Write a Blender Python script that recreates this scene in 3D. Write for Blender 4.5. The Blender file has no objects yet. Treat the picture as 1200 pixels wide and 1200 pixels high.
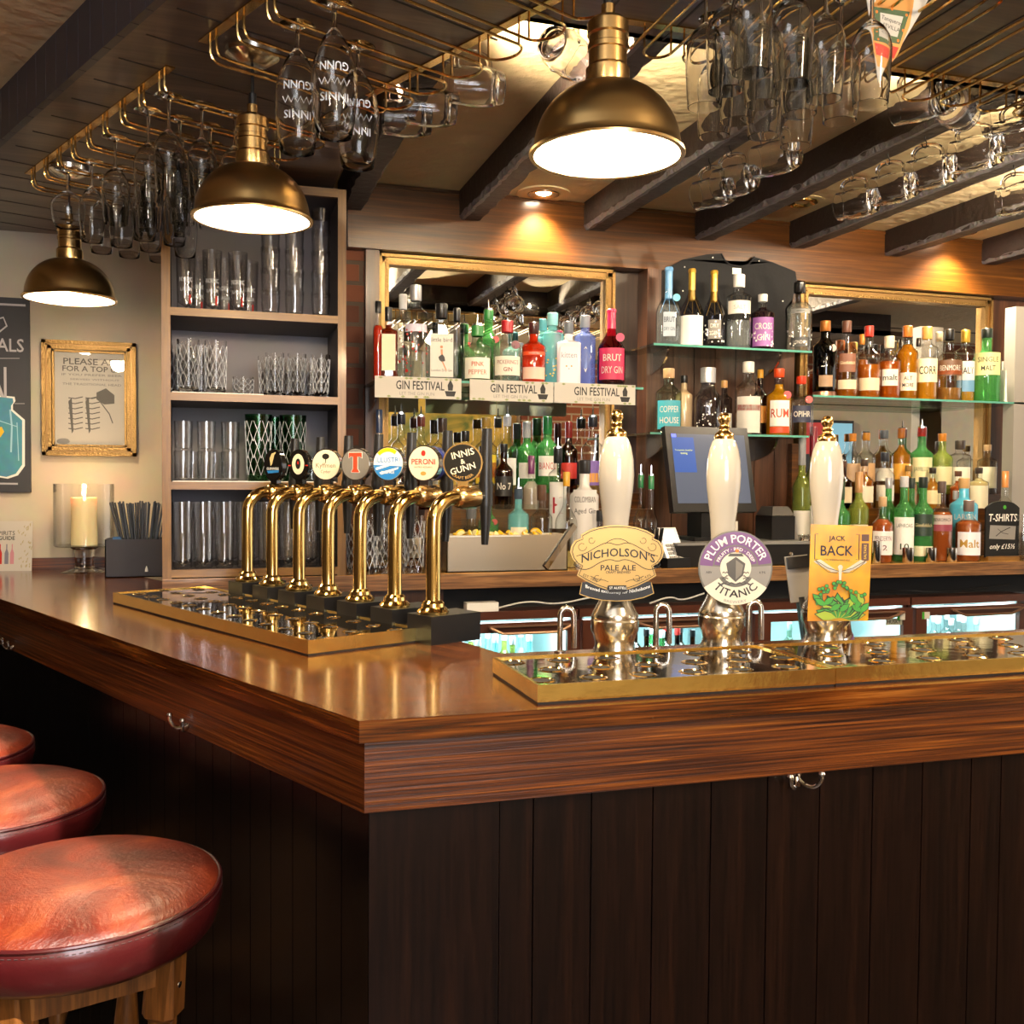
import bpy, bmesh, math, random
from mathutils import Vector, Matrix
random.seed(7)
C = bpy.context.scene.collection
sin, cos, PI, R = math.sin, math.cos, math.pi, math.radians

# ------------------------------------------------------------------ camera frame
FPX = 1170.0
EYE = Vector((0, 0, 1.46))
YAW, PITCH, ROLL = R(17.1), R(-1.86), 0.007
FW = Vector((sin(YAW)*cos(PITCH), cos(YAW)*cos(PITCH), sin(PITCH)))
R0 = Vector((cos(YAW), -sin(YAW), 0)); U0 = R0.cross(FW)
RT = R0*cos(ROLL)+U0*sin(ROLL); UP = RT.cross(FW)
def ray(px, py): return FW+RT*((px-600)/FPX)+UP*((600-py)/FPX)
def P(px, py, x=None, y=None, z=None):
    d = ray(px, py)
    if y is not None: t = y/d.y
    elif z is not None: t = (z-EYE.z)/d.z
    else: t = x/d.x
    return EYE+d*t
def proj(v):
    d = Vector(v)-EYE; k = d.dot(FW)
    return 600+FPX*d.dot(RT)/k, 600-FPX*d.dot(UP)/k, k
def at(px, y, z):
    """the place at depth y and height z that stands in image column px"""
    py = 560
    for _ in range(4):
        p = P(px, py, y=y); p.z = z; py = proj(p)[1]
    return p

# ------------------------------------------------------------------ materials
MATS = {}
def nm(name):
    m = bpy.data.materials.new(name); m.use_nodes = True
    nt = m.node_tree; nt.nodes.clear()
    out = nt.nodes.new('ShaderNodeOutputMaterial')
    return m, nt, out
def lin(c):
    def f(v): return v/12.92 if v <= .04045 else ((v+.055)/1.055)**2.4
    return tuple(f(v) for v in c[:3])+(1,)
def hx(s): return lin(tuple(int(s[i:i+2], 16)/255 for i in (0, 2, 4)))
def col(c): return hx(c) if isinstance(c, str) else (tuple(c)+(1,))[:4]
def pr(name, c, rough=.5, metal=0, coat=0, spec=.5, bump=0, bscale=60, emit=None, es=1, var=0):
    if name in MATS: return MATS[name]
    m, nt, out = nm(name); N = nt.nodes; L = nt.links
    b = N.new('ShaderNodeBsdfPrincipled'); L.new(b.outputs[0], out.inputs[0])
    b.inputs['Base Color'].default_value = col(c); b.inputs['Roughness'].default_value = rough
    b.inputs['Metallic'].default_value = metal; b.inputs['Coat Weight'].default_value = coat
    b.inputs['Coat Roughness'].default_value = .08; b.inputs['Specular IOR Level'].default_value = spec
    if emit is not None:
        b.inputs['Emission Color'].default_value = col(emit); b.inputs['Emission Strength'].default_value = es
    if bump or var:
        tc = N.new('ShaderNodeTexCoord'); nz = N.new('ShaderNodeTexNoise')
        nz.inputs['Scale'].default_value = bscale; nz.inputs['Detail'].default_value = 5
        L.new(tc.outputs['Object'], nz.inputs['Vector'])
        if bump:
            bp = N.new('ShaderNodeBump'); bp.inputs['Strength'].default_value = bump; bp.inputs['Distance'].default_value = .01
            L.new(nz.outputs['Fac'], bp.inputs['Height']); L.new(bp.outputs[0], b.inputs['Normal'])
        if var:
            mx = N.new('ShaderNodeMixRGB'); mx.blend_type = 'MULTIPLY'; mx.inputs[0].default_value = var
            mx.inputs[1].default_value = col(c)
            L.new(nz.outputs['Color'], mx.inputs[2])
            g = N.new('ShaderNodeGamma'); g.inputs[1].default_value = 1
            L.new(mx.outputs[0], b.inputs['Base Color'])
    MATS[name] = m
    return m
def wood(name, cs, rough=.3, scale=(1.2, 22, 22), coat=.3, grain=.35, pos=(.3, .55, .75), axis='X', bump=.12, scratch=0, spec=.5, dist=.6, n2s=6):
    m, nt, out = nm(name); N = nt.nodes; L = nt.links
    b = N.new('ShaderNodeBsdfPrincipled'); L.new(b.outputs[0], out.inputs[0])
    tc = N.new('ShaderNodeTexCoord'); mp = N.new('ShaderNodeMapping')
    s = {'X': scale, 'Y': (scale[1], scale[0], scale[2]), 'Z': (scale[1], scale[2], scale[0])}[axis]
    mp.inputs['Scale'].default_value = s
    L.new(tc.outputs['Object'], mp.inputs[0])
    n1 = N.new('ShaderNodeTexNoise'); n1.inputs['Scale'].default_value = 1; n1.inputs['Detail'].default_value = 6
    n1.inputs['Roughness'].default_value = .62; n1.inputs['Distortion'].default_value = dist
    L.new(mp.outputs[0], n1.inputs['Vector'])
    n2 = N.new('ShaderNodeTexNoise'); n2.inputs['Scale'].default_value = n2s; n2.inputs['Detail'].default_value = 3
    L.new(mp.outputs[0], n2.inputs['Vector'])
    r = N.new('ShaderNodeValToRGB'); e = r.color_ramp.elements
    e[0].position = pos[0]; e[0].color = col(cs[0]); e[1].position = pos[2]; e[1].color = col(cs[2])
    k = e.new(pos[1]); k.color = col(cs[1])
    L.new(n1.outputs['Fac'], r.inputs[0])
    mx = N.new('ShaderNodeMixRGB'); mx.blend_type = 'MULTIPLY'; mx.inputs[0].default_value = grain
    r2 = N.new('ShaderNodeValToRGB'); r2.color_ramp.elements[0].position = .38; r2.color_ramp.elements[1].position = .6
    r2.color_ramp.elements[0].color = (.25, .2, .18, 1)
    L.new(n2.outputs['Fac'], r2.inputs[0]); L.new(r.outputs[0], mx.inputs[1]); L.new(r2.outputs[0], mx.inputs[2])
    last = mx.outputs[0]
    if scratch:
        n3 = N.new('ShaderNodeTexNoise'); n3.inputs['Scale'].default_value = 9; n3.inputs['Detail'].default_value = 8; n3.inputs['Roughness'].default_value = .8
        L.new(tc.outputs['Object'], n3.inputs['Vector'])
        r3 = N.new('ShaderNodeValToRGB'); r3.color_ramp.elements[0].position = .66; r3.color_ramp.elements[1].position = .74
        L.new(n3.outputs['Fac'], r3.inputs[0])
        m3 = N.new('ShaderNodeMixRGB'); m3.inputs[2].default_value = col(cs[2])
        mm = N.new('ShaderNodeMath'); mm.operation = 'MULTIPLY'; mm.inputs[1].default_value = scratch
        L.new(r3.outputs[0], mm.inputs[0]); L.new(mm.outputs[0], m3.inputs[0]); L.new(last, m3.inputs[1]); last = m3.outputs[0]
    L.new(last, b.inputs['Base Color'])
    bp = N.new('ShaderNodeBump'); bp.inputs['Strength'].default_value = bump; bp.inputs['Distance'].default_value = .004
    L.new(n1.outputs['Fac'], bp.inputs['Height']); L.new(bp.outputs[0], b.inputs['Normal'])
    b.inputs['Roughness'].default_value = rough; b.inputs['Coat Weight'].default_value = coat; b.inputs['Coat Roughness'].default_value = .12
    b.inputs['Specular IOR Level'].default_value = spec
    MATS[name] = m
    return m
def glass(name, tint=(1, 1, 1), edge=.45, refl=1.0, rough=.0, base=.04):
    """thin clear glass: what lies behind shows through, the rim mirrors the lamps"""
    if name in MATS: return MATS[name]
    m, nt, out = nm(name); N = nt.nodes; L = nt.links
    t = N.new('ShaderNodeBsdfTransparent'); g = N.new('ShaderNodeBsdfGlossy'); g.inputs['Roughness'].default_value = rough
    lw = N.new('ShaderNodeLayerWeight'); lw.inputs['Blend'].default_value = .5
    pw = N.new('ShaderNodeMath'); pw.operation = 'POWER'; pw.inputs[1].default_value = 3.2
    L.new(lw.outputs['Facing'], pw.inputs[0])
    mr = N.new('ShaderNodeMapRange'); mr.inputs['To Min'].default_value = base; mr.inputs['To Max'].default_value = min(1, .75*refl)
    L.new(pw.outputs[0], mr.inputs['Value'])
    mc = N.new('ShaderNodeMixRGB'); mc.inputs[1].default_value = tuple(tint)+(1,); mc.inputs[2].default_value = tuple(v*edge for v in tint)+(1,)
    L.new(pw.outputs[0], mc.inputs[0]); L.new(mc.outputs[0], t.inputs[0])
    ms = N.new('ShaderNodeMixShader'); L.new(mr.outputs[0], ms.inputs[0]); L.new(t.outputs[0], ms.inputs[1]); L.new(g.outputs[0], ms.inputs[2])
    L.new(ms.outputs[0], out.inputs[0]); MATS[name] = m
    return m
def liquid(name, c, body=.55):
    if name in MATS: return MATS[name]
    m, nt, out = nm(name); N = nt.nodes; L = nt.links
    t = N.new('ShaderNodeBsdfTransparent'); b = N.new('ShaderNodeBsdfPrincipled')
    cc = col(c)
    if min(cc[:3]) > .5: body = .12
    t.inputs[0].default_value = tuple(min(1, v**.5) for v in cc[:3])+(1,)
    b.inputs['Base Color'].default_value = cc; b.inputs['Roughness'].default_value = .06; b.inputs['Coat Weight'].default_value = 1; b.inputs['Coat Roughness'].default_value = .02
    ms = N.new('ShaderNodeMixShader'); ms.inputs[0].default_value = body
    L.new(t.outputs[0], ms.inputs[1]); L.new(b.outputs[0], ms.inputs[2]); L.new(ms.outputs[0], out.inputs[0]); MATS[name] = m
    return m
def emis(name, c, s):
    if name in MATS: return MATS[name]
    m, nt, out = nm(name); e = nt.nodes.new('ShaderNodeEmission'); e.inputs[0].default_value = col(c); e.inputs[1].default_value = s
    nt.links.new(e.outputs[0], out.inputs[0]); MATS[name] = m
    return m
def brick(name, c1, c2, mortar, scale=1, rot=(PI/2, 0, 0)):
    m, nt, out = nm(name); N = nt.nodes; L = nt.links
    b = N.new('ShaderNodeBsdfPrincipled'); L.new(b.outputs[0], out.inputs[0]); b.inputs['Roughness'].default_value = .85
    tc = N.new('ShaderNodeTexCoord'); mp = N.new('ShaderNodeMapping'); mp.inputs['Rotation'].default_value = rot
    br = N.new('ShaderNodeTexBrick'); br.inputs['Scale'].default_value = scale
    br.inputs['Brick Width'].default_value = .22; br.inputs['Row Height'].default_value = .075; br.inputs['Mortar Size'].default_value = .008
    br.inputs['Color1'].default_value = col(c1); br.inputs['Color2'].default_value = col(c2); br.inputs['Mortar'].default_value = col(mortar)
    L.new(tc.outputs['Object'], mp.inputs[0]); L.new(mp.outputs[0], br.inputs[0]); L.new(br.outputs[0], b.inputs['Base Color'])
    bp = N.new('ShaderNodeBump'); bp.inputs['Strength'].default_value = .5; bp.inputs['Distance'].default_value = .01; bp.invert = True
    L.new(br.outputs['Fac'], bp.inputs['Height']); L.new(bp.outputs[0], b.inputs['Normal']); MATS[name] = m
    return m

# ------------------------------------------------------------------ mesh building
def bm_(): return bmesh.new()
def box(bm, x0, x1, y0, y1, z0, z1, M=None):
    vs = [bm.verts.new((M @ Vector(p)) if M else p) for p in ((x0, y0, z0), (x1, y0, z0), (x1, y1, z0), (x0, y1, z0), (x0, y0, z1), (x1, y0, z1), (x1, y1, z1), (x0, y1, z1))]
    for f in ((0, 3, 2, 1), (4, 5, 6, 7), (0, 1, 5, 4), (1, 2, 6, 5), (2, 3, 7, 6), (3, 0, 4, 7)): bm.faces.new([vs[i] for i in f])
    return vs
def prism(bm, poly, z0, z1, M=None, top=None):
    a = [Vector((p[0], p[1], z0)) for p in poly]; b = [Vector((p[0], p[1], z1)) for p in (top or poly)]
    if M: a = [M @ v for v in a]; b = [M @ v for v in b]
    va = [bm.verts.new(v) for v in a]; vb = [bm.verts.new(v) for v in b]; n = len(va)
    bm.faces.new(va[::-1]); bm.faces.new(vb)
    for i in range(n): bm.faces.new((va[i], va[(i+1) % n], vb[(i+1) % n], vb[i]))
def xz(bm, poly, y0, y1, M=None):
    """plate with outline in x,z, front face at y0"""
    T = Matrix(((1, 0, 0, 0), (0, 0, -1, 0), (0, 1, 0, 0), (0, 0, 0, 1)))
    prism(bm, poly, -y1, -y0, (M @ T) if M else T)
def lathe(bm, prof, seg=20, n=2, ydepth=1, M=None, cx=0, cy=0, a0=0, a1=None):
    rings = []; full = a1 is None; a1 = 2*PI if full else a1
    cnt = seg if full else seg+1
    for r, z in prof:
        if r < 1e-6 and full:
            v = Vector((cx, cy, z)); rings.append([bm.verts.new(M @ v if M else v)]); continue
        ring = []
        for i in range(cnt):
            a = a0+(a1-a0)*i/seg + (PI/seg if (n > 2 and full) else 0); c, s = cos(a), sin(a)
            k = 1 if n == 2 else 1/((abs(c)**n+abs(s)**n)**(1/n))
            v = Vector((cx+r*k*c, cy+r*k*s*ydepth, z)); ring.append(bm.verts.new(M @ v if M else v))
        rings.append(ring)
    for a, b in zip(rings, rings[1:]):
        if len(a) == 1 and len(b) == 1: continue
        m = len(a) if len(a) > 1 else len(b)
        for i in range(m if full else m-1):
            j = (i+1) % m
            if len(a) == 1: bm.faces.new((a[0], b[j], b[i]))
            elif len(b) == 1: bm.faces.new((a[i], a[j], b[0]))
            else: bm.faces.new((a[i], a[j], b[j], b[i]))
def tube(bm, pts, r, seg=8, closed=False, caps=True):
    pts = [Vector(p) for p in pts]; n = len(pts); rings = []; up = None
    for i, p in enumerate(pts):
        if closed: t = (pts[(i+1) % n]-pts[i-1]).normalized()
        else: t = (pts[min(i+1, n-1)]-pts[max(i-1, 0)]).normalized()
        if up is None:
            up = Vector((0, 0, 1)) if abs(t.z) < .9 else Vector((1, 0, 0))
        up = (up-t*up.dot(t)).normalized(); sd = t.cross(up)
        rr = r[i] if isinstance(r, (list, tuple)) else r
        rings.append([bm.verts.new(p+(up*cos(2*PI*k/seg)+sd*sin(2*PI*k/seg))*rr) for k in range(seg)])
    for i in range(n if closed else n-1):
        a, b = rings[i], rings[(i+1) % n]
        for k in range(seg): bm.faces.new((a[k], a[(k+1) % seg], b[(k+1) % seg], b[k]))
    if caps and not closed:
        bm.faces.new(rings[0][::-1]); bm.faces.new(rings[-1])
def smooth_path(pts, it=2):
    pts = [Vector(p) for p in pts]
    for _ in range(it):
        q = [pts[0]]
        for a, b in zip(pts, pts[1:]): q += [a*.75+b*.25, a*.25+b*.75]
        q.append(pts[-1]); pts = q
    return pts
def obj(name, bm, mat, parent=None, bevel=0, smooth=True, loc=None, rot=None, ang=35):
    if bevel:
        es = [e for e in bm.edges if len(e.link_faces) == 2 and e.calc_face_angle(0) > R(30)]
        bmesh.ops.bevel(bm, geom=es, offset=bevel, segments=2, affect='EDGES', profile=.7, clamp_overlap=True)
    bmesh.ops.recalc_face_normals(bm, faces=bm.faces)
    me = bpy.data.meshes.new(name); bm.to_mesh(me); bm.free()
    if mat: me.materials.append(mat)
    if smooth:
        me.polygons.foreach_set('use_smooth', [True]*len(me.polygons)); me.set_sharp_from_angle(angle=R(ang))
    o = bpy.data.objects.new(name, me); C.objects.link(o)
    if parent: o.parent = parent
    if loc is not None: o.location = loc
    if rot is not None: o.rotation_euler = rot
    return o
def tag(o, label=None, cat=None, group=None, kind=None):
    if label: o['label'] = label
    if cat: o['category'] = cat
    if group: o['group'] = group
    if kind: o['kind'] = kind
    return o
def thing(name, label, cat, loc=(0, 0, 0), rz=0, group=None, rot=None):
    o = bpy.data.objects.new(name, None); C.objects.link(o); o.empty_display_size = .05
    o.location = loc; o.rotation_euler = rot if rot else (0, 0, rz)
    return tag(o, label, cat, group)
def struct(name, bm, mat, **k): return tag(obj(name, bm, mat, **k), kind='structure')
KIDS = {}
def kids(o): return [c for c in C.objects if c.parent == o]
def dup(root, loc, rz=None, label=None, group=None, scale=None, rot=None):
    r = root.copy(); C.objects.link(r); r.location = loc
    if rz is not None: r.rotation_euler = (0, 0, rz)
    if rot is not None: r.rotation_euler = rot
    if scale is not None: r.scale = scale
    if label: r['label'] = label
    if group: r['group'] = group
    if root.name not in KIDS: KIDS[root.name] = [(c, kids(c)) for c in kids(root)]
    for c0, gs in KIDS[root.name]:
        c = c0.copy(); C.objects.link(c); c.parent = r
        for g in gs:
            d = g.copy(); C.objects.link(d); d.parent = c
    return r
ORD = 'first second third fourth fifth sixth seventh eighth ninth tenth eleventh twelfth thirteenth fourteenth fifteenth sixteenth seventeenth eighteenth nineteenth twentieth'.split()

# ------------------------------------------------------------------ writing
TXT = {}
def text_geo(s, bold=False):
    if (s, bold) in TXT: return TXT[(s, bold)]
    cu = bpy.data.curves.new('lettering', 'FONT'); cu.body = s; cu.size = 1; cu.align_x = 'CENTER'; cu.align_y = 'CENTER'
    cu.resolution_u = 2; cu.fill_mode = 'BOTH'
    if bold: cu.offset = .012
    o = bpy.data.objects.new('lettering', cu); C.objects.link(o)
    dg = bpy.context.evaluated_depsgraph_get(); dg.update()
    me = o.evaluated_get(dg).to_mesh()
    vs = [(v.co.x, v.co.y) for v in me.vertices]; fs = [tuple(p.vertices) for p in me.polygons]
    o.evaluated_get(dg).to_mesh_clear(); bpy.data.objects.remove(o); bpy.data.curves.remove(cu)
    x0 = min(v[0] for v in vs); x1 = max(v[0] for v in vs); y0 = min(v[1] for v in vs); y1 = max(v[1] for v in vs)
    vs = [(v[0]-(x0+x1)/2, v[1]-(y0+y1)/2) for v in vs]
    TXT[(s, bold)] = (vs, fs, x1-x0, y1-y0)
    return TXT[(s, bold)]
def text(bm, s, w=None, h=None, cx=0, cz=0, f=None, bold=False, slant=0, rot=0):
    """letters fitted to width w and/or height h, centred on cx,cz, laid through f(u,v)->xyz (default: the plane y=0 seen from -y)"""
    vs, fs, W, H = text_geo(s, bold)
    if w and h: sx, sz = w/W, h/H
    elif w: sx = sz = w/W
    else: sx = sz = h/H
    if f is None: f = lambda u, v: (u, 0, v)
    c, sn = cos(rot), sin(rot); nv = []
    for x, z in vs:
        x, z = x*sx+z*sz*slant, z*sz
        nv.append(bm.verts.new(f(cx+x*c-z*sn, cz+x*sn+z*c)))
    for fc in fs:
        try: bm.faces.new([nv[i] for i in fc])
        except ValueError: pass
def plane_at(y): return lambda u, v: (u, y, v)
def arc_at(rad, y, up=True, cx=0, cz=0, a0=0):
    if up: return lambda u, v: (cx+(rad+v)*sin(u/rad+a0), y, cz+(rad+v)*cos(u/rad+a0))
    return lambda u, v: (cx+(rad-v)*sin(u/rad+a0), y, cz-(rad-v)*cos(u/rad+a0))
def cyl_at(r): return lambda u, v: (r*sin(u/r), -r*cos(u/r), v)
def disc(n, r, cx=0, cz=0, a0=0, a1=2*PI, rx=None):
    full = abs(a1-a0-2*PI) < 1e-6; m = n if full else n+1
    return [(cx+(rx or r)*cos(a0+(a1-a0)*i/n), cz+r*sin(a0+(a1-a0)*i/n)) for i in range(m)]
def ringsec(r0, r1, a0, a1, n=24, cx=0, cz=0):
    o = [(cx+r1*cos(a0+(a1-a0)*i/n), cz+r1*sin(a0+(a1-a0)*i/n)) for i in range(n+1)]
    return o+[(cx+r0*cos(a1-(a1-a0)*i/n), cz+r0*sin(a1-(a1-a0)*i/n)) for i in range(n+1)]
def flat(bm, poly, y, f=None):
    """one flat printed shape on the plane y, facing -y"""
    vs = [bm.verts.new(f(p[0], p[1]) if f else (p[0], y, p[1])) for p in poly]
    bm.faces.new(vs)
def stroke(bm, pts, w, y, M=None):
    """a drawn line of width w on plane y"""
    pts = [Vector((p[0], p[1])) for p in pts]; L_, R_ = [], []
    for i, p in enumerate(pts):
        t = (pts[min(i+1, len(pts)-1)]-pts[max(i-1, 0)]).normalized(); nrm = Vector((-t.y, t.x))*w/2
        L_.append(bm.verts.new((p.x+nrm.x, y, p.y+nrm.y))); R_.append(bm.verts.new((p.x-nrm.x, y, p.y-nrm.y)))
    for i in range(len(pts)-1): bm.faces.new((L_[i], L_[i+1], R_[i+1], R_[i]))
def facing(p): return -math.atan2(p[0], p[1])
# ------------------------------------------------------------------ palette
W_TOP = wood('counter_top_wood', ('3a1806', '7a3f12', 'b0702c'), rough=.2, coat=.5, scale=(1.3, 60, 60), grain=.95, scratch=.3, bump=.07, dist=1.3, n2s=3)
W_FAS = wood('counter_fascia_wood', ('3a1804', '743a0c', 'a8621f'), rough=.38, coat=.12, scale=(1.3, 90, 130), dist=1.2, n2s=2.2, grain=.95, scratch=.35, bump=.3)
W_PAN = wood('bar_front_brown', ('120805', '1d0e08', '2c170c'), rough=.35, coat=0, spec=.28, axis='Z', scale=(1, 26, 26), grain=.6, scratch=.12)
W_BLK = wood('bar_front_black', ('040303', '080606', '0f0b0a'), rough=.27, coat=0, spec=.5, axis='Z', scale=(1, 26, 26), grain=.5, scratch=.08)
W_BACK = wood('back_bar_wood', ('3c2207', '5c340c', '7c4c18'), rough=.3, coat=.35, scale=(1.4, 20, 70), grain=.4)
W_POST = wood('post_wood', ('3a2216', '563421', '6b452e'), rough=.4, coat=.2, axis='Z', scale=(1, 20, 20), grain=.4)
W_OAK = wood('shelf_oak', ('74501e', '8e6629', 'a27836'), rough=.4, coat=.15, scale=(1.3, 24, 24), grain=.3)
W_OAKV = wood('shelf_oak_upright', ('6c4a1b', '865f25', '9a7030'), rough=.4, coat=.15, axis='Z', scale=(1.3, 24, 24), grain=.3)
W_CTR = wood('back_counter_lit_wood', ('94642e', 'c4924e', 'dbb272'), rough=.22, coat=.5, scale=(1.5, 14, 14), grain=.4)  # golden top tone carries light from the bottle display in its colour
W_CTRE = wood('back_counter_edge', ('5c3a1e', '8a6038', 'b08a5a'), rough=.45, scale=(1.5, 18, 30), grain=.7)
W_DARK = wood('dark_panel_wood', ('2a160c', '3d2213', '54331f'), rough=.35, coat=.25, axis='Z', scale=(1, 18, 18), grain=.4)
W_STOOL = wood('stool_oak', ('4a2a12', '7b4c22', 'a06a34'), rough=.3, coat=.4, axis='Z', scale=(2, 30, 30), grain=.5)
BEAM = pr('beam_dark', '3a2f2e', .55, bump=.5, bscale=30, var=.35)
BEAMC = pr('beam_chipped_edge', '8a8890', .5, bump=.9, bscale=60, var=.5)
SOFF = wood('soffit_boards', ('4a3a2c', '624e40', '76624e'), rough=.35, coat=.3, scale=(1, 14, 14), grain=.3)
FASC = pr('painted_boards', '37353f', .45, var=.15, bscale=12)
PLAST = pr('ceiling_plaster', 'ead6ac', .85, bump=.9, bscale=16, var=.12)
CREAM = pr('cream_wall_paint', 'd8ccb4', .8, bump=.12, bscale=9, var=.28)
BRASS = pr('polished_brass', (.86, .60, .22), .10, 1)
BRASST = pr('tray_brass', (.95, .68, .22), .2, 1, bump=.12, bscale=22)
BRASSR = pr('brass_rod', (.75, .48, .17), .16, 1)
ABRASS = pr('aged_brass', (.42, .28, .12), .3, 1)
ABRASS2 = pr('aged_brass_cap', (.55, .36, .15), .26, 1)
STEEL = pr('brushed_steel', (.62, .58, .52), .2, 1)
CHROME = pr('chrome', (.8, .8, .82), .08, 1)
MIRR = pr('mirror_glass', (.86, .86, .84), .01, 1)
BLACK = pr('black_plastic', '141416', .35)
BLACKM = pr('black_matte', '0c0c0d', .7)
WHITE = pr('white_plastic', 'e9e7e2', .4)
CERAM = pr('white_ceramic', 'bfb8ac', .12, coat=.8)
GOLDF = pr('gilt_frame', (.30, .18, .06), .4, .8, bump=.3, bscale=120)
GOLDD = pr('gilt_frame_dark', (.30, .17, .06), .4, .7)
PAPER = pr('paper', 'c9c3b8', .6)
INK = pr('ink_black', '15120f', .5)
INKW = pr('ink_white', 'f4f1e8', .5)
INKG = pr('ink_grey', '8d8a86', .5)
INKR = pr('ink_red', 'c6281c', .5)
FRIDGE = pr('fridge_brown', '4c2a1e', .3, coat=.3)
def rglass(name, c=(1, 1, 1), ior=1.33, thin=0.0):
    m, nt, out = nm(name); g = nt.nodes.new('ShaderNodeBsdfGlass'); g.inputs['Color'].default_value = tuple(c)+(1,); g.inputs['IOR'].default_value = ior; g.inputs['Roughness'].default_value = 0
    tr = nt.nodes.new('ShaderNodeBsdfTransparent'); mx = nt.nodes.new('ShaderNodeMixShader'); mx.inputs[0].default_value = thin
    nt.links.new(g.outputs[0], mx.inputs[1]); nt.links.new(tr.outputs[0], mx.inputs[2]); nt.links.new(mx.outputs[0], out.inputs[0]); MATS[name] = m; return m
GL = rglass('clear_glass')
GLT = rglass('clear_glass_stem')
GLM = rglass('mug_glass', ior=1.47)
GLP = glass('pint_glass_clear', edge=.6, base=.11, refl=1.15)
GLS = glass('shelf_glass_pale', tint=(.86, .96, .93), edge=.6)
GLE = pr('shelf_glass_edge', '5fa596', .15, coat=.5)
SHADEIN = pr('lamp_inner_white', 'fffaf0', .5)
BULB = emis('bulb_glow', (1, .78, .5), 40)
DLB = emis('downlight_glow', (1, .82, .58), 60)

# ------------------------------------------------------------------ key places
CT, BT, YF, YW = 1.10, 1.15, 3.2, 3.75
CEIL, SOF, OUTC = 2.535, 2.40, 2.64
LD = Vector((-sin(R(24.3)), cos(R(24.3)), 0)); LN = Vector((cos(R(24.3)), sin(R(24.3)), 0))
C0 = P(421, 845, z=CT)
AW = math.atan2(LD.y, LD.x)             # turns a local +x axis along the left wing
YL = 4.26                                # cream wall
def left(s, w, z=0): return C0.xy.to_3d()+LD*s+LN*w+Vector((0, 0, z))
SEND = (YL-C0.y)/LD.y
IW = .57                                  # left wing width
yi = C0.y+.50
def inner_pt(w):                          # where a line at offset w inside the left wing meets depth y
    return lambda y: (C0+LN*w).x+(y-(C0+LN*w).y)*LD.x/LD.y
ix = inner_pt(IW)

# ------------------------------------------------------------------ the setting
b = bm_(); box(b, -3.7, 9, -1.9, 5, -.05, 0); struct('floor', b, wood('floor_boards', ('2a1a10', '3a2618', '4a3322'), rough=.5))
b = bm_(); box(b, -3.5, .0, YL, YL+.12, 0, OUTC+.3); struct('wall_left', b, CREAM)
b = bm_(); box(b, -3.5, -.62, YL-.02, YL, 0, CT-.03); struct('trim_2', b, W_BLK)  # dark dado added out of view so the boards mirror less cream wall
b = bm_(); box(b, .0, 7, YW+.02, YW+.14, 0, CEIL+.1); struct('wall_back', b, W_DARK)
# ceiling: plaster behind the bar and over the room
b = bm_(); box(b, -.6, 7, C0.y+.15, YW+.3, CEIL, CEIL+.06); struct('ceiling', b, PLAST)
SUNH = Vector((-.335, .942, 0)).normalized()
b = bm_(); MR = Matrix.Translation((-.095, 1.527, 0)) @ Matrix.Rotation(math.atan2(SUNH.y, SUNH.x), 4, 'Z')   # local x along the sun's azimuth, local y to its left
for q in ((-9, 6, -10, .0), (-9, 6, 1.15, 5), (-9, -2.3, 0, 1.15), (-.08, 6, 0, 1.15)): box(b, q[0], q[1], q[2], q[3], OUTC, OUTC+.06, MR)  # added opening between the slabs, shaped to land sun on the stools
struct('ceiling_room', b, PLAST, smooth=False)
# room behind the viewer: a brick and cream wall with a daylight window
SUNH = Vector((-.335, .942, 0)).normalized()
ywin = -1.75
xj = .0-(1.527-ywin)*SUNH.x/SUNH.y        # right jamb of the window
BRK = brick('old_brick', '8a4a2a', '6a3520', '9a8a74')
b = bm_()
box(b, xj, 9, ywin-.12, ywin, 0, OUTC+.06); box(b, -3.6, xj-1.5, ywin-.12, ywin, 0, OUTC+.06)
box(b, xj-1.5, xj, ywin-.12, ywin, 0, 1.2); box(b, xj-1.5, xj, ywin-.12, ywin, 2.60, OUTC+.06)
struct('wall_front', b, CREAM, smooth=False)
b = bm_()
for x in (xj-1.5+.02, xj-.06): box(b, x, x+.04, ywin-.09, ywin-.04, 1.2, 2.6)
for z in (1.2, 2.57): box(b, xj-1.5, xj, ywin-.09, ywin-.04, z, z+.04)
struct('window_1', b, WHITE, bevel=.004)
b = bm_(); box(b, 2.9, 3.7, ywin, ywin+.05, 0, OUTC); tag(obj('brick_pier', b, BRK, smooth=False), kind='structure')
b = bm_(); box(b, 3.2, 8, .2, .45, 2.12, OUTC); tag(obj('brick_pier', b, BRK, smooth=False), kind='structure')
b = bm_(); box(b, -3.72, -3.6, -1.9, YL+.1, 0, OUTC+.06); struct('wall_side', b, pr('dark_side_wall', '4a3a30', .7))  # unseen dark wall added so the left boards mirror less light
# backsplash strip along the cream wall
b = bm_(); box(b, -3, -.1, YL-.02, YL, CT, CT+.042); struct('trim_1', b, W_FAS, bevel=.003)

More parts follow.
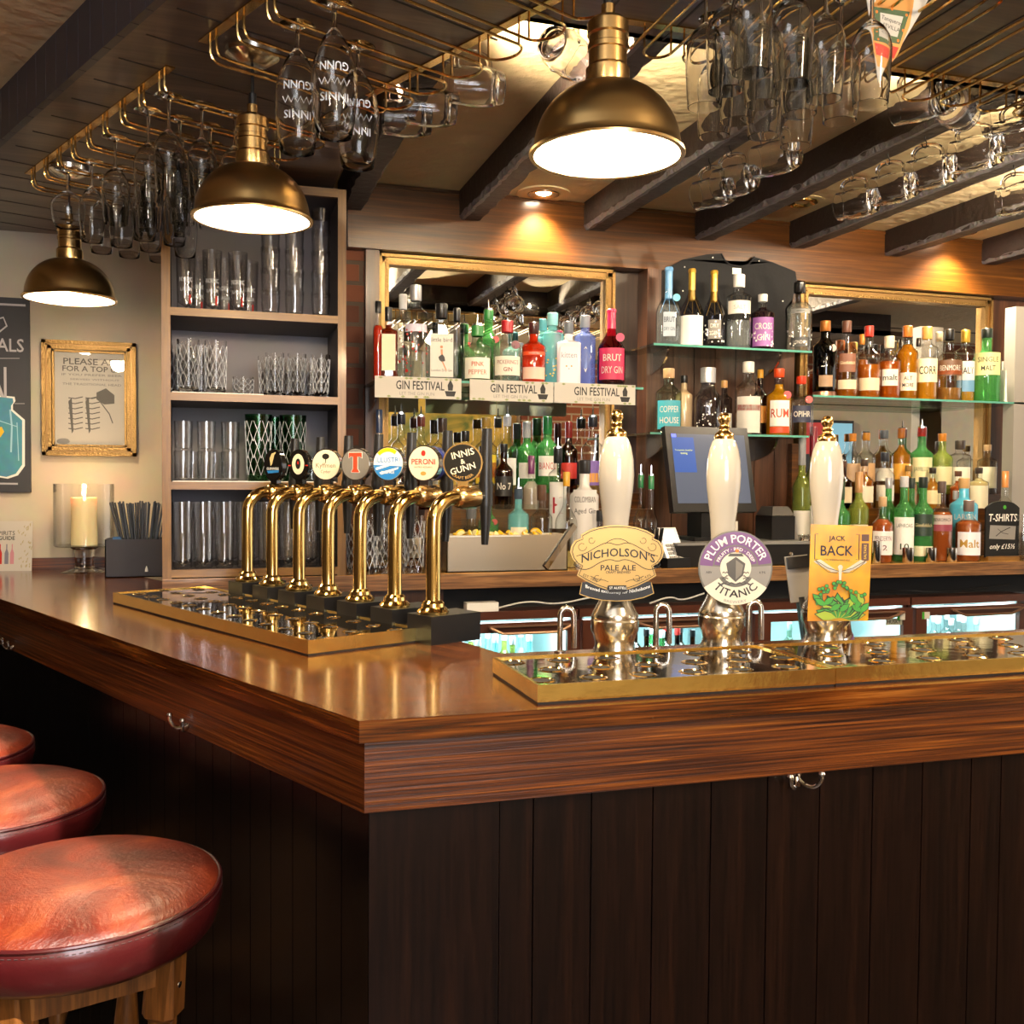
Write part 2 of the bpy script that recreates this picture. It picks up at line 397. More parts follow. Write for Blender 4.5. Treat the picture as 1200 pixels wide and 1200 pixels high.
# beams over the back bar, each running front to back
bx = []
for k, (px, py) in enumerate(((412, 238), (552, 250), (697, 265), (826, 280), (936, 287), (1047, 297), (1160, 310))):
    p = at(px, YW-.1, 2.44); bx.append(p.x)
for k, x in enumerate(bx):
    b = bm_(); n = 34; y0, y1 = C0.y+.5, YW-.06; w = .045
    rnd = random.Random(k)
    pts = [(y0+(y1-y0)*i/n, rnd.uniform(-.006, .006), rnd.uniform(0, .012)) for i in range(n+1)]
    rings = []
    for y, j, e in pts:
        rings.append([b.verts.new(v) for v in ((x-w, y, CEIL+.02), (x-w, y, 2.44+e), (x-w+.012+j, y, 2.43), (x+w-.012+j, y, 2.43), (x+w, y, 2.44+e), (x+w, y, CEIL+.02))])
    for r1, r2 in zip(rings, rings[1:]):
        for i in range(5): b.faces.new((r1[i], r1[i+1], r2[i+1], r2[i]))
    b.faces.new(rings[0]); b.faces.new(rings[-1][::-1])
    o = obj('ceiling_beam', b, BEAM, smooth=False); tag(o, kind='structure')
    if k:
        b = bm_(); q = 60; prev = None
        for i in range(q+1):
            y = y0+(y1-y0)*i/q; a = rnd.uniform(.004, .014); z = 2.4335+rnd.uniform(0, .002)
            row = [b.verts.new((x-w-.001, y, z+a)), b.verts.new((x-w+.004+rnd.uniform(0, .006), y, 2.4285)), b.verts.new((x-w+.016+rnd.uniform(0, .008), y, 2.4283))]
            if prev: b.faces.new((prev[0], prev[1], row[1], row[0])); b.faces.new((prev[1], prev[2], row[2], row[1]))
            prev = row
        obj('chipped_edge', b, BEAMC, o, smooth=False)
for px, y in ((30, 2.0), (-260, 2.0)):
    b = bm_(); p = P(px, 100, z=OUTC-.08)
    box(b, p.x-.05, p.x+.05, -1.7, left(2, 0).y, OUTC-.10, OUTC+.01); tag(obj('ceiling_beam', b, BEAM, bevel=.008), kind='structure')

# ------------------------------------------------------------------ the counter
seam_i = Vector((ix(yi+.17), yi+.17, 0))
o = thing('bar_counter_top', 'long polished dark wood bar counter top turning a wide corner, scratched varnished edge', 'bar counter', (C0.x, C0.y, CT))
inv = lambda p: (p.x-C0.x, p.y-C0.y)
ic1 = Vector((P(590, 767, z=CT).x, yi, 0)); ic2 = left(0, IW); ic2 = Vector((ix(ic1.y+.17), ic1.y+.17, 0))
T = .034
def rotz(p, a): return (p[0]*cos(a)-p[1]*sin(a), p[0]*sin(a)+p[1]*cos(a))
lw = [inv(left(0, 0)), inv(ic1), inv(ic2), inv(left(SEND, IW)), inv(left(SEND, 0))]
mid = ((lw[1][0]+lw[2][0])/2, (lw[1][1]+lw[2][1])/2)
b = bm_(); prism(b, [rotz(p, -AW) for p in (lw[0], mid, lw[2], lw[3], lw[4])], -T, 0)
obj('worktop_board', b, W_TOP, o, bevel=.006, rot=(0, 0, AW))
b = bm_(); prism(b, [lw[0], (4.2, 0), (4.2, .5), lw[1], mid], -T, 0)
obj('worktop_board', b, W_TOP, o, bevel=.006)
FB = -.145; fi = .016
def off(w):                                # corner of the outline moved inwards by w
    a = left(0, w); k = (C0.y+w-a.y)/LD.y; p = a+LD*k; return p
fo, fin = off(fi), off(fi+.03)
b = bm_(); q = [inv(fo), inv(fin), inv(left(SEND, fi+.03)), inv(left(SEND, fi))]
prism(b, [rotz(p, -AW) for p in q], FB, -T+.0005); obj('fascia_board', b, W_FAS, o, bevel=.002, rot=(0, 0, AW))
b = bm_(); prism(b, [inv(fo), (4.2, fi), (4.2, fi+.03), inv(fin)], FB, -T+.0005); obj('fascia_board', b, W_FAS, o, bevel=.002)

# bar front: tongue and groove boards under the overhang
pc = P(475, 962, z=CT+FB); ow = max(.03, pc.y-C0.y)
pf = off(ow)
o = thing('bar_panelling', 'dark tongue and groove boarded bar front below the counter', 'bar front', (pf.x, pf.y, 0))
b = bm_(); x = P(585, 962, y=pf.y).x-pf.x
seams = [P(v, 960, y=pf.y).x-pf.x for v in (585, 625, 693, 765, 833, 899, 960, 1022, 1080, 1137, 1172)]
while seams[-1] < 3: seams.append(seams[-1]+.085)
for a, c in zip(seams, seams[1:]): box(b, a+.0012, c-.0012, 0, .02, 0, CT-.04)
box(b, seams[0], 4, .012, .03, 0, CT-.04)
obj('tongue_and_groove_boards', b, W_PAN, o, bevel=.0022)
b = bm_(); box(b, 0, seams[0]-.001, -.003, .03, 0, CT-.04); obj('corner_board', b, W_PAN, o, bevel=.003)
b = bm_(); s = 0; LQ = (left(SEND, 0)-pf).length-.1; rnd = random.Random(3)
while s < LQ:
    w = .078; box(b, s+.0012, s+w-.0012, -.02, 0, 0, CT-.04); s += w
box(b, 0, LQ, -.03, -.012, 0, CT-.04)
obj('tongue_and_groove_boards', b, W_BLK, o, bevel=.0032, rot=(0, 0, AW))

# bag hooks under the counter
def bag_hook(p, rz, label):
    t = thing('bag_hook', label, 'hook', p, rz)
    b = bm_(); lathe(b, [(0, 0), (.011, 0), (.011, .003), (0, .004)], 12, M=Matrix.Rotation(PI/2, 4, 'X')); box(b, -.008, .008, -.006, 0, -.02, .02)
    obj('back_plate', b, CHROME, t, bevel=.001)
    b = bm_()
    for sx in (-1, 1):
        tube(b, smooth_path([(0, -.004, .0), (sx*.008, -.016, -.014), (sx*.020, -.03, -.016), (sx*.03, -.036, -.004), (sx*.031, -.036, .006)]), .0035, 8)
        lathe(b, [(0, 0), (.005, .002), (.006, .005), (.004, .009), (0, .010)], 10, M=Matrix.Translation((sx*.031, -.036, .004)))
    obj('double_prong', b, CHROME, t)
q = P(931, 936, y=pf.y-.003); bag_hook((q.x, pf.y-.002, CT+FB-.005), 0, 'chrome double bag hook on the brown boards below the right hand counter')
for px, py, lb in ((222, 868, 'small chrome bag hook under the left counter edge, above the nearest stools'), (18, 768, 'small chrome bag hook under the left counter edge, at the far left')):
    best = min((abs(proj(left(s/50, ow, CT+FB-.01))[0]-px), s/50) for s in range(0, 200))[1]
    q = left(best-.03, ow-.001, CT+FB+.022); bag_hook(q, AW+PI, lb)

# ------------------------------------------------------------------ overhead canopy that carries the racks
GIW = .60
gx = inner_pt(GIW); gyi = P(597, 22, z=SOF).y; gxi = P(597, 22, z=SOF).x
g0 = off(.0)
o = thing('overhead_bar_canopy', 'dark boarded canopy hung above the bar with blue grey painted outer boards', 'canopy', (C0.x, C0.y, SOF))
t_ = (gyi-left(0, GIW).y)
dx = LD.x/LD.y
gy2 = 2.9
poly = [inv(left(0, 0)), (4.2, 0), (4.2, gyi-C0.y), (gxi-C0.x, gyi-C0.y), (gxi+dx*(gy2-gyi)-C0.x, gy2-C0.y), (.40-C0.x, gy2-C0.y), (.40-C0.x, YW-C0.y), (-.02-C0.x, YW-C0.y), (-.02-C0.x, YL-C0.y), inv(left(SEND, 0))]
b = bm_(); prism(b, poly, 0, .03); obj('soffit_board', b, SOFF, o)
b = bm_(); n = 30
for i in range(n):                          # raised cover strips between the soffit boards
    s = .08+i*.16; a = left(s, .03)-Vector((C0.x, C0.y, 0)); c = left(s, .60)-Vector((C0.x, C0.y, 0))
    if s < SEND: 
        d = LD*.002
        for k in (0, .012): box_pts = None
        v = [a-d, c-d, c+d, a+d]; prism(b, [(p.x, p.y) for p in v], -.0015, .001)
for i in range(22):
    x = gxi-C0.x+.02+i*.16; prism(b, [(x-.002, .02), (x+.002, .02), (x+.002, gyi-C0.y-.01), (x-.002, gyi-C0.y-.01)], -.0015, .001)
obj('board_joint', b, pr('joint_brown', '2a201a', .6), o, smooth=False)
b = bm_(); s = -.2
hh = OUTC-SOF
while s < SEND: box(b, s+.0015, s+.0785, .0, .018, -.003, hh, M=Matrix.Rotation(AW, 4, 'Z')); s += .08
box(b, -.2, SEND, -.012, .004, .031, hh, M=Matrix.Rotation(AW, 4, 'Z'))
obj('outer_board', b, FASC, o, bevel=.002)
b = bm_(); box(b, -.05, 4, -.02, 0, 0, hh); obj('outer_board', b, FASC, o)
b = bm_()
e = [(gxi-C0.x, gyi-C0.y), (gxi+dx*(gy2-gyi)-C0.x, gy2-C0.y)]
v0, v1 = Vector(e[0]), Vector(e[1]); d = (v1-v0); nn = Vector((d.y, -d.x)).normalized()*-.02
prism(b, [tuple(v0), tuple(v1), tuple(v1-nn), tuple(v0-nn)], 0, CEIL-SOF); box(b, gxi-C0.x, 4, gyi-C0.y-.02, gyi-C0.y, 0, CEIL-SOF)
obj('inner_edge_board', b, BEAM, o)

# brass racks ---------------------------------------------------------------
RZ = -.055
def rack(name_label, origin, ax, ay, chans, depth, ystart, gap=.015, parts_group=None):
    """rails run along ay; channels (slots) at the given offsets along ax"""
    t = thing('brass_glass_rack', name_label, 'glass rack', origin)
    def W(u, v, z): return ax*u+ay*v+Vector((0, 0, z))
    for v in (ystart, ystart+depth-.03):
        b = bm_()
        p = [W(chans[0]-.05, v, 0), W(chans[-1]+.05, v, 0), W(chans[-1]+.05, v+.022, 0), W(chans[0]-.05, v+.022, 0)]
        prism(b, [(q.x, q.y) for q in p], -.004, -.0005)
        obj('mounting_strip', b, BRASSR, t)
    rails = [chans[0]-.045]+[None]*0
    segs = [(None, chans[0]-gap)]+[(a+gap, c-gap) for a, c in zip(chans, chans[1:])]+[(chans[-1]+gap, None)]
    for a, c in segs:
        b = bm_(); e = ystart+depth
        if a is None or c is None:
            u = c if a is None else a
            tube(b, smooth_path([W(u, ystart+.011, -.002), W(u, ystart+.011, RZ), W(u, ystart+.08, RZ), W(u, e-.05, RZ), W(u, e, RZ), W(u, e, -.002)], 2), .003, 6)
        else:
            tube(b, smooth_path([W(a, ystart+.011, -.002), W(a, ystart+.011, RZ+.01), W(a, ystart+.03, RZ), W(a, e-.05, RZ), W(a, e-.005, RZ), W((a+c)/2, e+.015, RZ), W(c, e-.005, RZ), W(c, e-.05, RZ), W(c, ystart+.03, RZ), W(c, ystart+.011, RZ+.01), W(c, ystart+.011, -.002)], 2), .003, 6)
            for u in (a, c): tube(b, [W(u, e-.02, RZ), W(u, e-.02, -.002)], .0025, 6)
        obj('rail', b, BRASSR, t)
    return t
def s_of(p): return (Vector((p.x, p.y, 0))-Vector((C0.x, C0.y, 0))).dot(LD)
def w_of(p): return (Vector((p.x, p.y, 0))-Vector((C0.x, C0.y, 0))).dot(LN)
sA0, sA1 = s_of(P(187, 84, z=SOF)), s_of(P(35, 198, z=SOF))
wA = w_of(P(110, 140, z=SOF))
chA = [sA0+(sA1-sA0)*i/8 for i in range(9)]
OR = Vector((C0.x, C0.y, SOF))
rack('brass rail glass rack under the left canopy, the far one near the cream wall', OR, LD, LN, chA, .46, wA)
sB0, sB1 = .02, s_of(P(243, 37, z=SOF)); nB = max(3, round((sB1-sB0)/((sA1-sA0)/8)))
chB = [sB0+(sB1-sB0)*i/nB for i in range(nB+1)]
rack('brass rail glass rack under the left canopy, the near one with the tall goblets', OR, LD, LN, chB, .46, wA)
EX, EY = Vector((1, 0, 0)), Vector((0, 1, 0))
chC = [P(780, 100, y=gyi-.05).x-C0.x]
cx0 = P(745, 60, y=gyi-.06).x-C0.x; cx1 = P(1010, 80, y=gyi-.06).x-C0.x
chC = [cx0+.09*i for i in range(int((cx1-cx0)/.09)+1)]
yst = .03
rack('brass rail glass rack above the ale pumps filled with wine glasses', OR, EX, EY, chC, gyi-C0.y-.08, yst)
chD = [chC[-1]+.12+.105*i for i in range(9)]
rack('brass rail glass rack with empty rails at the top right', OR, EX, EY, chD, gyi-C0.y-.05, yst)

# ------------------------------------------------------------------ lamps
def pendant(rim, D, label, power, tilt=0):
    rr = D/2; t = thing('pendant_lamp', label, 'pendant lamp', rim, rot=tilt if tilt else (0, 0, 0), group='brass pendant lamps over the bar')
    k = rr/.13
    pr_ = [(rr+.003*k, 0), (rr+.004*k, .004*k), (rr, .007*k)]
    for i in range(1, 15):
        a = i/15*PI/2; pr_.append((rr*cos(a)**.85*.985+.0, .006*k+.118*k*sin(a)))
    pr_ = [p for p in pr_ if p[0] > .034*k]
    top = pr_[-1][1]
    b = bm_(); lathe(b, pr_+[(.033*k, top+.002)], 48); obj('shade', b, ABRASS, t, ang=60)
    b = bm_(); lathe(b, [(rr-.001, .0015)]+[(p[0]-.004*k, p[1]-.002*k) for p in pr_[3:]]+[(.030*k, top-.004)], 48); obj('shade_lining', b, SHADEIN, t, ang=60)
    b = bm_(); lathe(b, [(rr-.003*k, -.001), (rr+.005*k, -.001), (rr+.006*k, .003*k), (rr+.002*k, .006*k)], 48); obj('shade_rim', b, ABRASS2, t)
    z = top; b = bm_()
    lathe(b, [(0, z-.01), (.036*k, z-.004*k), (.038*k, z+.006*k), (.038*k, z+.03*k), (.033*k, z+.036*k), (.033*k, z+.06*k), (.035*k, z+.062*k), (.035*k, z+.07*k), (.033*k, z+.072*k), (.033*k, z+.085*k), (.036*k, z+.088*k), (.036*k, z+.108*k), (.028*k, z+.116*k), (.012*k, z+.12*k), (.012*k, z+.14*k), (0, z+.141*k)], 32)
    obj('lamp_cap', b, ABRASS2, t)
    b = bm_(); tube(b, [(0, 0, z+.138*k), (0, 0, SOF-rim[2]-.02)], .004, 8); tube(b, [(0, 0, z+.138*k), (0, 0, z+.165*k)], .009, 10); obj('cord', b, BLACK, t)
    b = bm_(); lathe(b, [(0, SOF-rim[2]-.034), (.03, SOF-rim[2]-.033), (.058, SOF-rim[2]-.014), (.06, SOF-rim[2]-.001), (0, SOF-rim[2]-.001)], 32); obj('ceiling_rose', b, STEEL, t)
    b = bm_(); lathe(b, [(0, .018*k), (.02*k, .022*k), (.03*k, .04*k), (.028*k, .058*k), (.014*k, .085*k), (0, .09*k)], 20); obj('bulb', b, BULB, t)
    l = bpy.data.lights.new('pendant_light', 'POINT'); l.energy = power; l.color = (1, .76, .47); l.shadow_soft_size = .035
    lo = bpy.data.objects.new('pendant_light', l); C.objects.link(lo); lo.parent = t; lo.location = (0, 0, -.004*k)
    return t
q = P(711, 183, y=1.62); pendant((q.x, q.y, q.z), 175*proj(q)[2]/FPX, 'largest and nearest brass dome pendant lamp, above the ale pumps', 30)
q = P(296, 258, z=2.03); pendant((q.x, q.y, q.z), 134*proj(q)[2]/FPX, 'middle brass dome pendant lamp in front of the glass shelves', 26)
q = P(82, 351, z=2.0); pendant((q.x, q.y, q.z), 100*proj(q)[2]/FPX, 'small far brass dome pendant lamp by the cream wall', 18)
def downlight(px, py, lit, label, mat):
    p = P(px, py, z=CEIL); t = thing('recessed_downlight', label, 'downlight', (p.x, p.y, CEIL))
    b = bm_(); lathe(b, [(.10, 0), (.10, -.006), (.062, -.006), (.062, 0)] if lit else [(.085, 0), (.085, -.003), (.06, -.003), (.06, 0)], 36); obj('plaster_ring', b, PLAST, t)
    b = bm_(); lathe(b, [(.06, 0), (.058, -.008), (.05, -.011), (.036, -.006), (.03, .0)], 32); obj('trim_ring', b, mat, t)
    b = bm_(); lathe(b, [(.0, -.009), (.014, -.008), (.027, -.003), (.03, .001)], 20); obj('lamp', b, DLB if lit else pr('unlit_lamp', 'd8c9a0', .2), t)
    if lit:
        l = bpy.data.lights.new('downlight_spot', 'SPOT'); l.energy = lit; l.color = (1, .8, .55); l.spot_size = R(120); l.spot_blend = .8; l.shadow_soft_size = .03
        lo = bpy.data.objects.new('downlight_spot', l); C.objects.link(lo); lo.parent = t; lo.location = (0, 0, -.02)
downlight(637, 226, 90, 'lit recessed ceiling downlight between the beams above the left mirror', STEEL)
downlight(1128, 271, 90, 'lit recessed ceiling downlight above the right mirror', STEEL)
downlight(940, 236, 0, 'unlit brass ringed ceiling downlight in the middle bay', BRASS)
# ------------------------------------------------------------------ drip trays and beer taps on the left wing
MIRP = pr('tray_mirror_plate', (.55, .5, .43), .06, 1, bump=.03, bscale=14)
def drip_tray(label, p0, ex, ey, L, W, nx, ny, hr):
    """p0: near left corner on the counter; ex along the long side, ey across"""
    a = math.atan2(ex.y, ex.x); t = thing('drip_tray', label, 'drip tray', p0, a)
    sgn = 1 if (Matrix.Rotation(-a, 3, 'Z') @ ey).y > 0 else -1
    y0, y1 = (0, W) if sgn > 0 else (-W, 0)
    b = bm_(); box(b, .001, L-.001, y0+.001, y1-.001, 0, .006); obj('rubber_base', b, BLACKM, t)
    b = bm_()
    for q in ((0, L, y0, y0+.006), (0, L, y1-.006, y1), (0, .006, y0+.006, y1-.006), (L-.006, L, y0+.006, y1-.006)): box(b, q[0], q[1], q[2], q[3], .004, .032)
    obj('brass_rim', b, BRASST, t, bevel=.0015)
    b = bm_(); box(b, .006, L-.006, y0+.006, y1-.006, .024, .029); obj('plate', b, MIRP, t)
    proto = None
    for i in range(nx):
        for j in range(ny):
            x = L*(i+.5+(.25 if j % 2 else -.25))/nx; y = y0+W*(j+.6)/(ny+.2)
            if proto is None:
                br = bm_(); lathe(br, [(hr*.72, .0285), (hr*.8, .0275), (hr*.95, .0305), (hr*1.12, .0292)], 18); a_ = obj('drain_ring', br, BRASS, t, loc=(x, y, 0))
                bk = bm_(); lathe(bk, [(0, .0295), (hr*.74, .0295)], 18); c_ = obj('drain_hole', bk, BLACKM, a_); proto = (a_, c_)
            else:
                a_ = proto[0].copy(); C.objects.link(a_); a_.location = (x, y, 0); c_ = proto[1].copy(); C.objects.link(c_); c_.parent = a_
tz = CT+.032
qn, qf, qw = P(361, 750.5, z=tz), P(133, 694, z=tz), P(495, 736, z=tz)
Lt = (qf-qn).length; Wt = (qw-qn).dot(LN)
wn = w_of(qn); sn = s_of(qn)
drip_tray('long brass edged drip tray on the left wing beneath the row of brass beer taps', left(sn, wn, CT), LD, LN, Lt, Wt, 13, 3, .017)
tap0, tap6 = P(290, 681, z=CT+.062), P(507.5, 719, z=CT+.062)
sT = [s_of(tap6)+(s_of(tap0)-s_of(tap6))*(i/6) for i in range(7)]; wT = (w_of(tap0)+w_of(tap6))/2
TAPZ = CT+.062
LEN = pr('lens_black', '141210', .15, coat=.8); LENR = pr('lens_rim_chrome', (.75, .72, .68), .12, 1)
NAVY = pr('navy_print', '1f2f7a', .3, coat=.5); CRM = pr('cream_print', 'efe3c4', .35, coat=.4); SILV = pr('silver_lens', 'b9b4ab', .12, .6)
REDP = pr('red_print', 'e0452a', .4); BLUP = pr('blue_print', '2f7fc4', .3, coat=.5); YELP = pr('yellow_print', 'f2c21c', .3, coat=.4)
GRNP = pr('green_print', '3f9a2c', .4); ORGP = pr('orange_print', 'e8781c', .4); GLDP = pr('gold_print', 'c79a4a', .35)
def tap(s, kind, label):
    o = left(s, wT, TAPZ); rz = math.atan2(LN.y, LN.x)          # local +x points to the bar staff, -x to the customer
    t = thing('beer_tap', label, 'beer tap', (o.x, o.y, CT), rz, group='brass beer taps on the left wing')
    h = .062
    b = bm_(); box(b, -.038, .10, -.044, .044, 0, h); obj('mounting_block', b, BLACK, t, bevel=.008)
    b = bm_(); lathe(b, [(0, h), (.034, h), (.036, h+.006), (.031, h+.012), (.026, h+.016), (.025, h+.024), (.019, h+.03), (0, h+.03)], 28); obj('base_flange', b, BRASS, t)
    H = .257
    b = bm_(); pts = [(0, 0, h+.02), (0, 0, h+H-.09)]
    for i in range(1, 13):
        a = PI/2*i/12; pts.append((.06-.06*cos(a), 0, h+H-.06+.06*sin(a)))
    pts.append((.072, 0, h+H)); tube(b, pts, .0165, 18); obj('brass_pipe', b, BRASS, t, ang=60)
    b = bm_(); MX = Matrix.Translation((.06, 0, h+H)) @ Matrix.Rotation(PI/2, 4, 'Y')
    lathe(b, [(0, -.002), (.017, 0), (.022, .004), (.0265, .018), (.0265, .052), (.023, .062), (0, .063)], 24, M=MX); obj('font_head', b, ABRASS2 if kind in (5, 6) else BRASSR, t)
    z = h+H
    b = bm_(); tube(b, [(.115, 0, z), (.155, 0, z)], .013, 12); tube(b, [(.15, 0, z+.035), (.15, 0, z-.02)], .017, 12)
    tube(b, [(.15, 0, z-.02), (.15, 0, z-.06), (.148, 0, z-.11)], [.014, .012, .008], 12); obj('spout', b, BLACK, t)
    b = bm_(); prism(b, disc(12, .015, .15, 0), z+.03, z+.158, top=disc(12, .012, .153, 0)); obj('handle', b, BLACK, t, bevel=.002)
    # badge: a lens facing the customer
    zc = z+.078; face = {0: .35, 1: .40, 2: .55, 3: .50, 4: .50, 5: .42, 6: .85}[kind]
    f = bpy.data.objects.new('badge', None)
    rx, rzz = (.036, .044) if kind == 1 else ((.036, .047) if kind == 0 else (.043, .043) if kind < 6 else (.045, .045))
    M = Matrix.Translation((.082, 0, zc)) @ Matrix.Rotation(-PI/2+face, 4, 'Z')
    def dd(k): return disc(36, rzz*k, rx=rx*k)
    th = .016
    b = bm_(); xz(b, dd(1), 0, th, M); box(b, -.012, .012, .002, .02, -.06, -.035, M)
    bd = obj('badge', b, {0: LEN, 1: LEN, 2: LENR, 3: LENR, 4: LENR, 5: LENR, 6: BRASSR}[kind], t, bevel=.002)
    b = bm_(); xz(b, dd(.93), -.002, .001, M); obj('badge_face', b, {0: LEN, 1: LEN, 2: CRM, 3: SILV, 4: INKW, 5: CRM, 6: LEN}[kind], bd)
    def F(y): return lambda u, v: tuple(M @ Vector((u, y, v)))
    def T2(s_, mat, **k):
        b = bm_(); text(b, s_, f=F(-.0026), **k); obj('lettering', b, mat, bd, smooth=False)
    def S2(nm_, polys, mat, y=-.0024):
        b = bm_()
        for pl in polys: flat(b, pl, y, F(y))
        obj(nm_, b, mat, bd, smooth=False)
    if kind == 0:
        S2('harp_emblem', [[(-.008, -.002), (-.002, .004), (.006, .03), (.012, .036), (.010, .038), (-.004, .034), (-.012, .02)]], pr('harp_gold', 'd9c08a', .4))
        T2('GUINNESS', INKW, w=.046, cx=0, cz=-.010, bold=True)
        S2('blue_band', [[(-.022, -.016), (.024, -.014), (.022, -.021), (-.018, -.024)]], BLUP)
    if kind == 1:
        S2('oval_ring', [disc(28, .029, 0, .002, rx=.021)], CRM); S2('oval_core', [disc(20, .015, 0, .003, rx=.009)], INK, -.0027); S2('red_dot', [disc(12, .005, 0, .006, rx=.003)], INKR, -.003)
        S2('side_mark', [[(-.034, .0), (-.025, 0), (-.025, -.003), (-.034, -.003)], [(.025, 0), (.034, 0), (.034, -.003), (.025, -.003)]], INKR)
    if kind == 2:
        S2('tree_emblem', [disc(12, .008, .0, .022, rx=.011), [(-.001, .004), (.001, .004), (.0015, .016), (-.0015, .016)]], INK)
        T2('Kyffmen', pr('brown_print', '6b5540', .5), w=.058, cz=-.004); T2('Cyder', pr('brown_print', '6b5540', .5), w=.03, cz=-.02)
    if kind == 3:
        for y, k, mt in ((-.0024, 1.25, INKW), (-.003, 1, REDP)):
            g = .0012*(k > 1); S2('letter_T', [[(-.019-g, .030+g), (.019+g, .030+g), (.019+g, .016-g), (.013, .020-g), (.0065+g, .020), (.0065+g, -.012), (.011+g, -.018), (.011+g, -.021-g), (-.011-g, -.021-g), (-.011-g, -.018), (-.0065-g, -.012), (-.0065-g, .020), (-.013, .020-g), (-.019-g, .016-g)]], mt, y)
    if kind == 4:
        S2('blue_field', [disc(30, .0395, 0, 0, PI*1.02, PI*1.95)], BLUP)
        S2('yellow_field', [ringsec(.030, .0395, .9, 2.4, 14)], YELP)
        S2('white_slash', [[(-.034, -.010), (.036, .008), (.036, .004), (-.032, -.016)], [(-.024, -.022), (.03, -.008), (.028, -.013), (-.018, -.027)]], INKW, -.0027)
        T2('ILLUSTRI', BLUP, w=.066, cz=.010, bold=True); T2('PALE ALE', INKW, w=.036, cz=-.021, bold=True)
    if kind == 5:
        T2('PERONI', INKR, w=.064, cz=.004, bold=True); T2('NASTRO AZZURRO', INKR, w=.05, cz=-.009); S2('crest', [disc(14, .007, 0, .024, rx=.006)], INKR); S2('lower_crest', [disc(10, .005, 0, -.024, rx=.008)], GLDP)
        for k, dx_ in enumerate((.022, .05)):
            M2 = Matrix.Translation((.082, 0, zc)) @ Matrix.Rotation(-PI/2+face, 4, 'Z') @ Matrix.Translation((.0, dx_*.95, 0))
            b = bm_(); xz(b, dd(.98 if k == 0 else .93), 0, .018, M2); c_ = obj('blue_disc', b, NAVY, bd, bevel=.0015)
            b = bm_(); xz(b, dd(1.0 if k == 0 else .95), .014, .0175, M2); obj('disc_rim', b, LENR, bd)
    if kind == 6:
        T2('INNIS', CRM, w=.052, cz=.021, bold=True, rot=.25); T2('&', CRM, h=.011, cz=.003, bold=True, rot=.25); T2('GUNN', CRM, w=.058, cz=-.013, bold=True, rot=.3)
        b = bm_(); text(b, 'CRAFT BEER', w=.05, f=lambda u, v: tuple(M @ Vector(arc_at(.034, -.0026, up=False)(u, v)))); obj('lettering', b, GLDP, bd, smooth=False)
    return t
tl = ['with a black stout badge carrying a gold harp, farthest from the corner', 'with a black badge and cream oval ring, second from the far end',
      'with a plain white cider badge and small tree', 'with a silver badge and big red letter T', 'with a blue, white and yellow pale ale badge',
      'with a white and red lager badge and stacked blue discs', 'with a black round badge with white lettering, nearest the counter corner']
for i in range(7): tap(sT[6-i] if False else sT[i] if False else s_of(tap6)+(s_of(tap0)-s_of(tap6))*((6-i)/6), i, 'brass beer tap '+tl[i])

# ------------------------------------------------------------------ right wing: trays, ale pumps
r0, r1, rb = P(630, 803, z=tz), P(985, 785, z=tz), P(577, 770, z=tz)
ty = r0.y; td = yi-.21-ty if False else rb.y-r0.y
drip_tray('brass edged drip tray before the white handled ale pumps, nearer the counter corner', (r0.x, ty, CT), EX, EY, r1.x-r0.x, td, 6, 3, .022)
ty2 = ty+.004
drip_tray('brass edged drip tray running out of the right side of the view', (r1.x+.004, ty2, CT), EX, EY, .85, td, 8, 3, .022)
PY = ty+td+.052
def ale_pump(px, label):
    q = at(px, PY, CT); t = thing('ale_pump', label, 'beer pump', q)
    b = bm_()
    lathe(b, [(0, 0), (.05, 0), (.05, .02), (.042, .026), (.038, .04), (.042, .056), (.047, .066), (.048, .085), (.046, .088), (.047, .092), (.044, .1), (.034, .118), (.027, .135), (.024, .155), (.022, .2), (0, .2)], 36)
    obj('steel_body', b, STEEL, t)
    b = bm_(); lathe(b, [(0, .2), (.022, .2), (.0235, .24), (.0255, .28), (.030, .315), (.0335, .345), (.035, .372), (.0335, .40), (.029, .425), (.0235, .44), (.02, .445), (0, .446)], 32); obj('handle', b, CERAM, t, ang=60)
    b = bm_(); lathe(b, [(0, .444), (.0195, .444), (.02, .450), (.0185, .456), (.011, .461), (.0095, .466), (.012, .469), (.0095, .472), (.0085, .475), (.0125, .482), (.0125, .489), (.008, .497), (0, .499)], 24); obj('finial', b, BRASSR, t, ang=60)
    b = bm_(); box(b, -.008, .008, -.045, 0, .17, .19); obj('clip_bracket', b, STEEL, t)
    return t, q
def emb(parent, name, polys, mat, y):
    b = bm_()
    for pl in polys: flat(b, pl, y)
    return obj(name, b, mat, parent, smooth=False)
def let(parent, s, mat, y=-.0015, **k):
    b = bm_(); text(b, s, f=k.pop('f', None) or plane_at(y), **k); return obj('lettering', b, mat, parent, smooth=False)
GOLD = pr('clip_gold', 'c09a54', .3, .35, var=.15, bscale=8)
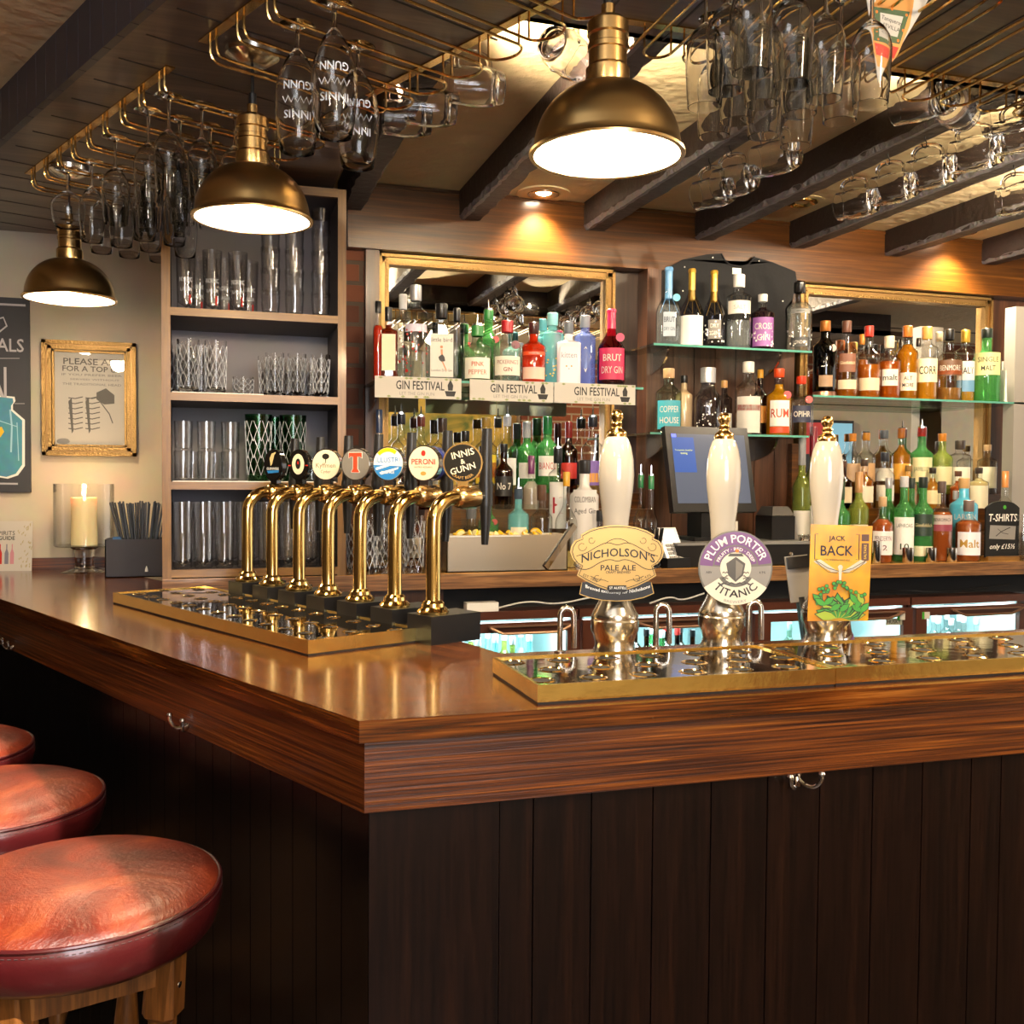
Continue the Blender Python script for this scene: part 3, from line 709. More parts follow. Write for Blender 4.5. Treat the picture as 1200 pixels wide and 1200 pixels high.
# pump one: shaped gold plate
def clip(px, py, tilt, label, name='pump_clip', dy=.052):
    q = P(px, py, y=PY-dy); return thing(name, label, 'pump clip', q, rot=(tilt, 0, facing(q)*.55)), proj(q)[2]/FPX
p1, q1 = ale_pump(720, 'white ceramic handled ale pump behind the gold scroll shaped clip')
c, m = clip(724.5, 658, 0, 'gold scroll shaped pale ale plate on the left hand ale pump')
def tr(pts, k=1): return [((x/3+640-724.5)*m*k, -((y/3+580)-658)*m*k) for x, y in pts]
out1 = [(120, 140), (148, 124), (180, 114), (215, 108), (250, 106), (285, 108), (320, 114), (355, 125), (382, 140), (378, 152), (400, 162), (413, 182), (416, 200), (410, 222), (396, 240), (378, 250), (390, 284), (360, 303), (320, 322), (285, 334), (250, 338), (215, 334), (180, 322), (140, 303), (108, 284), (122, 250), (104, 240), (90, 222), (83, 200), (86, 182), (98, 162), (122, 152)]
band = [(126, 308), (118, 349), (155, 362), (200, 371), (250, 374), (300, 371), (345, 362), (382, 347), (373, 308), (300, 300), (200, 300)]
b = bm_(); xz(b, tr(band), .002, .006); o = obj('lower_band', b, pr('band_navy', '14161d', .25, coat=.6), c, bevel=.0007)
b = bm_(); stroke(b, tr(band[:9]), .0016, .0018); obj('gold_border', b, GOLD, o, smooth=False)
let(o, 'Brewed exclusively for Nicholsons', INKW, w=.125, bold=True, f=lambda u, v: (u, .0015, -.060-.5*(0) + (u*u)*3.0+v))
b = bm_(); xz(b, tr(out1), 0, .005); pl = obj('gold_plate', b, GOLD, c, bevel=.0007)
b = bm_()
for k in (1,):
    pts = [((x-250)*.955+250, (y-222)*.95+222) for x, y in out1]; stroke(b, tr(pts+pts[:1]), .0014, -.0006)
wave = [(95, 245), (120, 262), (150, 262), (190, 235), (225, 225), (250, 235), (275, 225), (310, 235), (350, 262), (380, 262), (405, 245)]
stroke(b, [(p.x, p.y) for p in smooth_path([(*q_, 0) for q_ in tr(wave)])], .0014, -.0006)
wave = [(105, 215), (140, 205), (180, 180), (215, 165), (250, 178), (285, 165), (320, 180), (360, 205), (395, 215)]
stroke(b, [(p.x, p.y) for p in smooth_path([(*q_, 0) for q_ in tr(wave)])], .0013, -.0006)
wave = [(205, 172), (225, 158), (250, 152), (275, 158), (295, 172)]; stroke(b, [(p.x, p.y) for p in smooth_path([(*q_, 0) for q_ in tr(wave)])], .0012, -.0006)
for sx in (-1, 1):
    for cx_, cy_, r_ in ((-125, -40, 16), (-92, -62, 12), (-70, 70, 13), (-6*0-145, 20, 9)):
        stroke(b, tr([(250+sx*(cx_+r_*(1-a*.06)*cos(a)), 222+cy_+r_*(1-a*.06)*sin(a)) for a in [i*.45 for i in range(13)]]), .0010, -.0006)
    stroke(b, tr([(250+sx*x, y) for x, y in ((-95, 285), (-70, 296), (-45, 300), (-30, 306))]), .001, -.0006)
obj('engraved_scroll', b, INK, pl, smooth=False)
let(pl, "NICHOLSON'S", INK, y=0, w=.142, h=.0165, bold=True, f=lambda u, v: (u, -.0007, .018-2.6*u*u+v))
let(pl, 'PALE ALE', INK, y=-.0007, w=.068, h=.0105, cz=tr([(250, 256)])[0][1], bold=True); let(pl, 'CRAFT BREWED', INK, y=-.0007, w=.048, cz=tr([(250, 272)])[0][1], bold=True)
let(pl, 'EST. 1875', INK, y=-.0007, w=.03, cx=tr([(155, 292)])[0][0], cz=tr([(155, 292)])[0][1], rot=-.42); let(pl, 'ALC. 4.0%', INK, y=-.0007, w=.03, cx=tr([(345, 292)])[0][0], cz=tr([(345, 292)])[0][1], rot=.42)
b = bm_(); xz(b, tr([(218, 318), (282, 318), (286, 330), (278, 342), (222, 342), (214, 330)]), -.0015, .001); k_ = obj('brewery_plaque', b, INK, pl)
let(k_, 'ST AUSTELL', INKW, y=-.0019, w=.034, cz=tr([(250, 327)])[0][1], bold=True)
# pump two: round plum porter clip
p2, q2 = ale_pump(845, 'white ceramic handled ale pump behind the round purple and grey clip')
c, m = clip(862, 665.5, 0, 'round purple and grey plum porter plate with a ship on the middle ale pump')
rr = 43.5*m
b = bm_(); xz(b, disc(48, rr), 0, .005); pl = obj('round_plate', b, pr('clip_rim', '6d675c', .35, .3), c, bevel=.0008)
GREYC = pr('clip_grey', '8d8880', .35); PLUM = pr('plum_print', '6f3f78', .3, coat=.3); CRC = pr('clip_cream', 'e6dcc6', .4)
A0, A1 = R(-8), R(188)
emb(pl, 'purple_arch', [ringsec(rr*.62, rr*.97, R(8), R(176), 28)], PLUM, -.0006)
emb(pl, 'inner_arch', [ringsec(rr*.44, rr*.585, R(12), R(172), 24)], PLUM, -.0006)
emb(pl, 'grey_side', [ringsec(rr*.42, rr*.96, R(-32), R(4), 8), ringsec(rr*.42, rr*.96, R(176), R(212), 8)], GREYC, -.0006)
emb(pl, 'lower_banner', [ringsec(rr*.52, rr*1.0, R(212), R(328), 22)], CRC, -.0009)
emb(pl, 'centre_roundel', [disc(36, rr*.42)], CRC, -.0010)
emb(pl, 'ship_hull', [[(-.26*rr, .12*rr), (0, .30*rr), (.26*rr, .12*rr), (.2*rr, -.2*rr), (0, -.38*rr), (-.2*rr, -.2*rr)]], pr('hull_dark', '4f4a42', .4), -.0014)
emb(pl, 'ship_hull_side', [[(0, .22*rr), (.2*rr, .08*rr), (.16*rr, -.17*rr), (0, -.32*rr)]], pr('hull_mid', '7d766a', .4), -.0018)
emb(pl, 'ship_deck', [[(-.22*rr, .31*rr), (.22*rr, .31*rr), (.16*rr, .39*rr), (-.16*rr, .39*rr)]], pr('hull_dark', '4f4a42', .4), -.0014)
emb(pl, 'ship_light', [disc(12, .05*rr, .03*rr, .46*rr)], ORGP, -.0018)
b = bm_()
for sx in (-1, 1):
    for k in range(4): stroke(b, [(sx*rr*(.20+.04*i+.0*k), rr*(-.14-.08*k+.03*(i % 2)-.02*i*(k % 2))) for i in range(5)], .0022, -.0014)
    stroke(b, [(sx*rr*x, rr*z) for x, z in ((.02, -.44), (.12, -.40), (.2, -.46), (.32, -.41), (.42, -.46))], .003, -.0014)
obj('wave_emblem', b, pr('hull_dark', '4f4a42', .4), pl, smooth=False)
let(pl, 'PLUM PORTER', INKW, bold=True, w=rr*2.02, h=.0165, f=arc_at(rr*.79, -.001))
let(pl, 'FRUITY \u00b7 RED \u00b7 DEEP', INKW, bold=True, w=rr*1.26, h=.0065, f=arc_at(rr*.51, -.001))
let(pl, 'TITANIC', INK, bold=True, w=rr*1.22, h=.0155, f=arc_at(rr*.70, -.0013, up=False)); let(pl, 'BREWERY', INKG, w=rr*.62, h=.005, f=arc_at(rr*.92, -.0013, up=False))
let(pl, 'ABV', INK, w=.012, cx=-rr*.72, cz=-rr*.12, y=-.001); let(pl, '4.9%', INK, w=.013, cx=rr*.72, cz=-rr*.12, y=-.001)
# pump three: yellow rectangular clip
p3, q3 = ale_pump(965, 'white ceramic handled ale pump behind the yellow rectangular clip')
c, m = clip(984.5, 671.5, 0, 'yellow rectangular plate with a bird and green hops on the right hand ale pump', dy=.056)
hw, hh2 = 35.5*m, 57*m
b = bm_(); xz(b, [(-hw*1.03, -hh2), (hw*.94, -hh2*.98), (hw*1.03, hh2*.97), (-hw*.97, hh2)], 0, .004)
mj, nt, out = nm('yellow_clip_print'); N = nt.nodes; bs = N.new('ShaderNodeBsdfPrincipled'); nt.links.new(bs.outputs[0], out.inputs[0]); bs.inputs['Roughness'].default_value = .25
tc = N.new('ShaderNodeTexCoord'); nz = N.new('ShaderNodeTexNoise'); nz.inputs['Scale'].default_value = 14; rp = N.new('ShaderNodeValToRGB')
rp.color_ramp.elements[0].position = .35; rp.color_ramp.elements[1].position = .7; rp.color_ramp.elements[0].color = hx('dcae12'); rp.color_ramp.elements[1].color = hx('d27f14')
nt.links.new(tc.outputs['Object'], nz.inputs[0]); nt.links.new(nz.outputs[0], rp.inputs[0]); nt.links.new(rp.outputs[0], bs.inputs[0])
pl = obj('yellow_plate', b, mj, c, bevel=.0006)
let(pl, 'JACK', INK, y=-.0006, bold=True, w=hw*.55, h=hh2*.13, cx=-hw*.12, cz=hh2*.70); let(pl, 'BACK', INK, y=-.0006, w=hw*1.06, h=hh2*.21, cx=-hw*.12, cz=hh2*.46, bold=True)
let(pl, '3.7% SESSION PALE ALE', INK, y=-.0006, w=hw*.85, cx=-hw*.12, cz=hh2*.27)
b = bm_()
for sx in (-1, 1):
    x0 = -hw*.12+sx*hw*.72; stroke(b, [(x0-sx*hw*.1, hh2*.80), (x0, hh2*.80), (x0, hh2*.28), (x0-sx*hw*.1, hh2*.28)], .0016, -.0006)
obj('bracket_mark', b, INK, pl, smooth=False)
emb(pl, 'brewery_mark', [[(hw*.68, hh2*.66), (hw*.92, hh2*.66), (hw*.92, hh2*.80), (hw*.68, hh2*.80)], [(hw*.68, hh2*.26), (hw*.92, hh2*.26), (hw*.92, hh2*.62), (hw*.68, hh2*.62)]], pr('mark_brown', '5a3a22', .4), -.0006)
let(pl, 'SALTAIRE', YELP, y=-.0009, w=hh2*.30, cx=hw*.80, cz=hh2*.44, rot=PI/2)
b = bm_()
for sx in (-1, 1):
    for k in range(6): flat(b, [(sx*hw*.05, hh2*.02), (sx*hw*(.30+.10*k), hh2*(.02+.035*k)), (sx*hw*(.42+.09*k), hh2*(.09+.03*k)), (sx*hw*(.25+.08*k), hh2*(.05+.045*k))], -.0006-.0001*k)
flat(b, disc(14, hh2*.05, 0, hh2*.12), -.0014); flat(b, [(-hw*.06, hh2*.1), (hw*.06, hh2*.1), (hw*.03, -hh2*.2), (-hw*.03, -hh2*.2)], -.0013)
obj('bird_emblem', b, pr('bird_cream', 'd9cdb4', .5), pl, smooth=False)
b = bm_()
for sx in (-1, 1):
    stroke(b, [(sx*hw*.05, hh2*.04), (sx*hw*.4, hh2*.10), (sx*hw*.82, hh2*.26)], .0012, -.0016); stroke(b, [(sx*hw*.1, hh2*.0), (sx*hw*.4, hh2*.02), (sx*hw*.6, hh2*.12), (sx*hw*.8, hh2*.24)], .001, -.0016)
obj('wing_outline', b, INK, pl, smooth=False)
rnd = random.Random(5); gl, dl, yl = bm_(), bm_(), bm_()
lv = []
for k in range(16):
    a = R(10+160*k/15); L_ = hh2*rnd.uniform(.34, .52); lv.append((0+hw*.1*cos(a), -hh2*.93, a, L_))
for k in range(16): lv.append((rnd.uniform(-.8, .8)*hw, -hh2*rnd.uniform(.62, .86), R(rnd.uniform(30, 150)), hh2*.26))
for k, (x, z, a, L_) in enumerate(lv):
    w = L_*.24; c_, s_ = cos(a), sin(a)
    def lf(w, L_): return [(max(-hw*.97, min(hw*.94, x+c_*L_*u-s_*w*v)), max(-hh2*.97, z+s_*L_*u+c_*w*v)) for u, v in ((0, 0), (.3, .8), (.6, .9), (1, 0), (.6, -.9), (.3, -.8))]
    flat(dl, lf(w*1.25, L_*1.06), -.0018-.0001*k); flat(gl if k % 3 else yl, lf(w, L_), -.00185-.0001*k)
for k in range(22):
    x = rnd.uniform(-.7, .8)*hw; z = -hh2*(.12+.30*abs(x)/hw+rnd.uniform(0, .14)); flat(dl, disc(8, .0044, x, z), -.0052-.0001*k); flat(gl, disc(8, .0033, x, z), -.00525-.0001*k)
obj('leaf_outline', dl, pr('leaf_dark', '1f3312', .5), pl, smooth=False); obj('leaf', gl, GRNP, pl, smooth=False); obj('pale_leaf', yl, pr('leaf_yellow', '9fb52a', .4), pl, smooth=False)

# swan neck spouts behind the pumps
for px, lb in ((664, 'left'), (776, 'middle'), (884, 'right')):
    q = at(px, PY+.13, CT); t = thing('swan_neck_spout', 'brushed steel swan neck spout behind the drip tray, %s one of the three' % lb, 'spout', q, rz=-.25)
    b = bm_(); H = .078; pts = [(-.014, 0, -.25), (-.014, 0, H)]+[(-.014*cos(PI*i/8), 0, H+.016*sin(PI*i/8)) for i in range(1, 8)]+[(.014, 0, H), (.015, 0, .01)]
    tube(b, pts, .0062, 12); obj('bent_pipe', b, STEEL, t); b = bm_(); lathe(b, [(.0062, 0), (.012, 0), (.012, .004), (.0062, .006)], 16, cx=-.014); obj('collar', b, STEEL, t)
# things between pumps
q = at(991, PY+.0, CT+.032); t = thing('steel_thimble_measure', 'steel spirit measure with a purple band lying tilted beside the right hand ale pump', 'measure', (q.x+.004, q.y+.01, CT+.014), rot=(R(18), R(-28), 0))
b = bm_(); lathe(b, [(0, 0), (.020, 0), (.021, .022), (.018, .026), (.021, .03), (.023, .06), (.021, .06), (.0, .03)], 24); obj('cup', b, STEEL, t); b = bm_(); lathe(b, [(.0215, .004), (.0225, .004), (.0225, .02), (.0215, .02)], 24); obj('purple_band', b, PLUM, t)
q = P(936, 678, y=PY+.06); t = thing('card_holder_panel', 'grey tilted plastic panel with a black hinge standing between two ale pumps', 'panel', (q.x, q.y, q.z), rot=(R(-8), R(-6), R(-12)))
b = bm_(); box(b, -.024, .026, 0, .005, -.05, .05); obj('grey_panel', b, pr('grey_plastic', 'a9a49c', .4), t, bevel=.004); b = bm_(); box(b, -.022, .03, -.006, 0, .022, .048); box(b, -.006, .006, -.002, .02, -.16, -.04); obj('hinge', b, BLACK, t, bevel=.003)
q = P(656, 640, y=PY+.04); t = thing('angled_clip_back', 'chrome edged plate seen side on, leaning beside the left hand ale pump', 'plate', (q.x, q.y, q.z), rot=(0, R(42), R(20)))
b = bm_(); box(b, -.006, .006, -.004, .004, -.055, .055); obj('chrome_edge', b, CHROME, t, bevel=.002); b = bm_(); box(b, -.0075, -.0062, -.002, .002, -.045, .045); obj('dark_strip', b, BLACK, t)

# ------------------------------------------------------------------ glassware prototypes
HID = []
def wall(prof_out, th=.0014):
    return prof_out
def stemglass(name, cat, parts, mat=GL, seg=28):
    """parts: (part name, profile) from the foot up, glass standing; hung ones are turned over"""
    t = thing(name, None, cat, (0, 0, -50))
    for pn, prof in parts:
        b = bm_(); lathe(b, prof, seg); obj(pn, b, GLT if pn != 'bowl' else mat, t, ang=70)
    HID.append(t); return t
def stem_parts(H, rf, hs, rb, rim, shape='wine', bulge=.35):
    foot = [(0, .0015), (rf*.97, 0), (rf, .0008), (rf*.5, .003), (.006, .007), (.0045, .012)]
    stem = [(.0045, .012), (.0034, .03), (.0034, hs-.015), (.006, hs)]
    bowl = [(.006, hs)]; n = 9; hb = H-hs
    for i in range(1, n+1):
        u = i/n
        if u < bulge: r = .006+(rb-.006)*math.sin(u/bulge*PI/2)**.75
        else: r = rb+(rim-rb)*((u-bulge)/(1-bulge))**1.6
        bowl.append((r, hs+hb*u))
    bowl += [(rim-.0016, H+.0004), (rim-.0018, H-.003)]
    for i in range(n-1, 0, -1):
        u = i/n
        if u < bulge: r = .006+(rb-.006)*math.sin(u/bulge*PI/2)**.75
        else: r = rb+(rim-rb)*((u-bulge)/(1-bulge))**1.6
        bowl.append((max(.001, r-.0016), hs+hb*u+.001))
    bowl.append((0, hs+.004))
    return [('foot', foot), ('stem', stem), ('bowl', bowl)]
WINE = stemglass('wine_glass', 'wine glass', stem_parts(.225, .033, .078, .035, .030))
FLUTE = stemglass('stemmed_beer_glass', 'beer glass', stem_parts(.225, .034, .07, .036, .029, bulge=.45))
SNIF = stemglass('gin_balloon_glass', 'gin glass', stem_parts(.165, .035, .06, .047, .036, bulge=.45))
GOBL = stemglass('etched_beer_goblet', 'beer goblet', stem_parts(.245, .036, .045, .044, .034, bulge=.5))
b = bm_(); text(b, 'INNIS', w=.055, h=.016, cz=.185, f=lambda u, v: (.0418*sin(u/.0418), -.0418*cos(u/.0418), v), bold=True)
text(b, 'GUNN', w=.055, h=.016, cz=.130, f=lambda u, v: (.0448*sin(u/.0448), -.0448*cos(u/.0448), v), bold=True)
for k in range(5): pass
ETCH = pr('frosted_etching', 'dfe3ea', .7)
stroke_pts = [(-.03+.006*i, .158+(.006 if i % 2 else -.006)) for i in range(11)]
vs = None
L_ = [((.0446*sin(u/.0446)), -.0446*cos(u/.0446), v) for u, v in stroke_pts]; tube(b, L_, .0012, 4)
obj('etched_pattern', b, ETCH, GOBL, smooth=False)
RACKZ = SOF+RZ+.003
def label_sorted(items, fmt):
    """items: (px, obj). distinct labels by order from the left"""
    for i, (_, o) in enumerate(sorted(items, key=lambda k: k[0])): o['label'] = fmt % ORD[i] if i < 20 else fmt % ('number %d' % i)
def hang(proto, x, y, rz=0, sc=1, group=None):
    # turned over: the foot rests on the rails
    return dup(proto, (x, y, RACKZ+.001), rot=(PI, 0, rz), scale=(sc, sc, sc), group=group)
def snap_left(p, chans):
    s = s_of(p); s = min(chans, key=lambda c: abs(c-s)); w = min(max(w_of(p), .09), .52); return left(s, w)
setA = {'f': [(86, 200), (104, 192), (124, 187), (112, 205), (160, 192), (190, 196), (218, 212), (146, 208), (176, 204)],
        'w': [(140, 158), (180, 126), (204, 109), (233, 117), (264, 125), (213, 138), (247, 148), (156, 168), (178, 176), (205, 166), (230, 172), (300, 134)], 's': [(72, 204)]}
used = []
def free(s, w):
    for _ in range(12):
        if all(abs(s-a) > .03 or abs(w-c) > .078 for a, c in used): break
        w += .02
    used.append((s, w)); return w
for key, proto, nmx in (('s', SNIF, 'balloon'), ('w', WINE, 'wine'), ('f', FLUTE, 'beer')):
    got = []
    for px, py in setA[key]:
        p = P(px, py, z=RACKZ); q = snap_left(p, chA); s, w = s_of(q), w_of(q); w = free(s, w)
        if w > .60: continue
        q = left(s, w); o = hang(proto, q.x, q.y, group={'s': None, 'w': 'wine glasses hanging in the left rack', 'f': 'stemmed beer glasses hanging in the left rack'}[key]); got.append((proj((q.x, q.y, 2.2))[0], o))
    if key == 's': got[0][1]['label'] = 'round bowled gin glass hanging upside down at the far left end of the rack'
    else: label_sorted(got, '%s glass hanging in the left rack, %%s of its kind from the left' % {'w': 'wine', 'f': 'tall stemmed beer'}[key])
got = []
for px, py in ((359, 24), (396, 3), (432, 48)):
    p = P(px, py, z=RACKZ); q = snap_left(p, chB); q = left(s_of(q), w_of(p)); o = hang(GOBL, q.x, q.y, rz=facing(q)+PI, group='etched goblets hanging in the near left rack'); got.append((px, o))
label_sorted(got, 'large etched beer goblet hanging upside down in the near rack, %s from the left')
got = []; occ = []
for px, py in ((814, 158), (948, 174), (891, 160), (841, 145), (859, 130), (784, 121), (997, 145), (973, 160), (1024, 130), (922, 133), (813, 100), (896, 106), (967, 112), (762, 98), (1000, 104), (860, 78), (925, 72), (775, 62), (1012, 90)):
    p = P(px, py, z=RACKZ-.225); cx_ = min(chC, key=lambda c: abs(C0.x+c-p.x)); y = min(max(p.y, C0.y+.07), gyi-.075)
    for _ in range(9):
        if all(abs(cx_-a) > .01 or abs(y-d) > .074 for a, d in occ): break
        y -= .02
    if y < C0.y-.02: continue
    occ.append((cx_, y)); o = hang(WINE, C0.x+cx_, y, group='wine glasses hanging above the ale pumps'); got.append((proj((C0.x+cx_, y, 2.2))[0], o))
label_sorted(got, 'clear wine glass hanging upside down above the ale pumps, %s from the left')

# dimple mugs
def mug_proto():
    t = thing('dimple_beer_mug', None, 'beer mug', (0, 0, -50)); seg, rows = 30, []
    prof = [(0, .004), (.030, .003), (.034, 0), (.036, .006), (.043, .022), (.0465, .045), (.047, .07), (.045, .095), (.043, .112), (.042, .122), (.0385, .122), (.039, .11), (.041, .095), (.042, .07), (.041, .045), (.037, .024), (.028, .016), (0, .015)]
    b = bm_(); rings = []
    for k, (r, z) in enumerate(prof):
        if r < 1e-6: rings.append([b.verts.new((0, 0, z))]); continue
        ring = []
        for i in range(seg):
            a = 2*PI*i/seg; rr_ = r
            if 3 < k < 8: rr_ = r-.0035*(.5+.5*cos(a*10+(PI if k % 2 else 0)))
            ring.append(b.verts.new((rr_*cos(a), rr_*sin(a), z)))
        rings.append(ring)
    for a, c in zip(rings, rings[1:]):
        if len(a) == 1 and len(c) == 1: continue
        for i in range(seg):
            j = (i+1) % seg
            if len(a) == 1: b.faces.new((a[0], c[j], c[i]))
            elif len(c) == 1: b.faces.new((a[i], a[j], c[0]))
            else: b.faces.new((a[i], a[j], c[j], c[i]))
    obj('body', b, GLM, t, ang=50)
    b = bm_(); tube(b, smooth_path([(.042, 0, .108), (.062, 0, .112), (.078, 0, .095), (.078, 0, .06), (.066, 0, .034), (.044, 0, .032)], 2), .0062, 10); obj('handle', b, GLM, t)
    HID.append(t); return t
MUG = mug_proto()
def hang_mug(p, yaw, cup=True):
    """p: where the handle top touches the hook. The mug lies level, handle up, base towards yaw"""
    ax = Vector((cos(yaw), sin(yaw), 0)); M = Matrix.Identity(4)
    X = Vector((0, 0, 1)); Z = -ax; Y = Z.cross(X)
    M = Matrix(((X.x, Y.x, Z.x, 0), (X.y, Y.y, Z.y, 0), (X.z, Y.z, Z.z, 0), (0, 0, 0, 1)))
    o = dup(MUG, (0, 0, 0)); off_ = M @ Vector((.072, 0, .08, 1)); o.rotation_euler = M.to_euler(); o.location = Vector(p)-off_.xyz
    return o
def hook(p, top, label):
    b = bm_(); tube(b, smooth_path([(0, 0, top), (0, 0, .012), (.009, 0, .0), (.006, 0, -.012), (-.006, 0, -.012), (-.010, 0, -.002)], 2), .0018, 6)
    o = obj('cup_hook', b, BLACK, None); o.location = p; tag(o, label, 'hook', 'cup hooks under the beams'); return o
mugs = []
for beam, spots in ((2, ((832, .0), (856, 0), (903, 0))), (3, ((1000, 0), (1042, 0), (1085, 0), (1137, 0), (1190, 0))), (4, ((1190, 0),))):
    for px, _ in spots:
        x = bx[beam]; p = P(px, 100, x=x); p = Vector((x, p.y, 2.428-.02))
        o = hang_mug((p.x, p.y, p.z-.012), R(-58)); o['group'] = 'mugs hung on hooks under the beams'; h = hook(p, .022, 'x'); mugs.append((proj(p-Vector((0, 0, .07)))[0], o, h))
mugs.sort(key=lambda k: k[0])
for i, (_, o, h) in enumerate(mugs):
    o['label'] = 'dimpled glass beer mug hanging from a beam over the back bar, %s from the left' % ORD[i]
    h['label'] = 'small black cup hook under a beam, holding the %s beam mug from the left' % ORD[i]
em = []
for px, py, yaw in ((545, 72, -5), (490, 100, -5), (460, 120, -5), (668, 42, -140), (1068, 92, -60), (1122, 98, -150), (1175, 110, -60)):
    if px < 600:
        s = min((abs(proj(left(i/50, GIW+.05, SOF-.05))[0]-px), i/50) for i in range(-10, 90))[1]; q = left(s, GIW+.07)
    else: q = at(px, gyi+.07, SOF-.05)
    o = hang_mug((q.x, q.y, SOF+.045), R(yaw)); o['group'] = 'mugs hung along the inner edge of the canopy'; em.append((px, o))
label_sorted(em, 'dimpled glass beer mug hung on the inner edge of the canopy, %s from the left')
b = bm_()

# ------------------------------------------------------------------ glass shelf unit
ux0, ux1 = P(189.5, 500, y=YF).x, P(405.5, 500, y=YF).x
UD = .34; uz = [P(198, v, y=YF).z for v in (668, 564.3, 459.3, 359.5)]; ut = P(400, 222, y=YF).z
t = thing('glass_shelf_unit', 'tall open oak edged shelf unit with dark inside, filled with rows of clean glasses', 'shelf unit', (ux0, YF, 0)); UW = ux1-ux0
b = bm_(); box(b, 0, .026, 0, .012, BT, ut); obj('upright', b, W_OAKV, t, bevel=.0015); b = bm_(); box(b, UW-.026, UW, 0, .012, BT, ut); obj('upright', b, W_OAKV, t, bevel=.0015)
GREYIN = pr('unit_inside_dark', '4a4448', .6); GREYBK = pr('unit_back_grey', '8c878c', .7, var=.2, bscale=6)
b = bm_(); box(b, .002, .02, .012, UD, BT, ut); box(b, UW-.02, UW-.002, .012, UD, BT, ut); box(b, .002, UW-.002, .012, UD, ut-.02, ut-.002); obj('side_panel', b, GREYIN, t)
b = bm_(); box(b, .002, UW-.002, UD-.01, UD, BT, ut); obj('back_panel', b, GREYBK, t)
b = bm_(); box(b, .026, UW-.026, -.001, .014, ut-.026, ut); obj('top_rail', b, W_OAK, t, bevel=.0015)
for k, z in enumerate(uz):
    b = bm_(); box(b, .026, UW-.026, .0, .014, z-.024, z); e = obj('shelf_edge', b, W_OAK, t, bevel=.0015)
    b = bm_(); box(b, .02, UW-.02, .014, UD-.01, z-.024, z-.001); obj('shelf_board', b, GREYIN, t)
    if k in (1, 2):
        b = bm_()
        for i in range(24): box(b, .03, .30 if k == 2 else UW-.03, .004+i*.012, .007+i*.012, z, z+.0025)
        obj('bar_matting', b, INKW, t)
def tumbler(name, cat, H, r0, r1, mat=GL, th=.0022, base=.008, cut=0, seg=24):
    t = thing(name, None, cat, (0, 0, -50)); prof = [(0, .001), (r0*.9, 0), (r0, .003)]
    for i in range(1, 9): prof.append((r0+(r1-r0)*i/8, H*i/8))
    prof += [(r1-th, H)]+[(r0+(r1-r0)*i/8-th, H*i/8) for i in range(7, 0, -1)]+[(0, base)]
    b = bm_(); lathe(b, prof, seg); o = obj('glass_body', b, mat, t, ang=50)
    if cut:
        b = bm_(); n = 10
        for i in range(n):
            for sgn in (1, -1):
                for z0 in (.1, .35, .6):
                    pts = [((r0+(r1-r0)*(z0+.3*u)+.0006)*cos(2*PI*(i+sgn*u*.9)/n), (r0+(r1-r0)*(z0+.3*u)+.0006)*sin(2*PI*(i+sgn*u*.9)/n), H*(z0+.3*u)) for u in (0, .33, .66, 1)]
                    tube(b, pts, .0008, 3, caps=False)
        obj('cut_pattern', b, CUTM, t, smooth=False)
    HID.append(t); return t
CUTM = pr('cut_glass_line', 'c9ced8', .2, spec=1)
GLG = glass('green_print_glass', tint=(.30, .62, .40), edge=.4)
hU = lambda a, c: (P(300, a, y=YF+.05).z-P(300, c, y=YF+.05).z)
def put(proto, px, y, z, group, sc=None):
    q = at(px, y, z); return dup(proto, (q.x, q.y, z), random.uniform(0, 6), group=group, scale=sc)
PINT = tumbler('straight_pint_glass', 'pint glass', hU(592, 668), .027, .0315, seg=22, mat=GLP)
HALF = tumbler('half_pint_glass', 'half pint glass', hU(530, 565), .026, .029, mat=GLP)
TALL = tumbler('etched_tall_beer_glass', 'beer glass', hU(290, 360), .026, .030, mat=GLP)
b = bm_(); text(b, 'NORDIC', w=.04, h=.014, cz=.09, f=cyl_at(.0305)); text(b, 'LAGER', w=.034, h=.010, cz=.06, f=cyl_at(.0295)); obj('etched_pattern', b, ETCH, TALL, smooth=False)
b = bm_(); text(b, 'I', w=.005, h=.028, cz=.03, f=lambda u, v: (.0287*sin((u+.012)/.0287), -.0287*cos((u+.012)/.0287), v)); obj('red_mark', b, INKR, TALL, smooth=False)
CUTH = tumbler('cut_glass_highball', 'highball glass', hU(398, 460), .030, .034, cut=1)
ROCK = tumbler('cut_glass_tumbler', 'tumbler', hU(436, 461), .030, .033, cut=1)
HIB = tumbler('faceted_highball', 'highball glass', hU(413, 464), .023, .029, cut=1)
STK = tumbler('stacking_tumbler', 'tumbler', .078, .027, .031, mat=GLP)
GREENG = tumbler('green_patterned_glass', 'tall glass', hU(486, 565), .034, .043, mat=GLG, cut=1)
def row(proto, pxs, ys, z, fmt, group, jit=0):
    for j, y in enumerate(ys):
        got = []
        for i, px in enumerate(pxs if not isinstance(pxs[0], list) else pxs[j]):
            o = put(proto, px, y, z, group); got.append((px, o))
        label_sorted(got, fmt % ('front' if j == 0 else 'back' if j == len(ys)-1 else 'middle'))
fy, my, by = YF+.05, YF+.15, YF+.25
row(PINT, [[214, 238.5, 263, 288, 313, 338, 362, 384], [222, 246, 270, 294, 318, 342, 366]], (fy, my), uz[0], 'straight clear pint glass upside on the lowest shelf, %s row, %%s from the left', 'pint glasses on the lowest shelf')
for k, tier in enumerate(('lower', 'upper')):
    got = []
    for px in (215, 242, 270): o = put(HALF, px, fy, uz[1]+k*hU(530, 565)*.98, 'half pint glasses stacked in twos'); got.append((px, o))
    label_sorted(got, 'half pint glass, %s one of the %%s stack of two, third shelf' % tier)
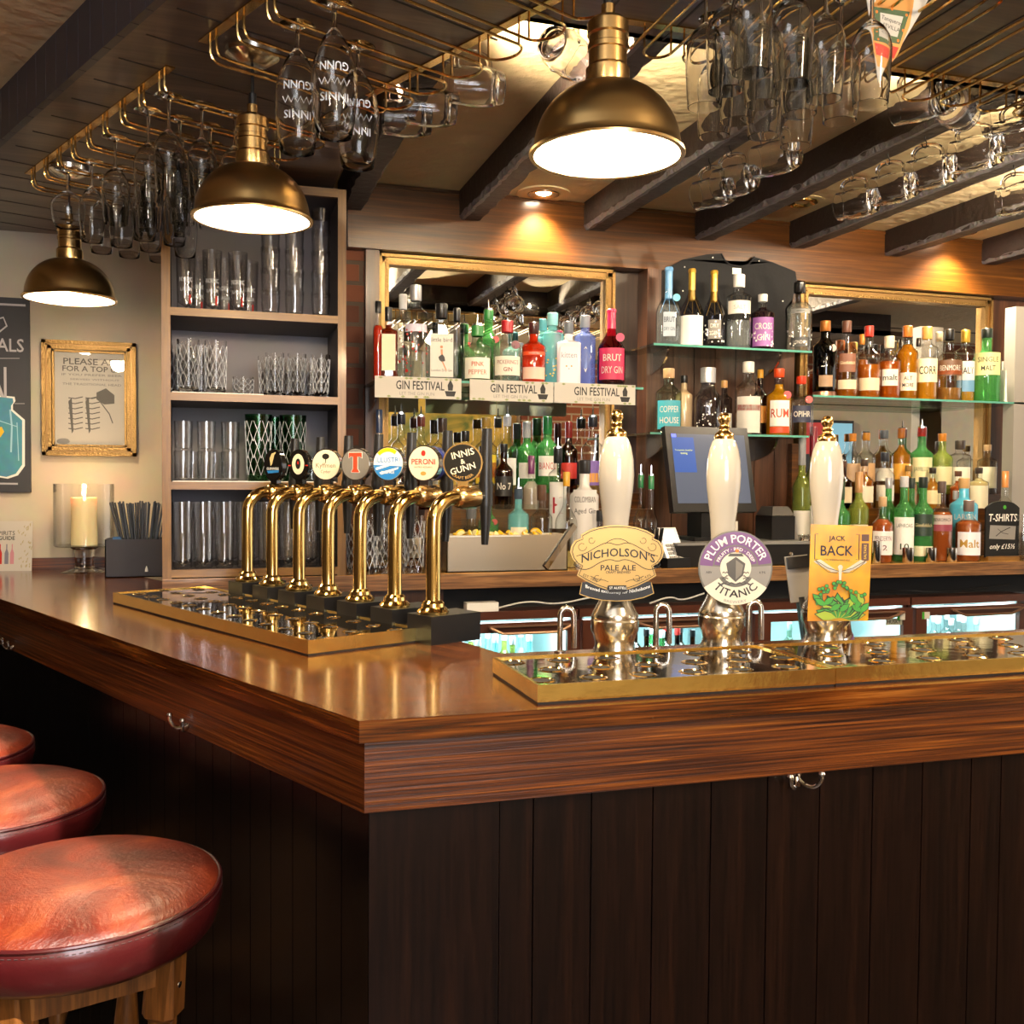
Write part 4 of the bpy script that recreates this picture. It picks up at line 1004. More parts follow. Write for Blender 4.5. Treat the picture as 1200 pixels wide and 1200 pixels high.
got = [(px, put(HALF, px, my, uz[1], 'half pint glasses standing behind the stacks')) for px in (226, 252)]
label_sorted(got, 'half pint glass standing behind the stacked ones, %s from the left')
got = [(px, put(GREENG, px, y, uz[1], 'green patterned tall glasses')) for px, y in ((303, fy), (343, fy), (322, my+.02))]
for (px, o), s_ in zip(got, ('left of the two in front', 'right of the two in front', 'behind between the other two')): o['label'] = 'tall green patterned glass on the third shelf, '+s_
got = [(px, put(STK, px, my, uz[1], 'small dark looking tumblers')) for px in (366, 385)]
label_sorted(got, 'small clear tumbler at the right end of the third shelf, %s of the pair')
got = [(px, put(CUTH, px, y, uz[2], 'cut glass highballs')) for px, y in ((221, fy), (253, fy), (236, my+.02), (208, my+.02))]
label_sorted(got, 'diamond cut highball glass at the left of the second shelf, %s from the left')
o = put(ROCK, 285, my, uz[2], None); o['label'] = 'short cut glass tumbler alone in the middle of the second shelf'
got = [(px, put(HIB, px, y, uz[2], 'faceted highballs')) for px, y in ((322, fy), (348, fy), (376, fy), (313, my), (337, my), (364, my))]
label_sorted(got, 'slim faceted highball glass at the right of the second shelf, %s from the left')
got = [(px, put(TALL, px, y, uz[3], 'etched tall beer glasses')) for px, y in ((218, fy), (249, fy), (279, fy), (232, my+.02), (264, my+.02), (292, my+.02))]
for _, o in got: o.rotation_euler.z = facing(o.location)
label_sorted(got, 'tall etched beer glass with a red mark on the top shelf, %s from the left')
for ci, (px, n) in enumerate(((317, 4), (345, 4), (376, 5))):
    for k in range(n):
        o = put(STK, px, fy+.01, uz[3]+.001+k*(.066), 'tumblers stacked on the top shelf')
        o['label'] = 'clear tumbler in the %s tall stack on the top shelf, %s from the bottom' % (('left', 'middle', 'right')[ci], ORD[k])
# ------------------------------------------------------------------ back bar joinery
X = lambda px, y=YW: at(px, y, 1.6).x
xm0, xm1, xm2 = X(440), X(712), X(750)
xr0, xr1, xr2 = X(926), X(1148), X(1192)
xcol = X(405, YW-.05)
t = thing('back_counter', 'light topped wooden back counter running under the bottles', 'back counter', (ux0, YF, BT))
b = bm_(); box(b, 0, 4, .0, YW-YF, -.05, 0); obj('counter_top', b, W_CTR, t, bevel=.004)
b = bm_(); box(b, 0, 4, -.006, .0, -.052, -.002); obj('front_edge', b, W_CTRE, t, bevel=.003)
b = bm_(); box(b, 0, 4, .12, YW-YF, -.14, -.052); obj('recess_shade_block', b, BLACKM, t)  # black block stands in for the shade of the gap under the counter
b = bm_(); box(b, 0, X(522, YF)-ux0, .02, .1, -BT, -.052); obj('end_panel', b, W_DARK, t)
t = thing('wooden_cornice', 'wide warm brown wooden cornice board above the mirrors', 'cornice', (xcol, YW-.10, 2.295))
b = bm_(); box(b, 0, 4, 0, .1, 0, CEIL-2.295-.001); obj('cornice_board', b, W_BACK, t, bevel=.003)
b = bm_(); box(b, 0, 4, -.008, 0, 0, .012); box(b, 0, 4, -.005, 0, .224, .237); obj('moulding', b, W_BACK, t, bevel=.003)
t = thing('back_bar_panelling', 'brown wooden posts and panels framing the mirrors', 'panelling', (0, YW-.06, 0))
BR2 = brick('column_brick', '6a3a22', '4c2818', '4a3c30')
b = bm_(); box(b, xcol, X(424), 0, .05, BT, 2.295); obj('brick_strip', b, BR2, t, smooth=False)
b = bm_(); box(b, X(424), xm0-.002, -.03, .05, BT, 2.295); obj('post', b, W_POST, t, bevel=.004)
b = bm_(); box(b, xm2-.03, xm2+.03, -.06, .05, BT, 2.295); obj('post', b, W_POST, t, bevel=.004)
b = bm_(); box(b, xm1+.01, xm2-.03, .03, .05, BT, 2.295); obj('panel', b, W_DARK, t)
b = bm_(); x = xm2+.03
while x < xr0-.02: box(b, x+.0015, min(x+.095, xr0-.01)-.0015, .02, .05, BT, 2.295); x += .095
obj('boarded_panel', b, W_POST, t, bevel=.003)
b = bm_(); box(b, xr1+.01, xr2, .03, .05, BT, 2.295); obj('panel', b, W_POST, t)
b = bm_(); box(b, xr0-.035, xr0-.003, -.01, .05, BT, 1.62); obj('post', b, W_BACK, t, bevel=.003)
# grey pole at the right
b = bm_(); box(b, X(1187, YF+.2), X(1215, YF+.2), YF+.2, YF+.26, BT, 2.2); tag(obj('corner_post', b, pr('grey_paint', '9a9690', .5), None, bevel=.01), kind='structure')
def mirror(x0, x1, z0, z1, label, w=.035):
    t = thing('gilt_framed_mirror', label, 'mirror', (x0, YW-.035, z0)); W_, H = x1-x0, z1-z0
    b = bm_(); box(b, .01, W_-.01, .004, .012, .01, H-.01); obj('mirror_glass', b, MIRR, t)
    for nm_, m_, a, c, y0 in (('outer_frame', GOLDF, 0, .012, -.03), ('middle_frame', GOLDD, .012, .026, -.018), ('inner_frame', GOLDF, .026, w+.004, -.024)):
        b = bm_()
        for q in ((a, c, a, H-a), (W_-c, W_-a, a, H-a), (a, W_-a, H-c, H-a), (a, W_-a, a, c)): box(b, q[0], q[1], y0, .012, q[2], q[3])
        obj(nm_, b, m_, t, bevel=.003)
    b = bm_(); n = int(H/.012)
    for i in range(n):
        for x in (w-.002, W_-w+.002, ): box(b, x-.003, x+.003, -.027, -.022, i*.012, i*.012+.007)
    for i in range(int(W_/.012)): box(b, i*.012, i*.012+.007, -.027, -.022, H-w-.001, H-w+.005)
    obj('beaded_edge', b, GOLDF, t)
mirror(xm0, xm1, BT+.25, 2.292, 'large gilt framed mirror behind the gin bottles')
mirror(xr0, xr1, BT+.25, 2.292, 'large gilt framed mirror behind the whisky bottles on the right')
# stepped stands for the bottles
def tiers(x0, x1, label):
    t = thing('stepped_bottle_stand', label, 'bottle stand', (x0, YF, BT)); W_ = x1-x0
    for y0, h in ((.20, .10), (.33, .20), (.42, .26)):
        b = bm_(); box(b, 0, W_, y0, YW-YF-.07, h-.02, h); box(b, 0, W_, y0, y0+.012, 0, h-.02); obj('step', b, W_BACK, t, bevel=.002)
tiers(X(500, YF+.3), xm2-.05, 'stepped wooden stand under the bottles below the left mirror'); tiers(X(962, YF+.3), xr2, 'stepped wooden stand under the whisky bottles below the right mirror')
S1, S2, S3 = 1.80, 1.97, 1.64
yg = YF+.27
def gshelf(x0, x1, y0, y1, z, label, br=None):
    t = thing('glass_shelf', label, 'shelf', (x0, y0, z)); W_ = x1-x0
    b = bm_(); box(b, 0, W_, .0015, y1-y0, -.008, 0); obj('glass_pane', b, GLS, t)
    b = bm_(); box(b, 0, W_, 0, .0015, -.008, 0); obj('polished_edge', b, GLE, t)
    for x in (br or (W_*.14, W_*.86)):
        b = bm_(); D = y1-y0; n = 8
        prof = [(0, -.009), (D*.75, -.009)]+[(D*.75*cos(PI/2*i/n), -.009-.09*sin(PI/2*i/n)) for i in range(1, n+1)]
        va = [b.verts.new((x-.004, D-p[0], p[1])) for p in prof]; vb = [b.verts.new((x+.004, D-p[0], p[1])) for p in prof]
        b.faces.new(va); b.faces.new(vb[::-1])
        for i in range(len(va)): b.faces.new((va[i], vb[i], vb[(i+1) % len(va)], va[(i+1) % len(va)]))
        obj('bracket', b, STEEL, t)
gshelf(X(441, YF+.2), X(748, YF+.2), YF+.16, YW-.06, S1, 'long glass shelf across the left mirror carrying the gin bottles', br=(.012,))
gshelf(X(765, YF+.2), X(950, YF+.2), YF+.2, YW-.05, S2, 'upper glass shelf of the middle bay with champagne necked bottles')
gshelf(X(762, YF+.2), X(948, YF+.2), YF+.2, YW-.05, S3, 'lower glass shelf of the middle bay above the till')
gshelf(X(952, YF+.2), X(1200, YF+.2), YF+.2, YW-.06, S1, 'glass shelf across the right mirror carrying whisky bottles', br=(.02,))
for i, (a, c) in enumerate(((439.5, 541), (551, 649), (650, 745))):
    p0, p1 = at(a, YF+.15, S1-.03), at(c, YF+.15, S1-.03); W_ = p1.x-p0.x
    t = thing('shelf_edge_sign', 'pale strip reading Gin Festival on the gin shelf edge, %s of three' % ('left', 'middle', 'right')[i], 'sign', ((p0.x+p1.x)/2, YF+.154, S1-.030))
    b = bm_(); xz(b, [(-W_/2, -.036), (W_/2, -.036), (W_/2, .036), (-W_/2, .036)], 0, .003); s_ = obj('strip', b, PAPER, t)
    let(s_, 'GIN FESTIVAL', INK, y=-.0006, w=W_*.56, h=.030, cx=W_*.02, cz=.008, bold=True); let(s_, 'LET THE GIN FUN', INKG, y=-.0006, w=W_*.40, cx=-W_*.02, cz=-.020)
    x = W_*.37; emb(s_, 'pineapple_cup_emblem', [[(x-.008, -.006), (x+.008, -.006), (x+.010, .012), (x, .032), (x-.010, .012)], [(x-.02, -.008), (x+.02, -.008), (x+.014, -.026), (x-.014, -.026)]], INK, -.0006)
    rnd = random.Random(i); emb(s_, 'leaf_print', [[(u, v), (u+.008, v+.004), (u+.016, v), (u+.008, v-.004)] for u, v in [(rnd.uniform(-W_/2, W_/2-.017), rnd.choice((-.031, .031))) for _ in range(14)]], pr('leaf_print_green', '8f9a62', .6), -.0006)

# ------------------------------------------------------------------ bottles
SH = {  # height fractions: (shoulder start, neck start, neck radius/body radius, cap start, square)
    'round': (.58, .72, .36, .90, 0), 'tall': (.62, .76, .40, .88, 0), 'square': (.66, .72, .34, .84, 1), 'champ': (.42, .74, .30, .74, 0),
    'wine': (.58, .72, .36, .80, 0), 'whisky': (.56, .72, .34, .88, 0), 'squat': (.60, .72, .38, .84, 0), 'bulb': (.46, .68, .28, .88, 0), 'cyl': (.70, .78, .42, .86, 0), 'boston': (.66, .76, .36, .90, 0), 'flare': (.5, .74, .5, .80, 0)}
def bottle(px, top, w, y, z, kind, label, g='clear', liq=None, lv=.85, cap='141414', labs=(), group=None, capn='cap', pour=0, extra=None, base=None):
    q = at(px, y, z); zt = P(px, top, y=y).z; H = zt-z
    if pour: H -= .035
    k = proj((q.x, y, z+H/2))[2]/FPX; r = w*k/2
    hs, hn, nr, hc, sq = SH[kind]; yd = .62 if sq else 1; n = 6 if sq else 2; seg = 24
    t = thing('spirit_bottle', label, 'bottle', (q.x, y, z), facing(q)*.8, group)
    rn = max(.0095, r*nr)
    def prof(e, top_):
        p = [(0, .002+e), (r*.93-e, .0+e), (r-e, .006+e), (r-e, H*hs)]
        for i in range(1, 7):
            u = i/6; p.append((rn+(r-rn)*(.5+.5*cos(PI*u))-e, H*(hs+(hn-hs)*u)))
        if kind == 'flare': p.append((rn*1.0-e, H*hc))
        else: p.append((rn-e, H*hc))
        return p
    opaque = g.startswith('#'); tint = {'clear': None, 'green': (.10, .42, .12), 'olive': (.35, .42, .08), 'dark': (.05, .04, .03), 'blue': (.25, .35, .85), 'teal': (.30, .78, .82), 'brown': (.25, .10, .04), 'pink': (.6, .1, .2), 'smoke': (.55, .55, .6), 'pale': (.80, .88, .80)}
    if opaque: gm = pr('glaze_'+g[1:], g[1:], .2, coat=.6)
    elif g == 'clear': gm = glass('bottle_clear', tint=(.97, .98, .97), edge=.35, base=.07)
    else: gm = liquid('glassy_'+g, tuple(v for v in tint[g]), .35) if g in ('green', 'blue', 'teal', 'olive') else glass('bottle_'+g, tint=tint[g], edge=.4, base=.07)
    b = bm_(); lathe(b, prof(0, 0)+[(0, H*hc)], seg, n=n, ydepth=yd); gb = obj('glass_body', b, gm, t, ang=50)
    if g in ('green', 'blue', 'teal', 'olive') or opaque: gm_ = gm
    if liq and not opaque:
        e = .0018; full = prof(e, 0); zl = H*lv*hc if lv <= 1 else H*lv; pts = []
        for a, c in zip(full, full[1:]):
            if not pts: pts.append(a)
            if c[1] <= zl: pts.append(c)
            else:
                u = (zl-a[1])/max(1e-6, c[1]-a[1])
                if 0 < u < 1: pts.append((a[0]+(c[0]-a[0])*u, zl))
                break
        pts.append((0, pts[-1][1])); b = bm_(); lathe(b, pts, seg, n=n, ydepth=yd)
        obj('liquid', b, liquid('liquid_'+liq, liq), t, ang=50)
    b = bm_(); rc = rn*(1.12 if kind != 'champ' else 1.03)
    if kind == 'champ': lathe(b, [(rn+.001, H*.60), (rc, H*.74), (rc, H*.95), (rc*1.12, H*.955), (rc*1.12, H*.985), (rc*.9, H), (0, H)], 18)
    else: lathe(b, [(rn+.0006, H*(hc-.03)), (rc, H*(hc-.02)), (rc*1.02, H*.992), (rc*.9, H), (0, H)], 18)
    cm = pr('cap_'+cap, cap, .3, .5 if cap in ('c9a13c', 'b9b9bd', 'b87333') else 0, coat=.3)
    obj('neck_foil' if kind == 'champ' else capn, b, cm, t)
    if kind == 'champ':
        b = bm_()
        for a in (-.9, 0, .9): tube(b, [((r*1.01)*.95*sin(a*1.0)*(.32+.62*(1-u)), -(r*1.01)*.95*cos(a)*(.32+.62*(1-u))-.001, H*(.42+.2*u)) for u in (0, .5, 1)], .0013, 5)
        obj('neck_strap', b, cm, t)
    if pour:
        b = bm_(); lathe(b, [(rn, H-.002), (rn, H+.006), (.004, H+.009), (.003, H+.02), (.0022, H+.038), (0, H+.038)], 10); obj('pourer', b, CHROME, t)
    for L_ in labs:                           # (z0, z1, colour, text, ink, half-angle, text height)
        z0, z1, lc, tx, ic = L_[:5]; ha = L_[5] if len(L_) > 5 else 1.05; b = bm_()
        if sq:
            hw_ = r*.72*min(1, ha); yy = -r*yd-.0012
            for s0 in (0,): box(b, -hw_, hw_, yy, yy+.001, z0*H, z1*H)
            f = lambda u, v, yy=yy: (u, yy-.0005, v); width = hw_*2
        else:
            lathe(b, [(r+.0007, z0*H), (r+.0007, z1*H)], 12, a0=-PI/2-ha, a1=-PI/2+ha); rr_ = r+.0012
            f = lambda u, v, rr_=rr_: (rr_*sin(u/rr_), -rr_*cos(u/rr_), v); width = 2*r*min(ha, .9)
        lb = obj('label' if lc != 'none' else 'label', b, pr('label_'+lc, lc, .45), t)
        if tx:
            lines = tx.split('|'); b = bm_(); zz = z1-(z1-z0)/(len(lines)+.6)*.8
            for ln in lines:
                if not ln:
                    zz -= (z1-z0)/(len(lines)+.6); continue
                hgt = (z1-z0)*H/(len(lines)+.8)*.62; ww = min(width*.9, hgt*.7*len(ln)); hgt = min(hgt, ww/len(ln)*2.2); text(b, ln, w=ww, h=hgt, cz=zz*H, f=f, bold=len(ln) < 6); zz -= (z1-z0)/(len(lines)+.6)
            obj('lettering', b, pr('ink_'+ic, ic, .5), lb, smooth=False)
    if extra: extra(t, r, H)
    return t
def dots(t, r, H):
    b = bm_(); rnd = random.Random(int(r*1e5))
    for _ in range(22):
        a, z = rnd.uniform(-1.3, 1.3), H*rnd.uniform(.08, .58); d = rnd.uniform(.0025, .0048)
        flat(b, disc(10, d), 0, f=lambda u, v: ((r+.0009)*sin(a+u/r), -(r+.0009)*cos(a+u/r), z+v))
    obj('red_dot_print', b, INKR, t, smooth=False)
def bird(t, r, H):
    y = -r*.62-.0022; b = bm_(); flat(b, [(-.012, H*.30), (.002, H*.34), (.010, H*.30), (.012, H*.25), (.0, H*.24), (-.008, H*.26)], y); obj('dress_print', b, INK, t, smooth=False)
    b = bm_(); flat(b, disc(10, .005, -.001, H*.43), y); flat(b, [(-.004, H*.40), (.003, H*.40), (.004, H*.33), (-.003, H*.33)], y); flat(b, [(-.001, H*.25), (.004, H*.25), (.018, H*.13), (.014, H*.13)], y); obj('figure_print', b, pr('skin_print', 'c88456', .5), t, smooth=False)
def eyes(t, r, H):
    y = -r*.62-.0022; b = bm_(); flat(b, disc(10, .003, -.009, H*.30), y); flat(b, disc(10, .003, .009, H*.30), y); obj('eye_print', b, GLDP, t, smooth=False)
    b = bm_(); flat(b, disc(8, .0018, 0, H*.26), y); obj('nose_print', b, INK, t, smooth=False)
def diamond(t, r, H):
    b = bm_(); f = lambda u, v: ((r+.001)*sin(u/r), -(r+.001)*cos(u/r), v); flat(b, [(-.022, H*.42), (0, H*.56), (.022, H*.42), (0, H*.20)], 0, f=f); obj('diamond_label', b, PAPER, t, smooth=False)
def tagp(c):
    def e(t, r, H):
        b = bm_(); lathe(b, [(0, 0), (r*.3, 0), (r*.3, .002), (0, .002)], 16, M=Matrix.Translation((r*.55, -r*.8, H*.60)) @ Matrix.Rotation(PI/2, 4, 'X')); obj('round_tag', b, pr('tag_'+c, c, .35), t)
    return e
def leafy(t, r, H):
    b = bm_(); rnd = random.Random(4)
    for _ in range(26):
        a, z = rnd.uniform(-1.2, 1.2), H*rnd.uniform(.1, .5); flat(b, [(-.003, 0), (.001, .004), (.005, 0), (.001, -.003)], 0, f=lambda u, v: ((r+.001)*sin(a+u/r), -(r+.001)*cos(a+u/r), z+v))
    obj('yellow_print', b, YELP, t, smooth=False)
def floral(t, r, H):
    b = bm_(); rnd = random.Random(int(r*9e5))
    for _ in range(20):
        a, z = rnd.uniform(-1.2, 1.2), H*rnd.uniform(.08, .34); flat(b, disc(6, rnd.uniform(.002, .005)), 0, f=lambda u, v: ((r+.001)*sin(a+u/r), -(r+.001)*cos(a+u/r), z+v))
    obj('white_flower_print', b, INKW, t, smooth=False)
W, K = 'd9d3c8', '1c1a18'
G1 = 'gins on the shelf before the left mirror'
ya, yb_ = YF+.22, YF+.34
bottle(443, 353, 12, ya, S1, 'tall', 'narrow bright orange red bottle with black cap, left end of the gin shelf', liq='d8340c', lv=.78, cap='161414', group=G1)
bottle(455, 360, 22, ya, S1, 'square', 'square dark amber bottle with a tall cream label, second on the gin shelf', liq='7a2408', lv=.9, cap='161414', labs=((.12, .62, 'e9dfb8', '', K),), group=G1)
bottle(472, 345, 20, yb_, S1, 'cyl', 'clear red dotted bottle with a white cap, behind the taller dotted one', cap='d9d9dc', extra=dots, group=G1)
bottle(487, 334, 28, ya, S1, 'cyl', 'tall clear bottle printed with red dots and a silver cap', cap='b9b9bd', extra=dots, labs=((.50, .58, 'd9cfe0', '', K),), group=G1)
bottle(517, 356, 37, ya, S1, 'square', 'square clear bottle with a white label of a woman in a black dress', liq='e9ece9', lv=.6, cap='161414', labs=((.05, .60, W, 'little bird||||London Dry Gin', K, 1),), extra=bird, group=G1)
bottle(535, 361, 18, yb_, S1, 'cyl', 'dark smoky bottle with a black cap behind the woman label bottle', g='smoke', cap='161414', group=G1)
bottle(559, 370, 33, ya, S1, 'squat', 'stout clear bottle with a cream label lettered in orange', g='pale', cap='2f7f3c', liq='dfe6cf', lv=.7, labs=((.06, .42, 'eeead8', 'PINK|PEPPER', 'c0582a'),), group=G1, pour=1)
bottle(572, 352, 28, yb_, S1, 'round', 'green bottle with a red dot and pourer, behind the orange lettered one', g='green', cap='2f7f3c', pour=1, extra=tagp('c6281c'), group=G1)
bottle(594, 376, 33, ya, S1, 'squat', 'round shouldered clear bottle with a red wax cap and pale label', cap='b3202c', liq='e4e0d8', lv=.7, labs=((.12, .42, 'efe7d6', "PICKERING'S|GIN", '8a3a2a'),), extra=tagp('6a1420'), group=G1)
bottle(625, 378, 29, ya, S1, 'squat', 'bright orange red gin bottle with a pale pink band', liq='e2350a', lv=.97, cap='3a1410', labs=((.08, .27, 'f2c9b4', '', K), (.46, .52, 'e2572a', 'WHITLEY NEILL', W)), group=G1)
bottle(636, 374, 20, yb_, S1, 'cyl', 'teal bottle half hidden behind the orange one', g='teal', cap='5fb4c4', group=G1)
bottle(647, 367, 27, ya+.05, S1, 'cyl', 'turquoise bottle scattered with yellow print', g='teal', cap='8fd4dc', extra=leafy, group=G1)
bottle(666, 377, 28, ya, S1, 'square', 'frosted white bottle with a cat face and grey cap', g='#e9e6ee', cap='6f7680', labs=((.03, .60, 'efeaf0', 'kitten||', 'a09aa8'),), extra=eyes, group=G1)
bottle(685, 370, 25, ya+.04, S1, 'cyl', 'cobalt blue bottle with a white diamond label', g='blue', cap='8a8f9a', extra=diamond, group=G1)
bottle(716, 362, 33, ya+.01, S1+.016, 'champ', 'pink foiled bottle with a crimson label and ribbon on a steel coaster', g='pink', liq='5a0c1c', cap='c92456', labs=((.04, .46, 'c92456', 'BRUT|DRY GIN', W),), extra=tagp('c92456'), group=G1)
q = at(716, ya+.01, S1); b = bm_(); lathe(b, [(0, 0), (.062, 0), (.063, .004), (.052, .012), (.044, .0155), (0, .0155)], 32); o = obj('bottle_coaster', b, STEEL); o.location = q; tag(o, 'round steel coaster beneath the pink foiled bottle', 'coaster')
G2 = 'bottles on the upper middle glass shelf'; ym = YF+.30
bottle(783, 313, 29, ym, S2, 'champ', 'clear bottle with a sky blue foil neck at the left of the upper middle shelf', cap='6aa6dc', liq='dfe6ec', lv=.7, labs=((.12, .42, 'a9b4c2', 'BRUT|DRY GIN', '2a3442', .5),), extra=tagp('6ac0dc'), group=G2)
bottle(810, 315, 27, ym, S2, 'champ', 'gold foiled bottle with a large white label showing green leaves', g='smoke', cap='c9a13c', labs=((.03, .40, 'ece8e0', '', K, 1.2),), group=G2)
bottle(836, 317, 26, ym, S2, 'champ', 'gold foiled bottle with white printed sides and no white label', g='smoke', cap='c9a13c', labs=((.12, .36, '7a7672', 'DRY|GIN', W, .6),), extra=floral, group=G2)
bottle(865, 322, 29, ym, S2, 'cyl', 'clear facetted bottle with a white and red neck and white label band', cap='e9e4e0', liq='e4e9ec', lv=.45, labs=((.47, .64, W, 'SALT', '9a9a9a'),), group=G2)
bottle(893, 345, 27, ym, S2, 'boston', 'small dark purple bottle with a white cap and violet label', liq='2a0f1c', lv=.85, cap='efece8', labs=((.08, .58, '9a5fa8', 'CROSS|GIN', W),), extra=floral, group=G2)
bottle(936, 331, 29, ym-.04, S2, 'tall', 'clear bottle with white skull like print and a black cap at the shelf end', cap='161414', liq='d8dcd8', lv=.8, labs=((.06, .2, '3a3a3a', 'LONDON', W, .8), (.54, .60, '9a9a96', 'RIPSNIFF', K, .8)), extra=floral, group=G2)
G3 = 'bottles on the lower middle glass shelf'
bottle(783, 432, 30, ym-.02, S3, 'tall', 'clear bottle with a turquoise label at the left of the lower middle shelf', g='pale', cap='c9a37a', labs=((.06, .50, '3fa6b8', 'COPPER|HOUSE', W),), group=G3)
bottle(801, 440, 20, ym+.06, S3, 'boston', 'beige stoneware bottle with a black stopper', g='#c9ae86', cap='161414', group=G3)
bottle(829, 431, 32, ym, S3, 'flare', 'grey tinted flared bottle with white flowers and a silver stopper', g='smoke', cap='b9b9bd', labs=((.02, .09, '8a8a92', 'GIN', W),), extra=floral, group=G3)
bottle(848, 446, 19, ym+.06, S3, 'boston', 'small clear bottle with a cork and cream label in the lower middle shelf', g='smoke', cap='b98a54', labs=((.1, .4, 'e9e4d6', '', K),), group=G3)
bottle(876, 424, 30, ym, S3, 'tall', 'clear bottle with white label and red band on the lower middle shelf', cap='ece4d8', labs=((.03, .52, W, '', K), (.33, .41, 'b8402c', 'NICHOLSON', W)), group=G3)
bottle(890, 433, 18, ym+.07, S3, 'round', 'dark amber bottle with a yellow neck behind the red banded white label', g='brown', cap='d99a2a', labs=((.2, .45, 'f0a03a', '', K),), group=G3)
bottle(912, 432, 30, ym, S3, 'round', 'yellow liquid bottle with orange cap and white and orange label', liq='d99a0c', lv=.85, cap='d8481c', labs=((.14, .52, 'f4efe2', 'RUM', 'c0482a', .8), (.04, .13, 'd8481c', '', W, .8)), extra=tagp('c6281c'), group=G3)
bottle(938, 441, 28, ym-.04, S3, 'round', 'clear bottle with red cap and navy label above the till', cap='d83a1c', labs=((.22, .50, '262a44', 'OPIHR', W, .8),), extra=tagp('d83a1c'), group=G3)
G4 = 'whiskies on the glass shelf before the right mirror'; yw = YF+.27
bottle(966, 376, 27, yw, S1+.02, 'tall', 'dark brown bottle with copper top and base at the left end of the whisky shelf', g='dark', cap='b87333', liq='1a0a05', labs=((.06, .22, 'a08060', '', K, .6),), extra=tagp('c9a89a'), group=G4)
q = at(966, yw, S1); b = bm_(); lathe(b, [(0, 0), (.046, 0), (.046, .018), (.042, .0195), (0, .0195)], 28); o = obj('copper_stand', b, pr('copper', (.6, .3, .2), .3, 1)); o.location = q; tag(o, 'round copper stand beneath the dark brown bottle', 'stand')
bottle(991, 376, 28, yw, S1, 'whisky', 'clear sloping shouldered bottle with a brown shield label on the whisky shelf', liq='b0600c', lv=.20, cap='6a4638', labs=((.32, .56, '7a4a34', 'Glenfiddich', 'e8d9b0', .7), (.1, .22, 'd8c9a8', '', K, .8)), group=G4)
bottle(1017, 382, 28, yw, S1, 'whisky', 'half full amber bottle with a red neck seal', liq='c06a14', lv=.52, cap='c0382a', labs=((.1, .27, 'e0c9a8', '', K, .9),), group=G4)
bottle(1009, 392, 15, yw+.12, S1, 'tall', 'slim amber bottle behind the red sealed one', liq='c06a14', lv=.7, cap='c9802a', group=G4)
bottle(1041, 394, 27, yw, S1, 'squat', 'broad amber bottle with a square white label and cream cap', liq='b8580c', lv=.7, cap='e9dcc0', labs=((.2, .46, W, 'malt', K, .7),), extra=None, group=G4)
bottle(1062, 382, 25, yw+.02, S1, 'tall', 'golden bottle with an orange cap and pale lower label', liq='c07a10', lv=.85, cap='d8782a', labs=((.12, .36, 'ecd9c4', 'ALT|MORE', K, .9),), group=G4)
bottle(1085, 383, 25, yw, S1, 'cyl', 'pale bottle with a cream label and orange topped neck', liq='d0901c', lv=.35, cap='e0b060', labs=((.24, .56, 'f0e6bc', 'CORR', K),), group=G4)
bottle(1099, 389, 20, yw+.10, S1, 'round', 'bottle with a pale band on its neck behind the cream labelled ones', liq='c98a1c', lv=.6, cap='d9cdb0', group=G4)
bottle(1111, 386, 30, yw, S1, 'whisky', 'clear bottle with a black cap and brown striped label', liq='a8783a', lv=.2, cap='161414', labs=((.34, .56, '6a4a34', 'BENMORE', W), (.36, .42, 'c0602a', '', W)), group=G4)
bottle(1130, 387, 22, yw+.02, S1, 'cyl', 'slim bottle with white and sky blue label on the whisky shelf', liq='d8a83a', lv=.2, cap='c9a13c', labs=((.14, .30, '6a9ac0', '', W), (.30, .56, 'ece8dc', 'MALT', K)), group=G4)
bottle(1155, 385, 31, yw, S1, 'round', 'green glass bottle with a wide pale yellow label at the right of the whisky shelf', g='green', cap='1f2a24', labs=((.36, .66, 'e0dc9a', 'SINGLE|MALT', K),), group=G4)
for i, (px, top) in enumerate(((1055, 397), (1075, 396))): bottle(px, top, 14, yw+.13, S1, 'round', 'dark capped bottle far back on the whisky shelf, %s of the two hidden ones' % ('left', 'right')[i], liq='a8680c', lv=.7, cap='2a241c', group=G4)
q = at(1180, yw, S1); t = thing('steel_cup', 'grey steel cup with a folded white card at the right end of the whisky shelf', 'cup', q)
b = bm_(); lathe(b, [(0, 0), (.044, 0), (.038, .14), (.036, .14), (.04, .01), (0, .008)], 28); obj('cup_body', b, pr('grey_metal', (.5, .49, .46), .4, .8), t); b = bm_(); box(b, -.026, .026, -.004, .006, .05, .178); obj('white_card', b, PAPER, t)
